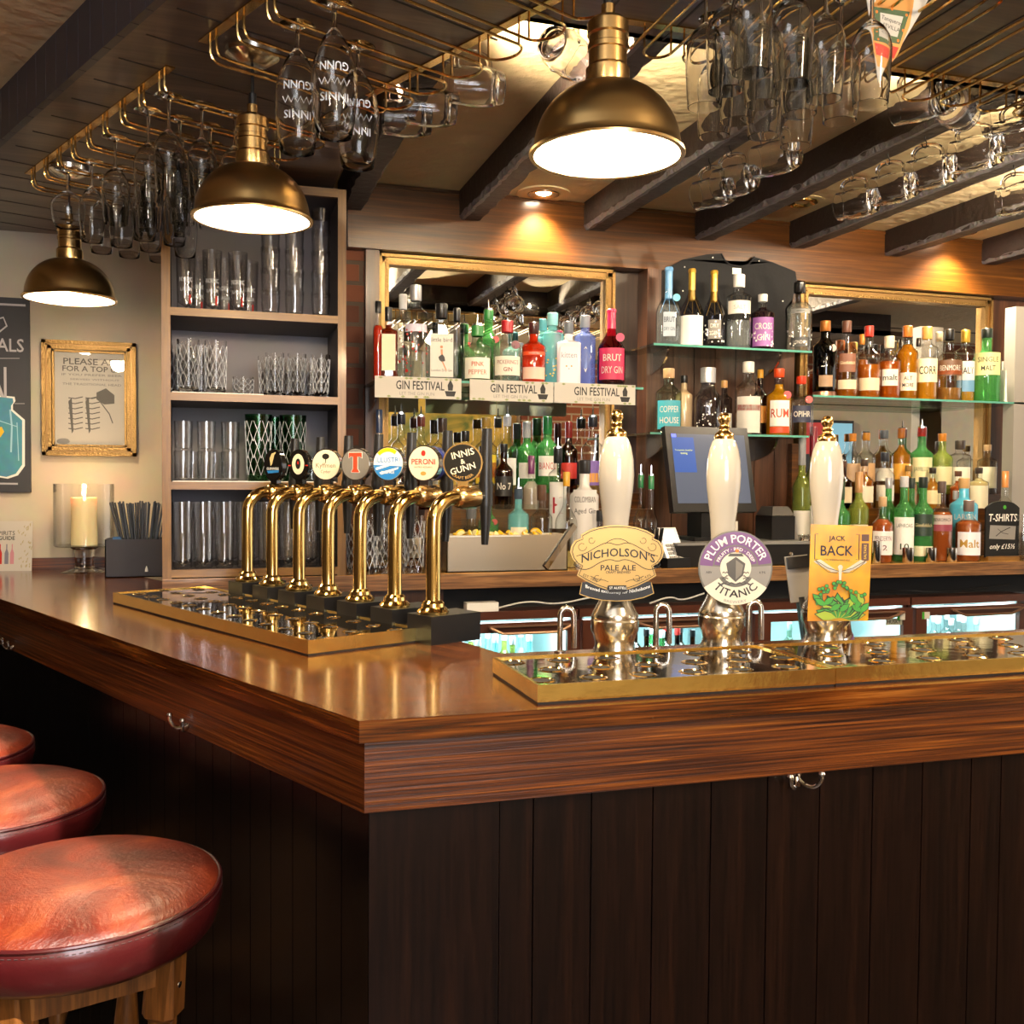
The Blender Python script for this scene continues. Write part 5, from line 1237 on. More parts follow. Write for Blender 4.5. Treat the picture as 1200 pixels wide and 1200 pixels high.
# left back counter
G5 = 'spirits on the stepped stand below the left mirror'; t1, t2, t3 = BT+.10, BT+.20, BT+.26; y1, y2, y3 = YF+.26, YF+.37, YF+.46
yr, zr = YF+.455, t3
bottle(444, 480, 17, YF+.36, BT, 'tall', 'tall clear bottle with blue and white seal at the left of the lower mirror', cap='2a3a5a', labs=((.3, .5, '7a8aa0', '8', W, .7),), group=G5)
for px, top, w, k, lab, kw in (
    (470, 474, 24, 'round', 'clear bottle with a black cap and long pourer, leftmost of the two pourer bottles', dict(cap='1a1a22', pour=1)),
    (493, 477, 24, 'round', 'clear bottle with a brown banded neck and pourer', dict(cap='6a2a1c', pour=1)),
    (518, 490, 26, 'squat', 'waisted clear bottle with a dark brown cap', dict(cap='3a2a20')),
    (545, 505, 20, 'cyl', 'clear bottle with a squared black cap, behind the black round badge', dict(cap='161414')),
    (569, 489, 27, 'round', 'clear rum bottle with gold cap and yellow and red label', dict(cap='b08a3c', labs=((.12, .5, 'e8c83a', '', K), (.2, .4, 'c0382a', 'RUM', W)))),
    (594, 477, 23, 'round', 'white capped clear bottle with pourer and pale label', dict(cap='d8d8dc', pour=1, labs=((.1, .45, 'e9e6e0', '', K),))),
    (617, 494, 24, 'wine', 'bright green bottle with a silver neck and round pale label', dict(g='green', cap='a8acb0', labs=((.2, .42, 'd8d4cc', '', K, .9),))),
    (641, 488, 27, 'wine', 'bright green vermouth bottle with green cap and round white and red label', dict(g='green', cap='1f7a3c', labs=((.22, .48, 'efe9e6', 'BIANCO', 'c0302a', .9),))),
    (666, 494, 21, 'wine', 'dark brown liqueur bottle with black and red neck', dict(g='brown', cap='7a1c1c', labs=((.2, .42, 'c0302a', '', W),))),
    (694, 478, 27, 'round', 'clear bottle with steel pourer and violet and orange label', dict(cap='2a2a34', pour=1, labs=((.1, .42, '7a5aa8', '', W, .9), (.14, .26, 'e09a3a', '', W, .6))))):
    bottle(px, top, w, yr, zr, k, lab, group=G5, **kw)
bottle(497, 533, 20, y2-.02, t2, 'wine', 'brown bottle with red neck behind the stacked blue tap badge', g='brown', cap='8a2a1c', group=G5)
bottle(590, 520, 22, y2, t2, 'round', 'dark brown whiskey bottle with black label', g='brown', cap='161414', labs=((.2, .5, '1a1816', 'No 7', W),), group=G5)
bottle(622, 534, 20, y2, t1, 'wine', 'slim clear bottle with a purple foil neck', cap='6a2a5c', liq='d8c9b8', group=G5)
bottle(653, 514, 22, y1, t1, 'cyl', 'slim clear bottle with black pourer and tall white label marked in red', cap='1a1a1e', pour=1, labs=((.1, .62, 'e9e6e2', 'K', 'b0303a'),), group=G5)
bottle(607, 561, 25, YF+.14, BT, 'boston', 'pale blue gin bottle with arched cream label and pourer', g='teal', cap='3a4a5a', pour=1, labs=((.08, .52, 'e6dcc0', 'GIN', '3a5a8a', .8),), group=G5)
bottle(634, 568, 26, YF+.13, BT, 'squat', 'squat clear bottle with brown stopper and cream label with a curl', cap='5a4030', labs=((.04, .42, 'efe6d2', 'gin', K),), group=G5)
bottle(663, 553, 26, YF+.14, BT, 'bulb', 'clear bell shaped bottle with yellow strip down its neck', cap='d8a02a', liq='d9c27a', lv=.2, group=G5)
bottle(684, 539, 34, YF+.17, BT, 'boston', 'white ceramic aged gin bottle left of the nearest pump handle', g='#dad6d2', cap='2a2a2c', labs=((.2, .72, 'dcd8d4', 'COLOMBIAN|Aged Gin||', '2a2a2c', .9),), group=G5)
bottle(552, 594, 28, YF+.13, BT, 'squat', 'squat clear bottle with copper writing behind the lemon tray', cap='5a5a5c', labs=((.12, .4, 'a89a8a', 'GIN', 'c0602a', .8),), group=G5)
bottle(572, 575, 24, YF+.17, BT, 'round', 'green bottle with a red seal behind the lemon tray', g='green', cap='2a4a2c', extra=tagp('c6281c'), group=G5)
bottle(486, 590, 20, YF+.12, BT, 'squat', 'small dark red bottle beside the crystal glasses', liq='6a140c', cap='3a2a20', labs=((.2, .5, 'e2d2b8', 'D', K),), group=G5)
bottle(702, 598, 18, YF+.10, BT, 'squat', 'small dark bottle with an oval cream badge beside the white handle', g='smoke', cap='2a2a2c', labs=((.2, .7, 'd9cdb0', '', K),), group=G5)
for i, (px, top) in enumerate(((750, 545), (762, 546))): bottle(px, top, 17, YF+.2-.07*i, BT, 'bulb', 'clear bottle with a steel pourer, %s one of the pair left of the till' % ('left', 'right')[i], cap='2a7a4a', pour=1, labs=((.06, .34, 'b9c84a' if i == 0 else '8a5aa0', '', K),), group='pourer bottles left of the till')
# wine by the till
for i, (px, top) in enumerate(((938, 512), (951, 500))): bottle(px, top, 21, YF+.26+.06*i, BT, 'wine', 'dark red wine bottle beside the till, %s of the pair' % ('left', 'right')[i], g='olive', cap='7a1c2c' if i else '8a8a8c', liq='120a08', labs=((.1, .4, 'ddd6c8', '', K),), group='wine bottles beside the till')
# right back counter
G6 = 'whiskies on the stepped stand below the right mirror'
for px, top, w, k, lab, kw in (
    (998, 508, 22, 'round', 'bottle with orange cap and dark green neck, leftmost in the top row', dict(liq='c08a3a', lv=.5, cap='d8862a', labs=((.2, .5, 'd9b48a', '', K),))),
    (1014, 507, 22, 'round', 'bottle with orange cap and grey neck, beside the leftmost in the top row', dict(liq='8a4a14', lv=.5, cap='c9862a', labs=((.2, .5, 'c9a070', '', K),))),
    (1035, 504, 23, 'round', 'clear bottle with grey capsule in the top whisky row', dict(cap='5a5e66', labs=((.2, .4, 'e2ddd0', '', K),))),
    (1055, 502, 23, 'whisky', 'amber bottle with copper neck and orange yellow label', dict(liq='c07c1c', cap='c0702c', labs=((.22, .46, 'e8a83a', '', K),))),
    (1079, 492, 26, 'round', 'green whiskey bottle with pourer and cream label in the top row', dict(g='green', cap='a8302c', pour=1, labs=((.18, .55, 'e4dca8', 'JAMESON', '1a4a2c', .95),))),
    (1103, 508, 24, 'round', 'olive bottle with orange cap and dark neck', dict(g='olive', cap='d8862a', labs=((.15, .45, 'd9d0a0', '', K),))),
    (1124, 516, 24, 'cyl', 'clear bottle with tall dark capsule near the mirror edge', dict(cap='4a3f3a', liq='d9b45a', lv=.2, labs=((.15, .5, 'e6e0cc', '', K),))),
    (1156, 521, 22, 'boston', 'cream labelled clear bottle with a natural cork', dict(cap='cfa97a', labs=((.12, .55, 'e6dec4', '', K),)))):
    bottle(px, top, w, yr, zr, k, lab, group=G6, **kw)
for px, top, w, k, lab, kw in (
    (987, 540, 22, 'round', 'brown bottle with pale label behind the green ones', dict(g='brown', cap='5a3a2a', labs=((.2, .5, 'd9c9a8', '', K),))),
    (1012, 538, 22, 'round', 'amber bottle with cream and orange label in the middle row', dict(liq='a8601c', cap='4a3a30', labs=((.2, .5, 'e9dcc0', '', K),))),
    (1036, 530, 22, 'tall', 'clear bottle with dark capsule in the middle row', dict(cap='2f3138', liq='d9b06a', lv=.4, labs=((.2, .46, 'e9e4d8', '', K),))),
    (1064, 545, 20, 'round', 'golden bottle behind the white labelled green one', dict(liq='c98a1c', cap='8a6a3a')),
    (1092, 548, 20, 'round', 'golden bottle with dark neck and cream label, middle row', dict(liq='c98a2c', cap='2a241c', labs=((.2, .5, 'e0d2a0', '', K),))),
    (1146, 548, 22, 'boston', 'stout cream labelled bottle with dark cap right of the pale blue one', dict(cap='3a302a', liq='d9c28a', labs=((.1, .6, 'dfd6b8', '', K),))),
    (1122, 552, 20, 'round', 'small amber bottle behind the pale blue one', dict(liq='a8501c', cap='5a3a2a'))):
    bottle(px, top, w, YF+.37, BT+.20-.02, k, lab, group=G6, **kw)
yf, yf2 = YF+.10, YF+.165
for px, top, w, y, k, lab, kw in (
    (984, 564, 22, yf, 'wine', 'green bottle with black label at the left of the front row', dict(g='green', cap='1f3a24', labs=((.1, .4, '1c1a18', 'ISLAY', W),))),
    (1005, 553, 23, yf, 'wine', 'olive green bottle with pink cream label in the front row', dict(g='olive', cap='b98a5a', labs=((.1, .42, 'e6cfa8', 'MALT', 'a0602a'),))),
    (1033, 582, 25, yf-.03, 'whisky', 'amber bottle with a white label and cork in the front row', dict(liq='c0602a', lv=.75, cap='c9a37a', labs=((.12, .48, 'f0e9e4', 'PENDERYN|12', '6a3a4a'),))),
    (1040, 560, 20, YF+.19, 'round', 'green bottle with silver cap behind the white labelled amber one', dict(g='green', cap='b9b9bd')),
    (1058, 558, 24, yf, 'round', 'green bottle with a tall white label marked 10', dict(g='green', cap='c9c9cc', labs=((.08, .52, 'f2efe8', 'LAPHROAIG||10', '2a4a34', 1.1),))),
    (1067, 560, 18, YF+.19, 'round', 'green bottle with dark cap behind the tall white labelled one', dict(g='green', cap='1f2a24')),
    (1080, 559, 25, yf, 'round', 'green bottle with a dark green shield label in the front row', dict(g='green', cap='1f2a24', labs=((.30, .56, '24362c', 'Glenfiddich', 'e0cf9a', .9), (.06, .18, 'e6dfbc', '', K)))),
    (1102, 564, 25, yf-.02, 'whisky', 'amber bottle with grey and maroon label in the front row', dict(liq='b8602c', lv=.7, cap='5a4a44', labs=((.46, .58, 'b9aaa4', 'BENROMACH', K), (.38, .46, '8a3a4a', '', W)))),
    (1118, 575, 14, YF+.19, 'round', 'narrow pale yellow bottle between two amber ones', dict(liq='d9c27a', cap='8a8a8c', labs=((.2, .5, 'e9dfb0', '', K),))),
    (1128, 560, 31, yf2, 'boston', 'sky blue ceramic bottle with white lettering', dict(g='#4fb0d0', cap='c9a06a', labs=((.42, .62, '4fb0d0', 'LARSEN', W, .9),))),
    (1134, 586, 28, yf-.04, 'squat', 'short amber bottle with a white label beside the chalkboard sign', dict(liq='b8602a', lv=.8, cap='7a6a64', labs=((.1, .48, 'ecebf2', 'Malt', 'b08a3a'),))),
    (1176, 552, 18, yf2, 'squat', 'clear bottle with an orange cork behind the chalkboard sign', dict(cap='d08a4a', liq='d9c9a0', lv=.4))):
    bottle(px, top, w, y, BT, k, lab, group=G6, **kw)
for i, (px, top, w, dy) in enumerate(((1027, 634, 10, .02), (1064, 642, 13, .02), (1091, 642, 12, .02), (1115, 642, 12, .02))):
    q = at(px, YF+dy+.01, BT); r = w*proj(q)[2]/FPX/2; h = P(px, top, y=YF+dy+.01).z-BT
    t = thing('steel_spirit_measure', 'brushed steel spirit measure on the back counter edge, %s of four' % ORD[i] + ' from the left', 'measure', q, group='steel spirit measures'); b = bm_(); lathe(b, [(0, .002), (r*.92, 0), (r, .003), (r, h), (r-.0015, h), (r-.0015, .01), (0, .008)], 24); obj('cup', b, STEEL, t)
q = at(1200, YF+.02, BT); o = dup(PINT, q, scale=(1.1, 1.1, .9)); o['label'] = 'clear straight glass on the back counter at the right edge of the view'
# ------------------------------------------------------------------ chalkboard sign, till, small things
q = at(1174, YF+.03, BT); t = thing('tshirt_price_sign', 'small black chalkboard sign reading T-Shirts only £15 on a wooden foot', 'sign', q)
k = proj(q)[2]/FPX; w, h = 24*k, 72*k
b = bm_(); box(b, -w*.95, w*.95, -.012, .03, 0, .018); obj('wooden_foot', b, W_OAK, t, bevel=.003)
b = bm_(); xz(b, [(-w, .014), (w, .014), (w, h*.86)]+[(w*.9*cos(a), h*.86+h*.11*sin(a)) for a in [PI*i/8 for i in range(1, 8)]]+[(-w, h*.86)], 0, .008); s_ = obj('chalkboard', b, BLACKM, t, bevel=.002)
let(s_, 'T-SHIRTS', INKW, y=-.0006, w=w*1.7, h=.030, cz=h*.70, bold=True, slant=.1); let(s_, 'only \u00a315\u00bd', INKW, y=-.0006, w=w*1.5, h=.026, cz=h*.22, slant=.25, bold=True)
emb(s_, 'chalk_patch', [[(-w*.8, h*.36), (w*.75, h*.34), (w*.8, h*.56), (-w*.75, h*.58)]], INKG, -.0006)
b = bm_(); stroke(b, [(-w*.4, h*.40), (-w*.1, h*.47), (w*.2, h*.51), (w*.45, h*.54)], .003, -.001); stroke(b, [(-w*.3, h*.52), (0, h*.45), (w*.35, h*.43)], .002, -.001); obj('chalk_drawing', b, INK, s_)
emb(s_, 'green_mark', [disc(10, .008, w*.1, h*.87)], GRNP, -.0006)
# till
q = at(842, YF+.10, 1.3); k = proj(q)[2]/FPX
zt0, zt1 = P(842, 600, y=YF+.10).z, P(842, 497, y=YF+.10).z; w0 = 57*k
t = thing('till_screen', 'black touch screen till with a dark blue display on the back counter', 'till', (q.x, YF+.12, BT), R(4))
Mt = Matrix.Translation((0, 0, zt0-BT)) @ Matrix.Rotation(R(-12), 4, 'X'); h = zt1-zt0
b = bm_(); xz(b, [(-w0, 0), (w0, 0), (w0*.98, h), (-w0*1.02, h)], 0, .03, Mt); o = obj('screen_housing', b, BLACK, t, bevel=.006)
SCR = pr('screen_dark', '4b5364', .2, emit='56617a', es=.35)
b = bm_(); flat(b, [(-w0*.88, h*.10), (w0*.88, h*.10), (w0*.88, h*.91), (-w0*.9, h*.91)], 0, f=lambda u, v: tuple(Mt @ Vector((u, -.001, v)))); obj('display', b, SCR, o, smooth=False)
b = bm_(); flat(b, [(-w0*.88, h*.46), (-w0*.36, h*.46), (-w0*.37, h*.87), (-w0*.89, h*.87)], 0, f=lambda u, v: tuple(Mt @ Vector((u, -.0016, v)))); obj('blue_window', b, pr('screen_blue', '2f4a8a', .2, emit='3a5aa8', es=.5), o, smooth=False)
b = bm_(); flat(b, [(-w0*.89, h*.87), (-w0*.78, h*.87), (-w0*.78, h*.91), (-w0*.89, h*.91)], 0, f=lambda u, v: tuple(Mt @ Vector((u, -.002, v)))); flat(b, [(w0*.45, h*.48), (w0*.62, h*.48), (w0*.62, h*.56), (w0*.45, h*.56)], 0, f=lambda u, v: tuple(Mt @ Vector((u, -.002, v)))); obj('display_icon', b, pr('screen_icon', '5a6aff', .2, emit='6a7aff', es=1), o, smooth=False)
b = bm_(); text(b, 'Transaction closed for', w=w0*.42, cx=-w0*.63, cz=h*.72, f=lambda u, v: tuple(Mt @ Vector((u, -.0021, v)))); text(b, 'testing', w=w0*.16, cx=-w0*.63, cz=h*.68, f=lambda u, v: tuple(Mt @ Vector((u, -.0021, v)))); obj('lettering', b, pr('screen_green', 'c9d85a', .3, emit='c9d85a', es=.8), o, smooth=False)
b = bm_(); box(b, -.05, .05, .02, .12, .09, zt0-BT+.05); box(b, -.09, .09, -.0, .16, .088, .10); obj('stand', b, BLACK, t, bevel=.005)
q0, q1 = at(792, YF+.04, BT), at(956, YF+.04, BT); t = thing('cash_drawer', 'wide black cash drawer with a grey top under the till', 'cash drawer', (q0.x, YF+.03, BT)); W_ = q1.x-q0.x
b = bm_(); box(b, 0, W_, 0, .36, .003, .078); obj('drawer_box', b, BLACK, t, bevel=.003); b = bm_(); box(b, -.002, W_+.002, -.004, .362, .078, .087); obj('grey_top', b, pr('grey_top', '8e8c8a', .35, .3), t, bevel=.002)
b = bm_(); lathe(b, [(0, 0), (.008, 0), (.009, .003), (.004, .004), (.003, .002), (0, .002)], 16, M=Matrix.Translation((W_*.80, 0, .04)) @ Matrix.Rotation(PI/2, 4, 'X')); obj('lock', b, STEEL, t)
q = at(918, YF+.13, BT+.088); t = thing('receipt_printer', 'black receipt printer on the cash drawer right of the till', 'printer', q); b = bm_(); box(b, -.05, .05, 0, .12, 0, .09); obj('printer_body', b, BLACK, t, bevel=.006); b = bm_(); prism(b, [(-.048, .002), (.048, .002), (.048, .12), (-.048, .12)], .092, .125, top=[(-.03, .03), (.04, .03), (.044, .11), (-.03, .11)]); obj('printer_lid', b, pr('printer_grey', '4a4846', .35), t, bevel=.004)
q = at(857, YF+.05, BT+.088); b = bm_(); box(b, -.04, .026, 0, .004, 0, .075); o = obj('white_card', b, PAPER); o.location = q; tag(o, 'blank white card standing on the cash drawer behind the middle pump handle', 'card')
q = at(945, YF+.06, BT+.088); t = thing('glass_ashtray', 'small cut glass dish at the right end of the cash drawer', 'dish', q); b = bm_(); lathe(b, [(0, .004), (.028, 0), (.032, .022), (.028, .022), (.02, .008), (0, .008)], 10); obj('dish', b, GLM, t)
q = at(795, YF-.0, BT); t = thing('card_reader', 'silver and black card payment terminal in its dock left of the till', 'card reader', (q.x, YF+.06, BT), R(10))
M = Matrix.Translation((0, -.02, .055)) @ Matrix.Rotation(R(-32), 4, 'X')
b = bm_(); box(b, -.05, .05, -.05, .07, 0, .035); prism(b, [(-.045, -.01), (.045, -.01), (.045, .06), (-.045, .06)], .035, .085, top=[(-.04, .03), (.04, .03), (.04, .055), (-.04, .055)]); obj('dock', b, BLACK, t, bevel=.006)
b = bm_(); xz(b, [(-.042, -.035), (.042, -.035), (.042, .10), (-.042, .10)], 0, .022, M); o = obj('handset', b, pr('silver_plastic', 'c9c9cc', .35, .2), t, bevel=.006)
b = bm_(); flat(b, [(-.030, .045), (.030, .045), (.030, .092), (-.030, .092)], 0, f=lambda u, v: tuple(M @ Vector((u, -.001, v)))); obj('display', b, pr('lcd', 'c8d6e0', .2, emit='c8d6e0', es=.4), o)
b = bm_()
for i in range(3):
    for j in range(4): xz(b, [(-.028+i*.020, -.026+j*.0155), (-.012+i*.020, -.026+j*.0155), (-.012+i*.020, -.016+j*.0155), (-.028+i*.020, -.016+j*.0155)], -.003, .001, M)
obj('keypad', b, INKG, o); b = bm_()
xz(b, [(-.028, -.033), (-.012, -.033), (-.012, -.028), (-.028, -.028)], -.0035, .001, M); obj('red_key', b, INKR, o)
# straws
def straws(q, rz, box_dims, n, h, label, boxmat, slant=.1, seed=1):
    x_, y_, z_ = box_dims; t = thing('straw_caddy', label, 'straw holder', q, rz); b = bm_(); w_ = .004
    for a in ((0, x_, 0, w_), (0, x_, y_-w_, y_), (0, w_, 0, y_), (x_-w_, x_, 0, y_)): box(b, a[0]-x_/2, a[1]-x_/2, a[2], a[3], .0, z_)
    box(b, -x_/2, x_/2, 0, y_, 0, .004); obj('caddy_box', b, boxmat, t, bevel=.001)
    return t
def straw_at(p, h, lean, lab, grp):
    b = bm_(); tube(b, [(0, 0, 0), (lean[0]*h, lean[1]*h, h)], .0032, 6); o = obj('drinking_straw', b, BLACK); o.location = p; tag(o, lab, 'straw', grp); return o
q = at(160, YL-.40, CT); kz = proj(q)[2]/FPX; bw = 66*kz
t = straws((q.x, q.y-.05, CT), 0, (bw, .11, P(160, 632, y=YL-.45).z-CT), 0, 0, 'black open box of black straws on the far end of the counter', pr('black_card_box', '2a2830', .55, var=.2))
b = bm_(); lathe(b, [(0, 0), (.006, 0), (.004, .012), (0, .022)], 8, M=Matrix.Translation((bw*.18, -.001, .02))); obj('white_mark', b, INKW, t)
hs_ = P(160, 590, y=YL-.40).z-CT; rnd = random.Random(9)
nst = 46
for i in range(nst):
    u = i/(nst-1); straw_at((q.x-bw*.12+u*bw*.52, q.y-.02+rnd.uniform(-.02, .05), CT+.01), hs_*rnd.uniform(.96, 1.0), (-.22+.55*u+rnd.uniform(-.04, .04), rnd.uniform(-.05, .08)), 'black drinking straw fanned out of the black box by the cream wall', 'black straws in the box by the cream wall')
b = bm_(); box(b, -.016, .016, -.008, .008, 0, .012); o = obj('blue_sachet', b, pr('sachet_blue', '2a5a8a', .4)); o.location = (q.x-bw*.30, q.y-.02, P(145, 632, y=YL-.45).z-.004); tag(o, 'small blue wrapped packet in the black straw box', 'packet')
q = at(766, YF+.05, BT); t = thing('straw_glass', 'clear glass holding short black straws beside the card reader', 'glass', q); b = bm_(); lathe(b, [(0, 0), (.026, 0), (.032, .09), (.030, .09), (.025, .004), (0, .004)], 20); obj('glass_body', b, GL, t)
for i in range(14): 
    a = i*2.4; straw_at((q.x+.012*cos(a), q.y+.012*sin(a), BT+.006), .135, (.16*cos(a), .12*sin(a)), 'short black straw in the glass beside the card reader', 'black straws beside the card reader')
# lemon tray
q0, q1 = at(523, YF+.02, BT), at(664, YF+.02, BT); W_ = q1.x-q0.x; hh_ = P(590, 626, y=YF+.02).z-BT-.002
t = thing('garnish_tray', 'long brushed steel garnish tray with clear lid on the back counter', 'garnish tray', (q0.x, YF+.012, BT))
b = bm_()
for a in ((0, W_, 0, .003), (0, W_, .117, .12), (0, .003, 0, .12), (W_-.003, W_, 0, .12)): box(b, a[0], a[1], a[2], a[3], 0, hh_)
box(b, 0, W_, 0, .12, 0, .004); obj('steel_box', b, pr('warm_steel', (.66, .58, .46), .32, 1), t, bevel=.001)
b = bm_(); box(b, -.002, W_*.6, -.005, .02, hh_-.006, hh_-.002); box(b, .0, W_, .003, .117, hh_-.016, hh_-.012); obj('white_liner', b, WHITE, t, bevel=.001)
b = bm_(); box(b, .01, W_-.02, .112, .115, hh_, hh_+.10); obj('clear_lid', b, glass('acrylic', tint=(.93, .97, .95), edge=.6), t)
rnd = random.Random(2); lem = None
for i in range(30):
    p = (q0.x+W_*(.08+.80*i/29)+rnd.uniform(-.01, .01), YF+.03+rnd.uniform(0, .07), BT+hh_-.006+rnd.uniform(0, .006))
    if lem is None:
        lem = thing('lemon_slice', 'yellow lemon wedge heaped in the steel garnish tray', 'lemon slice', p, group='lemon wedges in the garnish tray')
        b = bm_(); lathe(b, [(.0, -.004), (.019, -.004), (.021, 0), (.019, .004), (0, .004)], 12, a0=0, a1=PI); obj('rind', b, pr('lemon_rind', 'f0c01c', .4), lem)
        b = bm_(); lathe(b, [(0, -.0045), (.0175, -.0045), (.0175, .0045), (0, .0045)], 12, a0=.05, a1=PI-.05); obj('flesh', b, pr('lemon_flesh', 'f7ecb0', .3, coat=.4), lem); o = lem
    else: o = dup(lem, p)
    o.rotation_euler = (rnd.uniform(-1.2, 1.2), rnd.uniform(-.6, .6), rnd.uniform(0, 6))
# crystal glasses behind the taps
CRY = tumbler('crystal_stem_glass', 'crystal glass', .19, .030, .036, mat=GLM, cut=1, base=.05)
got = []
for px, y in ((418, YF+.08), (437, YF+.16), (451, YF+.06), (471, YF+.13), (485, YF+.05), (430, YF+.05)): got.append((px, put(CRY, px, y, BT, 'crystal glasses behind the taps', (1, 1, .88+.06*(px % 3)))))
label_sorted(got, 'heavy cut crystal glass on the back counter behind the taps, %s from the left')

# ------------------------------------------------------------------ bottle fridges under the back counter
FZ1 = P(900, 707, y=YF).z; FZ0 = .30
edges = [519, 679, 804, 891, 1066, 1198]
def fx(px): return at(px, YF+.02, FZ1-.1).x
fr = [(fx(522), fx(677), 'white lit fridge full of bottle necks nearest the taps', 'necks'), (fx(679), fx(876), 'fridge with green and red labelled bottles behind the ale pumps', 'labels'), (fx(880), fx(1066), 'fridge with a pale empty looking interior behind the yellow clip', 'pale'), (fx(1068), fx(1200), 'brightly lit fridge at the far right', 'bright'), (fx(1202), fx(1320), 'fridge beyond the right edge', 'pale')]
FLIT = pr('fridge_liner', 'd4ecec', .5)
zw = P(900, 729, y=YF).z
for i, (x0, x1, lab, kind) in enumerate(fr[:4]):
    t = thing('bottle_fridge', 'brown '+lab, 'fridge', (x0, YF+.02, 0)); W_ = x1-x0
    b = bm_(); box(b, 0, W_, .0, .02, FZ1-.028, FZ1); box(b, 0, W_, .02, .46, FZ1-.02, FZ1); box(b, 0, .015, .02, .46, .1, FZ1-.02); box(b, W_-.015, W_, .02, .46, .1, FZ1-.02); box(b, 0, W_, .45, .46, .1, FZ1-.02); box(b, 0, W_, .02, .46, .08, .1); obj('cabinet', b, FRIDGE, t, bevel=.002)
    zt = FZ1-.036; zb = .12; g = .03; mx_ = W_*.10 if i != 1 else W_*.22
    b = bm_(); box(b, .004, W_-.004, -.022, 0, zw, zt); box(b, .004, mx_, -.022, 0, zb, zw); box(b, W_-.045, W_-.004, -.022, 0, zb, zw); box(b, .004, W_-.004, -.022, 0, zb, zb+.05); d = obj('door', b, FRIDGE, t, bevel=.003)
    b = bm_(); box(b, mx_, W_-.045, -.012, -.008, zb+.05, zw); obj('window_pane', b, glass('fridge_pane', tint=(.85, .95, .95)), d)
    b = bm_(); n = 12; xa, xb_ = W_*.3, W_*.92; pts = [(xa+(xb_-xa)*u, -.040+.0*u, zt-.012-.022*(math.sin(PI*min(u/.12, 1, (1-u)/.12)/2) if False else min(1, u/.15, (1-u)/.15))) for u in [j/n for j in range(n+1)]]
    tube(b, pts, .005, 8); box(b, xa, xb_, -.036, -.022, zt-.014, zt-.009); obj('handle', b, pr('handle_bronze', (.35, .2, .13), .3, .7), d)
    b = bm_(); box(b, .016, W_-.016, .43, .445, .1, FZ1-.03); box(b, .016, .02, .02, .44, .1, FZ1-.03); box(b, W_-.02, W_-.016, .02, .44, .1, FZ1-.03); obj('white_liner', b, FLIT, t)
    zs = zw-.24; b = bm_()
    for j in range(20): box(b, .02+(W_-.04)*j/19-.0015, .02+(W_-.04)*j/19+.0015, .03, .43, zs-.006, zs-.003)
    for yy in (.04, .2, .4): box(b, .02, W_-.02, yy, yy+.004, zs-.008, zs-.004)
    obj('wire_shelf', b, CHROME, t)
    b = bm_(); box(b, .03, W_-.03, .05, .07, FZ1-.034, FZ1-.026); obj('strip_light', b, emis('fridge_strip', (.75, .95, 1), 16), t)
    l = bpy.data.lights.new('fridge_light', 'AREA'); l.energy = 5; l.color = (.78, .95, 1); l.shape = 'RECTANGLE'; l.size = W_*.8; l.size_y = .05
    lo = bpy.data.objects.new('fridge_light', l); C.objects.link(lo); lo.parent = t; lo.location = (W_/2, .09, FZ1-.04)
    if i in (1, 2):
        b = bm_(); box(b, W_-.12, W_-.045, -.0135, -.0125, zw-.032, zw-.006); s_ = obj('maker_sticker', b, pr('sticker_cream', 'c9c4a8', .5), d)
        b = bm_(); text(b, 'HUSKY', w=.062, cx=W_-.083, cz=zw-.019, f=plane_at(-.0142), bold=True); obj('lettering', b, INK, s_)
    if i in (2, 3):
        b = bm_(); x = W_-.075 if i == 2 else .03; box(b, x, x+.035, -.0235, -.0225, zt-.045, zt-.018); s_ = obj('rating_sticker', b, PAPER, d); b = bm_(); box(b, x, x+.010, -.0245, -.0236, zt-.045, zt-.018); obj('green_stripe', b, GRNP, s_)
    xs = [mx_+.03+j*.062 for j in range(int((W_-.08-mx_)/.062))]
    for j, x in enumerate(xs):
        for r_ in range(2):
            px_, _, _ = proj((x0+x, YF+.12+.1*r_, zw-.1))
            kw = {'necks': dict(g=('teal', 'olive')[j % 2], cap='c9c9cc'), 'labels': dict(g=('green', 'brown', 'brown')[j % 3], cap=('d8dcd8', 'c0302a', '161414')[j % 3], labs=((.2, .5, ('efe9e6', 'c0302a', 'b0281c')[j % 3], '', K),)), 'pale': dict(g='pale', cap='8ab0a0'), 'bright': dict(liq=('d98a1c', '8ac08a', 'e0b04a')[j % 3], lv=.6, cap='e8eef0')}[kind]
            if kind == 'pale' and (j+r_) % 2: continue
            q = (x0+x, YF+.12+.1*r_, zs); top = proj((q[0], q[1], zs+.215-.01*(j % 2)))[1]
            o = bottle(px_, top, 15, q[1], zs, 'round', 'x', group='bottles in the fridges', **kw); o.name = 'fridge_bottle'
            o['label'] = 'small bottle in the %s fridge, %s row, %s from the left' % (('first', 'second', 'third', 'fourth')[i], ('front', 'back')[r_], ORD[j])
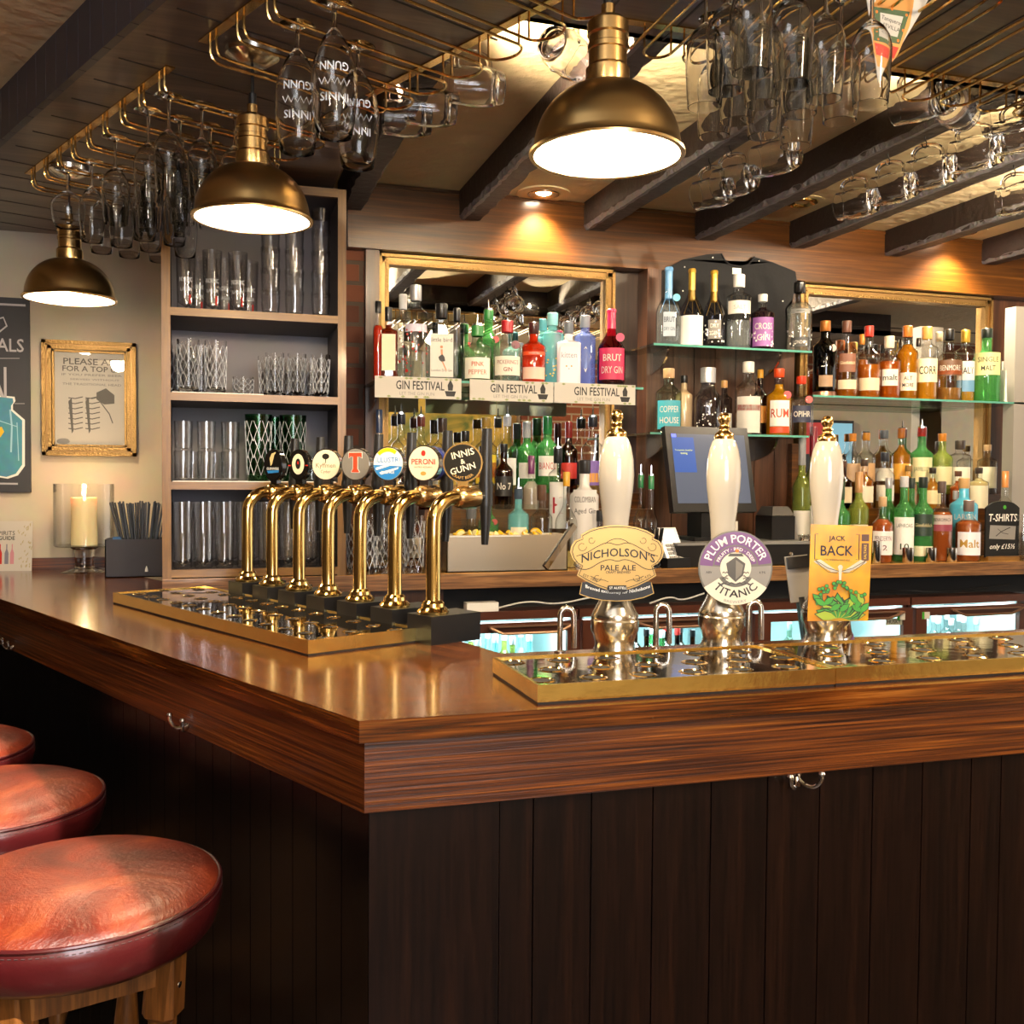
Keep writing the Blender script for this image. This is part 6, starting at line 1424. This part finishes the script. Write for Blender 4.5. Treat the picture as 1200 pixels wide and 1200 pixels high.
# white box and cables on the fridge tops
q = at(565, YF+.03, FZ1); b = bm_(); box(b, -.055, .055, 0, .05, 0, .03); o = obj('white_adapter_box', b, WHITE, bevel=.003); o.location = (q.x, YF+.02, FZ1+.001); tag(o, 'small white plastic box under the back counter left of the ale pumps', 'box')
for k, (pa, pb, c_, lb) in enumerate(((588, 700, 'white_plastic', 'thin white cable behind the left ale pump'), (770, 830, 'white_plastic', 'looped white cable between the left and middle ale pumps'), (990, 1190, 'black_plastic', 'long dark cable under the back counter on the right'))):
    a, c = at(pa, YF+.0, FZ1+.02), at(pb, YF+.0, FZ1+.03); b = bm_(); tube(b, smooth_path([(a.x, YF+.06, FZ1+.006), (a.x*.7+c.x*.3, YF+.02, FZ1+.035), (a.x*.4+c.x*.6, YF+.05, FZ1+.012), (c.x, YF+.03, FZ1+.04)], 3), .003, 6); tag(obj('power_cable', b, MATS[c_]), lb, 'cable')
# ------------------------------------------------------------------ T-shirt pinned to the cornice
q = at(860, YW-.12, 2.2); k = proj(q)[2]/FPX
def ts(px, py): return P(px, py, y=YW-.115)
out = [(776, 318), (800, 304), (828, 298), (845, 297), (850, 305), (858, 310), (868, 311), (877, 308), (884, 301), (905, 307), (932, 318), (934, 330), (929, 350), (920, 362), (922, 410), (786, 405), (783, 372), (775, 360), (768, 345), (770, 330)]
pts = [ts(*p) for p in out]; cx_ = q.x; cz_ = q.z
t = thing('pinned_tshirt', 'black t-shirt pinned flat to the wood behind the middle shelf', 't-shirt', (cx_, YW-.115, cz_))
BLKC = pr('black_cotton', '131317', .85, bump=.6, bscale=9)
b = bm_(); xz(b, [(p.x-cx_, p.z-cz_) for p in pts], 0, .010); 
bmesh.ops.triangulate(b, faces=[f for f in b.faces if len(f.verts) > 4]); obj('cotton_body', b, BLKC, t, bevel=0)
b = bm_(); tube(b, [((ts(*p).x-cx_), -.001, ts(*p).z-cz_) for p in ((845, 297), (850, 306), (858, 312), (868, 313), (877, 310), (884, 301))], .0035, 6); obj('neck_rib', b, BLKC, t)
a = ts(858, 314); c = ts(868, 322); b = bm_(); box(b, a.x-cx_, c.x-cx_, -.0035, -.0015, c.z-cz_, a.z-cz_); obj('neck_tag', b, INKW, t)
b = bm_()
for p in ((835, 302), (889, 306), (802, 313), (800, 341), (917, 353)): v = ts(*p); lathe(b, [(0, 0), (.003, .001), (.003, .002), (0, .004)], 8, M=Matrix.Translation((v.x-cx_, -.001, v.z-cz_)) @ Matrix.Rotation(PI/2, 4, 'X'))
obj('pin_head', b, INKW, t)
a = ts(884, 372); b = bm_(); text(b, 'BREW', w=.045, h=.02, cx=a.x-cx_, cz=a.z-cz_-.01, f=plane_at(-.0025), bold=True); obj('gold_print', b, GLDP, t)

# ------------------------------------------------------------------ cream wall: chalkboard, framed notice
def wallp(px, py): return P(px, py, y=YL-.03)
a, c = wallp(-55, 345), wallp(36, 577); t = thing('chalkboard_gin_sign', 'tall dark chalkboard with a painted blue bottle at the left edge of the view', 'sign', ((a.x+c.x)/2, YL-.03, (a.z+c.z)/2)); hw_, hz = (c.x-a.x)/2, (a.z-c.z)/2; ox, oz = (a.x+c.x)/2, (a.z+c.z)/2
b = bm_(); box(b, -hw_, hw_, 0, .02, -hz, hz); bd = obj('board', b, pr('slate_board', '35363c', .6, var=.2, bscale=10), t, bevel=.003)
def wl(px, py): v = wallp(px, py); return (v.x-ox, v.z-oz)
def wtext(s, x0, x1, y0, y1, mat, par, yy=-.001, **k):
    p, q_ = wl(x0, y0), wl(x1, y1); return let(par, s, mat, y=yy, w=q_[0]-p[0], h=p[1]-q_[1], cx=(p[0]+q_[0])/2, cz=(p[1]+q_[1])/2, **k)
wtext('SPECIALS', -52, 28, 394, 413, pr('chalk_grey', 'b9b7bb', .7), bd, bold=True); wtext('GIN', -38, 8, 428, 478, pr('chalk_grey', 'b9b7bb', .7), bd, bold=True)
b = bm_(); stroke(b, [wl(-50, 354), wl(30, 358)], .008, -.001); stroke(b, [wl(-30, 420), wl(23, 420)], .002, -.001); stroke(b, [wl(17, 473), wl(29, 473)], .002, -.001); stroke(b, [wl(-40, 566), wl(21, 567)], .007, -.001); stroke(b, [wl(-10, 376), wl(4, 372), wl(8, 382), wl(-2, 390)], .006, -.001); obj('chalk_line', b, pr('chalk_grey', 'b9b7bb', .7), bd)
bo = [(-14, 462), (16, 465), (17, 470), (14, 474), (14, 480), (28, 492), (28, 546), (20, 557), (8, 561), (-20, 556), (-26, 545), (-26, 490), (-12, 480)]
b = bm_(); flat(b, [wl(x+ (1.2 if x > 0 else -1.2), y) for x, y in bo], -.0008); obj('bottle_outline', b, INKW, bd); b = bm_(); flat(b, [wl(x*.93, 510+(y-510)*.96) for x, y in bo], -.0012); obj('painted_bottle', b, pr('chalk_blue', '4f9fb8', .6, var=.5, bscale=30), bd)
b = bm_(); flat(b, [wl(x, y) for x, y in ((-6, 503), (2, 500), (5, 506), (0, 513), (-6, 511))], -.0016); obj('yellow_mark', b, YELP, bd)
b = bm_(); stroke(b, [wl(12, 480), wl(14, 500), wl(13, 530)], .006, -.0016); stroke(b, [wl(-10, 490), wl(20, 500)], .003, -.0016); stroke(b, [wl(20, 495), wl(22, 540)], .003, -.0016); obj('pale_highlight', b, pr('chalk_pale_blue', 'a8d4e2', .6), bd)
a, c = wallp(49, 398), wallp(160, 535); ox, oz = (a.x+c.x)/2, (a.z+c.z)/2; hw_, hz = (c.x-a.x)/2, (a.z-c.z)/2
t = thing('framed_notice', 'gilt framed notice reading Please ask for a top up on the cream wall', 'picture', (ox, YL-.03, oz)); M = .034
for nm_, m_, a_, c_, y0 in (('outer_frame', GOLDF, 0, .014, -.02), ('middle_frame', GOLDD, .014, .02, -.012), ('inner_frame', GOLDF, .02, .034, -.016), ('inner_frame', GOLDF, .036, .044, -.008)):
    b = bm_()
    for q in ((-hw_+a_, -hw_+c_, -hz+a_, hz-a_), (hw_-c_, hw_-a_, -hz+a_, hz-a_), (-hw_+a_, hw_-a_, hz-c_, hz-a_), (-hw_+a_, hw_-a_, -hz+a_, -hz+c_)): box(b, q[0], q[1], y0, .02, q[2], q[3])
    obj(nm_, b, m_, t, bevel=.003)
b = bm_(); box(b, -hw_+.03, hw_-.03, .004, .02, -hz+.03, hz-.03); pg = obj('notice_paper', b, pr('notice_paper', 'cfcabf', .6), t)
for s_, x0, x1, y0, y1 in (('PLEASE ASK', 74, 142, 419, 429), ('FOR A TOP UP', 73, 142, 428, 437), ('IF YOU PREFER BEER', 72, 143, 437, 442), ('SERVED WITHOUT', 82, 140, 443, 447), ('THE TRADITIONAL HEAD', 73, 142, 448, 453)): wtext(s_, x0, x1, y0, y1, INKG if y0 > 430 else pr('notice_ink', '5a5856', .6), pg, yy=.003, bold=True)
b = bm_()
for x in (80, 100):
    for k in range(7): stroke(b, [wl(x, 466+k*6), wl(x+8, 467+k*6), wl(x+17, 465+k*6)], .004, .003)
    flat(b, [wl(*p) for p in ((x, 470), (x+4, 466), (x+6, 505), (x+4, 508))], .0032)
flat(b, [wl(*p) for p in ((113, 460), (124, 455), (134, 463), (134, 473), (122, 474), (113, 468))], .0032); stroke(b, [wl(100, 468), wl(113, 465), wl(128, 485), wl(132, 496)], .004, .003)
obj('engraved_drawing', b, pr('notice_ink', '5a5856', .6), pg); b = bm_(); flat(b, [wl(*p) for p in [(74+8*cos(i/2), 517+3.5*sin(i/2)) for i in range(12)]], .003); obj('oval_stamp', b, INKG, pg)
b = bm_(); box(b, -hw_+.036, hw_-.036, -.004, -.002, -hz+.036, hz-.036); obj('picture_glass', b, glass('picture_glass', edge=.9, base=.05), t)
# candle
q = at(99, YL-.17, CT); k = proj(q)[2]/FPX; t = thing('hurricane_candle_holder', 'tall clear glass hurricane holder on a foot by the cream wall', 'candle holder', q)
z1 = P(99, 640, y=q.y).z-CT; z2 = P(99, 567, y=q.y).z-CT; rg = 33*k
b = bm_(); lathe(b, [(0, .002), (rg*.75, 0), (rg*.78, .002), (rg*.35, .012), (rg*.30, .03), (rg*.36, z1-.012), (rg*.5, z1-.004), (0, z1-.002)], 32); obj('foot', b, GLT, t)
b = bm_(); lathe(b, [(0, z1), (rg*.96, z1), (rg, z1+.004), (rg, z2), (rg-.003, z2), (rg-.003, z1+.005), (0, z1+.004)], 40); obj('glass_cylinder', b, glass('thin_glass'), t)
t = thing('pillar_candle', 'lit cream pillar candle inside the glass hurricane holder', 'candle', (q.x, q.y, CT+z1+.005)); hc_ = P(99, 583, y=q.y).z-CT-z1-.005; rc_ = 14.5*k
wax = pr('glowing_candle_wax', 'f0dfae', .5, emit='e8b458', es=.12); wax.node_tree.nodes['Principled BSDF'].inputs['Subsurface Weight'].default_value = .3  # faint emission puts the flame's glow into the wax colour
b = bm_(); lathe(b, [(0, 0), (rc_, 0), (rc_, hc_*.3), (rc_*.96, hc_*.6), (rc_, hc_*.97), (rc_*.97, hc_), (rc_*.6, hc_-.006), (0, hc_-.008)], 28); obj('wax', b, wax, t)
b = bm_(); tube(b, [(0, 0, hc_-.01), (.001, 0, hc_+.012)], .0012, 5); obj('wick', b, BLACKM, t)
b = bm_(); lathe(b, [(0, hc_+.006), (.006, hc_+.013), (.0065, hc_+.02), (.003, hc_+.034), (0, hc_+.044)], 12); obj('flame', b, emis('flame', (1, .7, .35), 30), t)
l = bpy.data.lights.new('candle_light', 'POINT'); l.energy = 1.2; l.color = (1, .62, .3); l.shadow_soft_size = .01; lo = bpy.data.objects.new('candle_light', l); C.objects.link(lo); lo.parent = t; lo.location = (0, -.02, hc_+.04)
# leaflet
a = at(37, YL-.10, CT); t = thing('bar_guide_leaflet', 'small folded card reading Guide with printed bottles at the far left of the counter', 'leaflet', (a.x, a.y, CT), R(-8)); k = proj(a)[2]/FPX; w, h = 60*k, 58*k
b = bm_(); prism(b, [(-w, 0), (0, 0), (0, .002), (-w, .002)], 0, h, top=[(-w, .02), (0, .02), (0, .022), (-w, .022)]); cd = obj('folded_card', b, PAPER, t)
F_ = lambda u, v: (u, .02*v/h-.0009, v)
b = bm_(); text(b, 'SPIRITS', w=w*.36, cx=-w*.5, cz=h*.76, f=F_); text(b, 'BAR GUIDE', w=w*.52, cx=-w*.58, cz=h*.66, f=F_, bold=True); obj('lettering', b, INK, cd)
for c_, dx_ in ((INKR, -.75), (INKR, -.62), (pr('print_grey', '7a7a88', .5), -.50), (pr('print_pink', 'c98a94', .5), -.40)):
    b = bm_(); u = dx_*w; flat(b, [(u, h*.14), (u+.014, h*.14), (u+.014, h*.36), (u+.009, h*.44), (u+.009, h*.54), (u+.005, h*.54), (u+.005, h*.44), (u, h*.36)], 0, f=F_); obj('printed_bottle', b, c_, cd)
b = bm_(); rnd = random.Random(3)
for _ in range(40): u, v = rnd.uniform(-w*.28, -.004), rnd.uniform(.05, .95)*h; flat(b, [(u, v), (u+.006, v+.006), (u+.003, v-.006)], 0, f=F_)
obj('leaf_print', b, pr('leaf_print_pale', 'b0a47c', .6), cd)

# ------------------------------------------------------------------ bar stools
LEA = pr('oxblood_leather', '5c140c', .28, coat=.25, bump=.35, bscale=22, var=.0)
def leather():
    m, nt, out = nm('oxblood_leather_top'); N = nt.nodes; L = nt.links; bs = N.new('ShaderNodeBsdfPrincipled'); L.new(bs.outputs[0], out.inputs[0])
    tc = N.new('ShaderNodeTexCoord'); n1 = N.new('ShaderNodeTexNoise'); n1.inputs['Scale'].default_value = 6; n1.inputs['Detail'].default_value = 8; n1.inputs['Roughness'].default_value = .7; n1.inputs['Distortion'].default_value = .8
    n2 = N.new('ShaderNodeTexNoise'); n2.inputs['Scale'].default_value = 160; n2.inputs['Detail'].default_value = 3
    L.new(tc.outputs['Object'], n1.inputs[0]); L.new(tc.outputs['Object'], n2.inputs[0]); r = N.new('ShaderNodeValToRGB'); e = r.color_ramp.elements
    e[0].position = .3; e[0].color = hx('340b06'); e[1].position = .78; e[1].color = hx('84401f'); k = e.new(.52); k.color = hx('5c1d0d'); L.new(n1.outputs[0], r.inputs[0]); L.new(r.outputs[0], bs.inputs[0])
    ad = N.new('ShaderNodeMath'); ad.operation = 'MULTIPLY_ADD'; ad.inputs[1].default_value = .12; L.new(n2.outputs[0], ad.inputs[0]); L.new(n1.outputs[0], ad.inputs[2])
    bp = N.new('ShaderNodeBump'); bp.inputs['Strength'].default_value = .35; bp.inputs['Distance'].default_value = .02; L.new(ad.outputs[0], bp.inputs['Height']); L.new(bp.outputs[0], bs.inputs['Normal'])
    bs.inputs['Roughness'].default_value = .38; bs.inputs['Specular IOR Level'].default_value = .32; bs.inputs['Coat Weight'].default_value = .08; bs.inputs['Coat Roughness'].default_value = .25; return m
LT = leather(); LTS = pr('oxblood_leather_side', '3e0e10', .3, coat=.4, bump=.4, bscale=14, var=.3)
def stool(label):
    t = thing('bar_stool', label, 'bar stool', (0, 0, 0), 0, 'round leather topped bar stools'); r = .2125; z = .84
    b = bm_(); lathe(b, [(0, z+.022), (.05, z+.0215), (.10, z+.019), (.15, z+.013), (.185, z+.005), (.205, z-.004), (r-.002, z-.012)], 64); obj('seat_top', b, LT, t, ang=60)
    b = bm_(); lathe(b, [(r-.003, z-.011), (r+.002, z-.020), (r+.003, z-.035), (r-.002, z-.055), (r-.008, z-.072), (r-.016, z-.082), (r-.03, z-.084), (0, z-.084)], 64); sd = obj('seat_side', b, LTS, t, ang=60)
    b = bm_(); tube(b, [((r-.001)*cos(2*PI*i/64), (r-.001)*sin(2*PI*i/64), z-.011) for i in range(64)], .0034, 8, closed=True); obj('piping', b, LTS, sd)
    b = bm_()
    for i in range(150):
        a = 2*PI*i/150; tube(b, [((r+.0018)*cos(a), (r+.0018)*sin(a), z-.019), ((r+.0018)*cos(a+.024), (r+.0018)*sin(a+.024), z-.019)], .0008, 4)
    obj('stitching', b, pr('thread', '2a0a0c', .7), sd)
    az = z-.084
    legs = []
    for i in range(4):
        a = PI/4+i*PI/2; u = Vector((cos(a), sin(a), 0)); top = u*.150; bot = u*.205; rot = Matrix.Translation((top.x, top.y, az)) @ (Matrix.Rotation(a, 4, 'Z') @ Matrix.Rotation(PI+math.atan2(.055, az), 4, 'Y'))
        b = bm_(); M = rot @ Matrix.Rotation(0, 4, 'Z'); H = (top-bot-Vector((0, 0, -az))).length
        oct_ = [(.026, .016), (.016, .026), (-.016, .026), (-.026, .016), (-.026, -.016), (-.016, -.026), (.016, -.026), (.026, -.016)]
        sq_ = [(.022, .019), (.019, .022), (-.019, .022), (-.022, .019), (-.022, -.019), (-.019, -.022), (.019, -.022), (.022, -.019)]
        prism(b, sq_, 0, .105, M, top=oct_); prism(b, oct_, .105, .115, M, top=[(p[0]*.7, p[1]*.7) for p in oct_])
        lathe(b, [(.018, .112), (.021, .118), (.021, .126), (.016, .13), (.021, .137), (.021, .145), (.015, .15), (.017, .18), (.023, .25), (.025, .30), (.021, .36), (.015, .40), (.021, .41), (.021, .42), (.016, .43)], 20, M=M)
        prism(b, sq_, .43, .52, M); lathe(b, [(.016, .52), (.021, .53), (.021, .54), (.016, .55), (.022, .60), (.019, .68), (.014, H-.02), (.016, H)], 20, M=M)
        lg = obj('leg', b, W_STOOL, t, bevel=0)
        b = bm_(); lathe(b, [(0, 0), (.005, 0), (.005, .0015), (0, .003)], 10, M=M @ Matrix.Translation((-.0235, 0, .06)) @ Matrix.Rotation(-PI/2, 4, 'Y')); obj('screw_cap', b, STEEL, lg); legs.append((top, bot))
    for i in range(4):
        (ta, ba), (tb, bb) = legs[i], legs[(i+1) % 4]
        for z_, hh3, th in ((az-.030, .026, .011), (az-.475, .018, .012)):
            k_ = (az-z_)/az; pa = ta.lerp(ba, k_); pb = tb.lerp(bb, k_); d = (pb-pa); L_ = d.length; a = math.atan2(d.y, d.x)
            b = bm_(); box(b, .018, L_-.018, -th, th, -hh3, hh3, M=Matrix.Translation((pa.x, pa.y, z_)) @ Matrix.Rotation(a, 4, 'Z')); obj('apron_rail' if hh3 > .02 else 'foot_rail', b, W_STOOL, t, bevel=.004)
    return t
st = stool('nearest of the three round leather bar stools, with its oak legs showing')
def spos(px, py, z=.84): return P(px, py, z=z)
q = spos(90, 1032); st.location = (q.x, q.y, 0); st.rotation_euler.z = R(18)
q = spos(-15, 930); dup(st, (q.x, q.y, 0), rz=R(50), label='middle of the three round leather bar stools along the left wing')
q = spos(-80, 872); dup(st, (q.x, q.y, 0), rz=R(5), label='farthest of the three round leather bar stools, mostly beyond the left edge')

# ------------------------------------------------------------------ bunting flag
a = P(1046, 0, y=1.60); t = thing('bunting_flag', 'triangular paper pennant with a printed orange bottle label hanging from the canopy', 'pennant', (a.x, 1.60, a.z)); k = proj(a)[2]/FPX
def fl(px, py): v = P(px, py, y=1.60); return (v.x-a.x, v.z-a.z)
M = Matrix.Identity(4)
b = bm_(); xz(b, [fl(1030, 97), fl(1014, -12), fl(1095, -12)], 0, .0012); pp = obj('paper_pennant', b, PAPER, t)
emb(pp, 'bottle_print', [[fl(*p) for p in ((1022, 5), (1026, 2), (1030, -11), (1072, -11), (1070, 8), (1066, 30), (1052, 64), (1040, 80), (1029, 78), (1024, 60), (1022, 30))]], pr('print_orange', 'd9984e', .5), -.0004)
emb(pp, 'leaf_border', [[fl(*p) for p in ((1024, 8), (1066, 14), (1054, 52), (1024, 46))]], pr('print_green', '4f6a44', .5, var=.5, bscale=120), -.0008)
emb(pp, 'fruit_print', [[(x_+.003*cos(i), z_+.003*sin(i)) for i in range(6)] for x_, z_ in [fl(*p) for p in ((1027, 14), (1062, 18), (1058, 36), (1028, 30), (1052, 48), (1030, 44), (1045, 11))]], ORGP, -.0012)
s_ = emb(pp, 'white_panel', [[fl(*p) for p in ((1031, 15), (1058, 20), (1051, 44), (1031, 39))]], PAPER, -.0014)
for tx, x0, x1, yy_, hh3 in (('Tanqueray', 1032, 1057, 23, 6), ('SEVILLA', 1034, 1054, 31, 5)):
    p, q_ = fl(x0, yy_), fl(x1, yy_); let(s_, tx, INK, y=-.0018, w=q_[0]-p[0], cx=(p[0]+q_[0])/2, cz=p[1], rot=-.16)
emb(pp, 'red_band', [[fl(*p) for p in ((1025, 49), (1053, 56), (1047, 69), (1027, 64))]], INKR, -.0008)
b = bm_(); tube(b, [(fl(1014, -12)[0], 0, fl(1014, -12)[1]), (fl(1055, -14)[0], 0, SOF-a.z)], .001, 4); obj('string', b, PAPER, t)

# ------------------------------------------------------------------ what the mirrors show of the room
p = (2.9, ywin+.01, 1.35); t = thing('landscape_painting', 'golden green landscape painting on the wall seen in the left mirror', 'painting', p)
mp, nt, out = nm('painting_canvas'); N = nt.nodes; bs = N.new('ShaderNodeBsdfPrincipled'); nt.links.new(bs.outputs[0], out.inputs[0]); tc = N.new('ShaderNodeTexCoord'); nz = N.new('ShaderNodeTexNoise'); nz.inputs['Scale'].default_value = 3.2; nz.inputs['Detail'].default_value = 4; nz.inputs['Distortion'].default_value = 1
rp = N.new('ShaderNodeValToRGB'); e = rp.color_ramp.elements; e[0].position = .35; e[0].color = hx('5a6a2a'); e[1].position = .65; e[1].color = hx('e0b84a'); e.new(.5).color = hx('a8943a'); nt.links.new(tc.outputs['Object'], nz.inputs[0]); nt.links.new(nz.outputs[0], rp.inputs[0]); nt.links.new(rp.outputs[0], bs.inputs[0])
b = bm_(); box(b, -1.5, -.1, 0, .02, 0, .9); obj('canvas', b, mp, t); b = bm_()
for q in ((-1.55, -1.5, -.05, .95), (-.1, -.05, -.05, .95), (-1.5, -.1, -.05, 0), (-1.5, -.1, .9, .95)): box(b, q[0], q[1], 0, .04, q[2], q[3])
obj('gilt_frame', b, GOLDF, t)

t = thing('wall_television', 'wall television showing a blurred face, seen in the right mirror', 'television', (5.6, ywin+.03, 1.55))
b = bm_(); box(b, 0, 1.0, 0, .05, 0, .56); o = obj('housing', b, BLACK, t, bevel=.006)
for c_, e_, q_ in (('3a78a0', .8, (.02, .40, .03, .53)), ('c98a6a', .8, (.16, .30, .16, .42)), ('a8302c', .6, (.42, .66, .2, .53)), ('7ab0c8', .7, (.68, .98, .1, .53)), ('2a9a94', .6, (.12, .36, .03, .15))):
    b = bm_(); box(b, q_[0], q_[1], .051, .052+(.001 if c_ in ('c98a6a', '2a9a94') else 0), q_[2], q_[3]); obj('screen_patch', b, pr('tv_'+c_, c_, .4, emit=c_, es=e_), o)
# pendant added for fill, continuing the row unseen beyond the right edge
pendant((1.98, 1.66, 2.03), .26, 'brass dome pendant lamp beyond the right edge of the view', 30)
# ------------------------------------------------------------------ light and camera
for o in list(HID):
    for c in kids(o):
        for g in kids(c): bpy.data.objects.remove(g)
        bpy.data.objects.remove(c)
    bpy.data.objects.remove(o)
w = bpy.data.worlds.new('room_air'); bpy.context.scene.world = w; w.use_nodes = True
bg = w.node_tree.nodes['Background']; bg.inputs[0].default_value = (1, .93, .84, 1); bg.inputs[1].default_value = 1.5
s = bpy.data.lights.new('sun', 'SUN'); s.energy = 13; s.color = (1, .9, .76); s.angle = R(.6)
so = bpy.data.objects.new('sun', s); C.objects.link(so); el = R(50)
d = Vector((SUNH.x*cos(el), SUNH.y*cos(el), -sin(el))); so.rotation_euler = d.to_track_quat('-Z', 'Y').to_euler()
def area(name, loc, to, e, c, sx, sy):
    l = bpy.data.lights.new(name, 'AREA'); l.energy = e; l.color = c; l.shape = 'RECTANGLE'; l.size = sx; l.size_y = sy
    o = bpy.data.objects.new(name, l); C.objects.link(o); o.location = loc; o.rotation_euler = (Vector(to)-Vector(loc)).to_track_quat('-Z', 'Y').to_euler(); return o
area('window_daylight', (xj-.75, ywin-.2, 1.85), (xj-1.0, 2, 1.3), 62, (.86, .91, 1), 1.5, 1.3)
# unseen fill spots added along the inner canopy edges, washing the plaster and the bottles
t = thing('added_fill_strip', 'slim light strip along the inner edge of the canopy over the ale pumps', 'light strip', (gxi, gyi, SOF+.035))
b = bm_(); box(b, .05, 4.5, .004, .010, .012, .018); obj('fill_strip_body', b, pr('fill_strip_housing', '3a3430', .6), t)
for i in range(9):
    l = bpy.data.lights.new('fill_spot', 'SPOT'); l.energy = 54; l.color = (1, .80, .52); l.spot_size = R(66); l.spot_blend = 1; l.shadow_soft_size = .004
    lo = bpy.data.objects.new('fill_spot', l); C.objects.link(lo); lo.parent = t; lo.location = (.15+.34*i, .025, .01); lo.rotation_euler = Vector((.05, 1, .08)).to_track_quat('-Z', 'Y').to_euler()
for i in range(4):
    q = left(.38+.16*i, GIW+.03); l = bpy.data.lights.new('fill_spot', 'SPOT'); l.energy = 62; l.color = (1, .80, .52); l.spot_size = R(90); l.spot_blend = 1; l.shadow_soft_size = .004
    lo = bpy.data.objects.new('fill_spot', l); C.objects.link(lo); lo.parent = t; lo.location = (q.x-gxi, q.y-gyi, .01); lo.rotation_euler = Vector((.9, .35, .14)).to_track_quat('-Z', 'Y').to_euler()
# fill lamps added in the ceiling, all outside the view
for i, (x, y, z, e) in enumerate(((-.9, -.2, OUTC, 40), (1.6, .3, OUTC, 50), (.5, -1.1, OUTC, 25), (2.75, 2.45, CEIL, 60), (4.5, -.5, OUTC, 60))):
    t = thing('recessed_downlight', 'lit downlight in the ceiling above the room, outside the view, number %s' % ORD[i], 'downlight', (x, y, z))
    b = bm_(); lathe(b, [(.07, 0), (.068, -.008), (.05, -.01), (.04, -.002)], 28); obj('trim_ring', b, STEEL, t); b = bm_(); lathe(b, [(0, -.004), (.04, -.003), (.04, .001)], 20); obj('lamp', b, DLB, t)
    l = bpy.data.lights.new('ceiling_fill_lamp', 'POINT'); l.energy = e; l.color = (1, .80, .56); l.shadow_soft_size = .09; lo = bpy.data.objects.new('ceiling_fill_lamp', l); C.objects.link(lo); lo.parent = t; lo.location = (0, 0, -.12)
cam = bpy.data.cameras.new('camera'); co = bpy.data.objects.new('camera', cam); C.objects.link(co); bpy.context.scene.camera = co
cam.sensor_fit = 'HORIZONTAL'; cam.sensor_width = 36; cam.lens = 36*FPX/1200; cam.clip_start = .05
co.matrix_world = Matrix.Translation(EYE) @ Matrix(((RT.x, UP.x, -FW.x, 0), (RT.y, UP.y, -FW.y, 0), (RT.z, UP.z, -FW.z, 0), (0, 0, 0, 1)))
sc = bpy.context.scene; sc.view_settings.view_transform = 'Standard'; sc.view_settings.look = 'None'; sc.view_settings.exposure = .25; sc.view_settings.gamma = 1
sc.cycles.max_bounces = 9; sc.cycles.transparent_max_bounces = 40; sc.cycles.glossy_bounces = 5; sc.cycles.diffuse_bounces = 3; sc.cycles.sample_clamp_indirect = 6; sc.cycles.caustics_reflective = False; sc.cycles.use_denoising = True
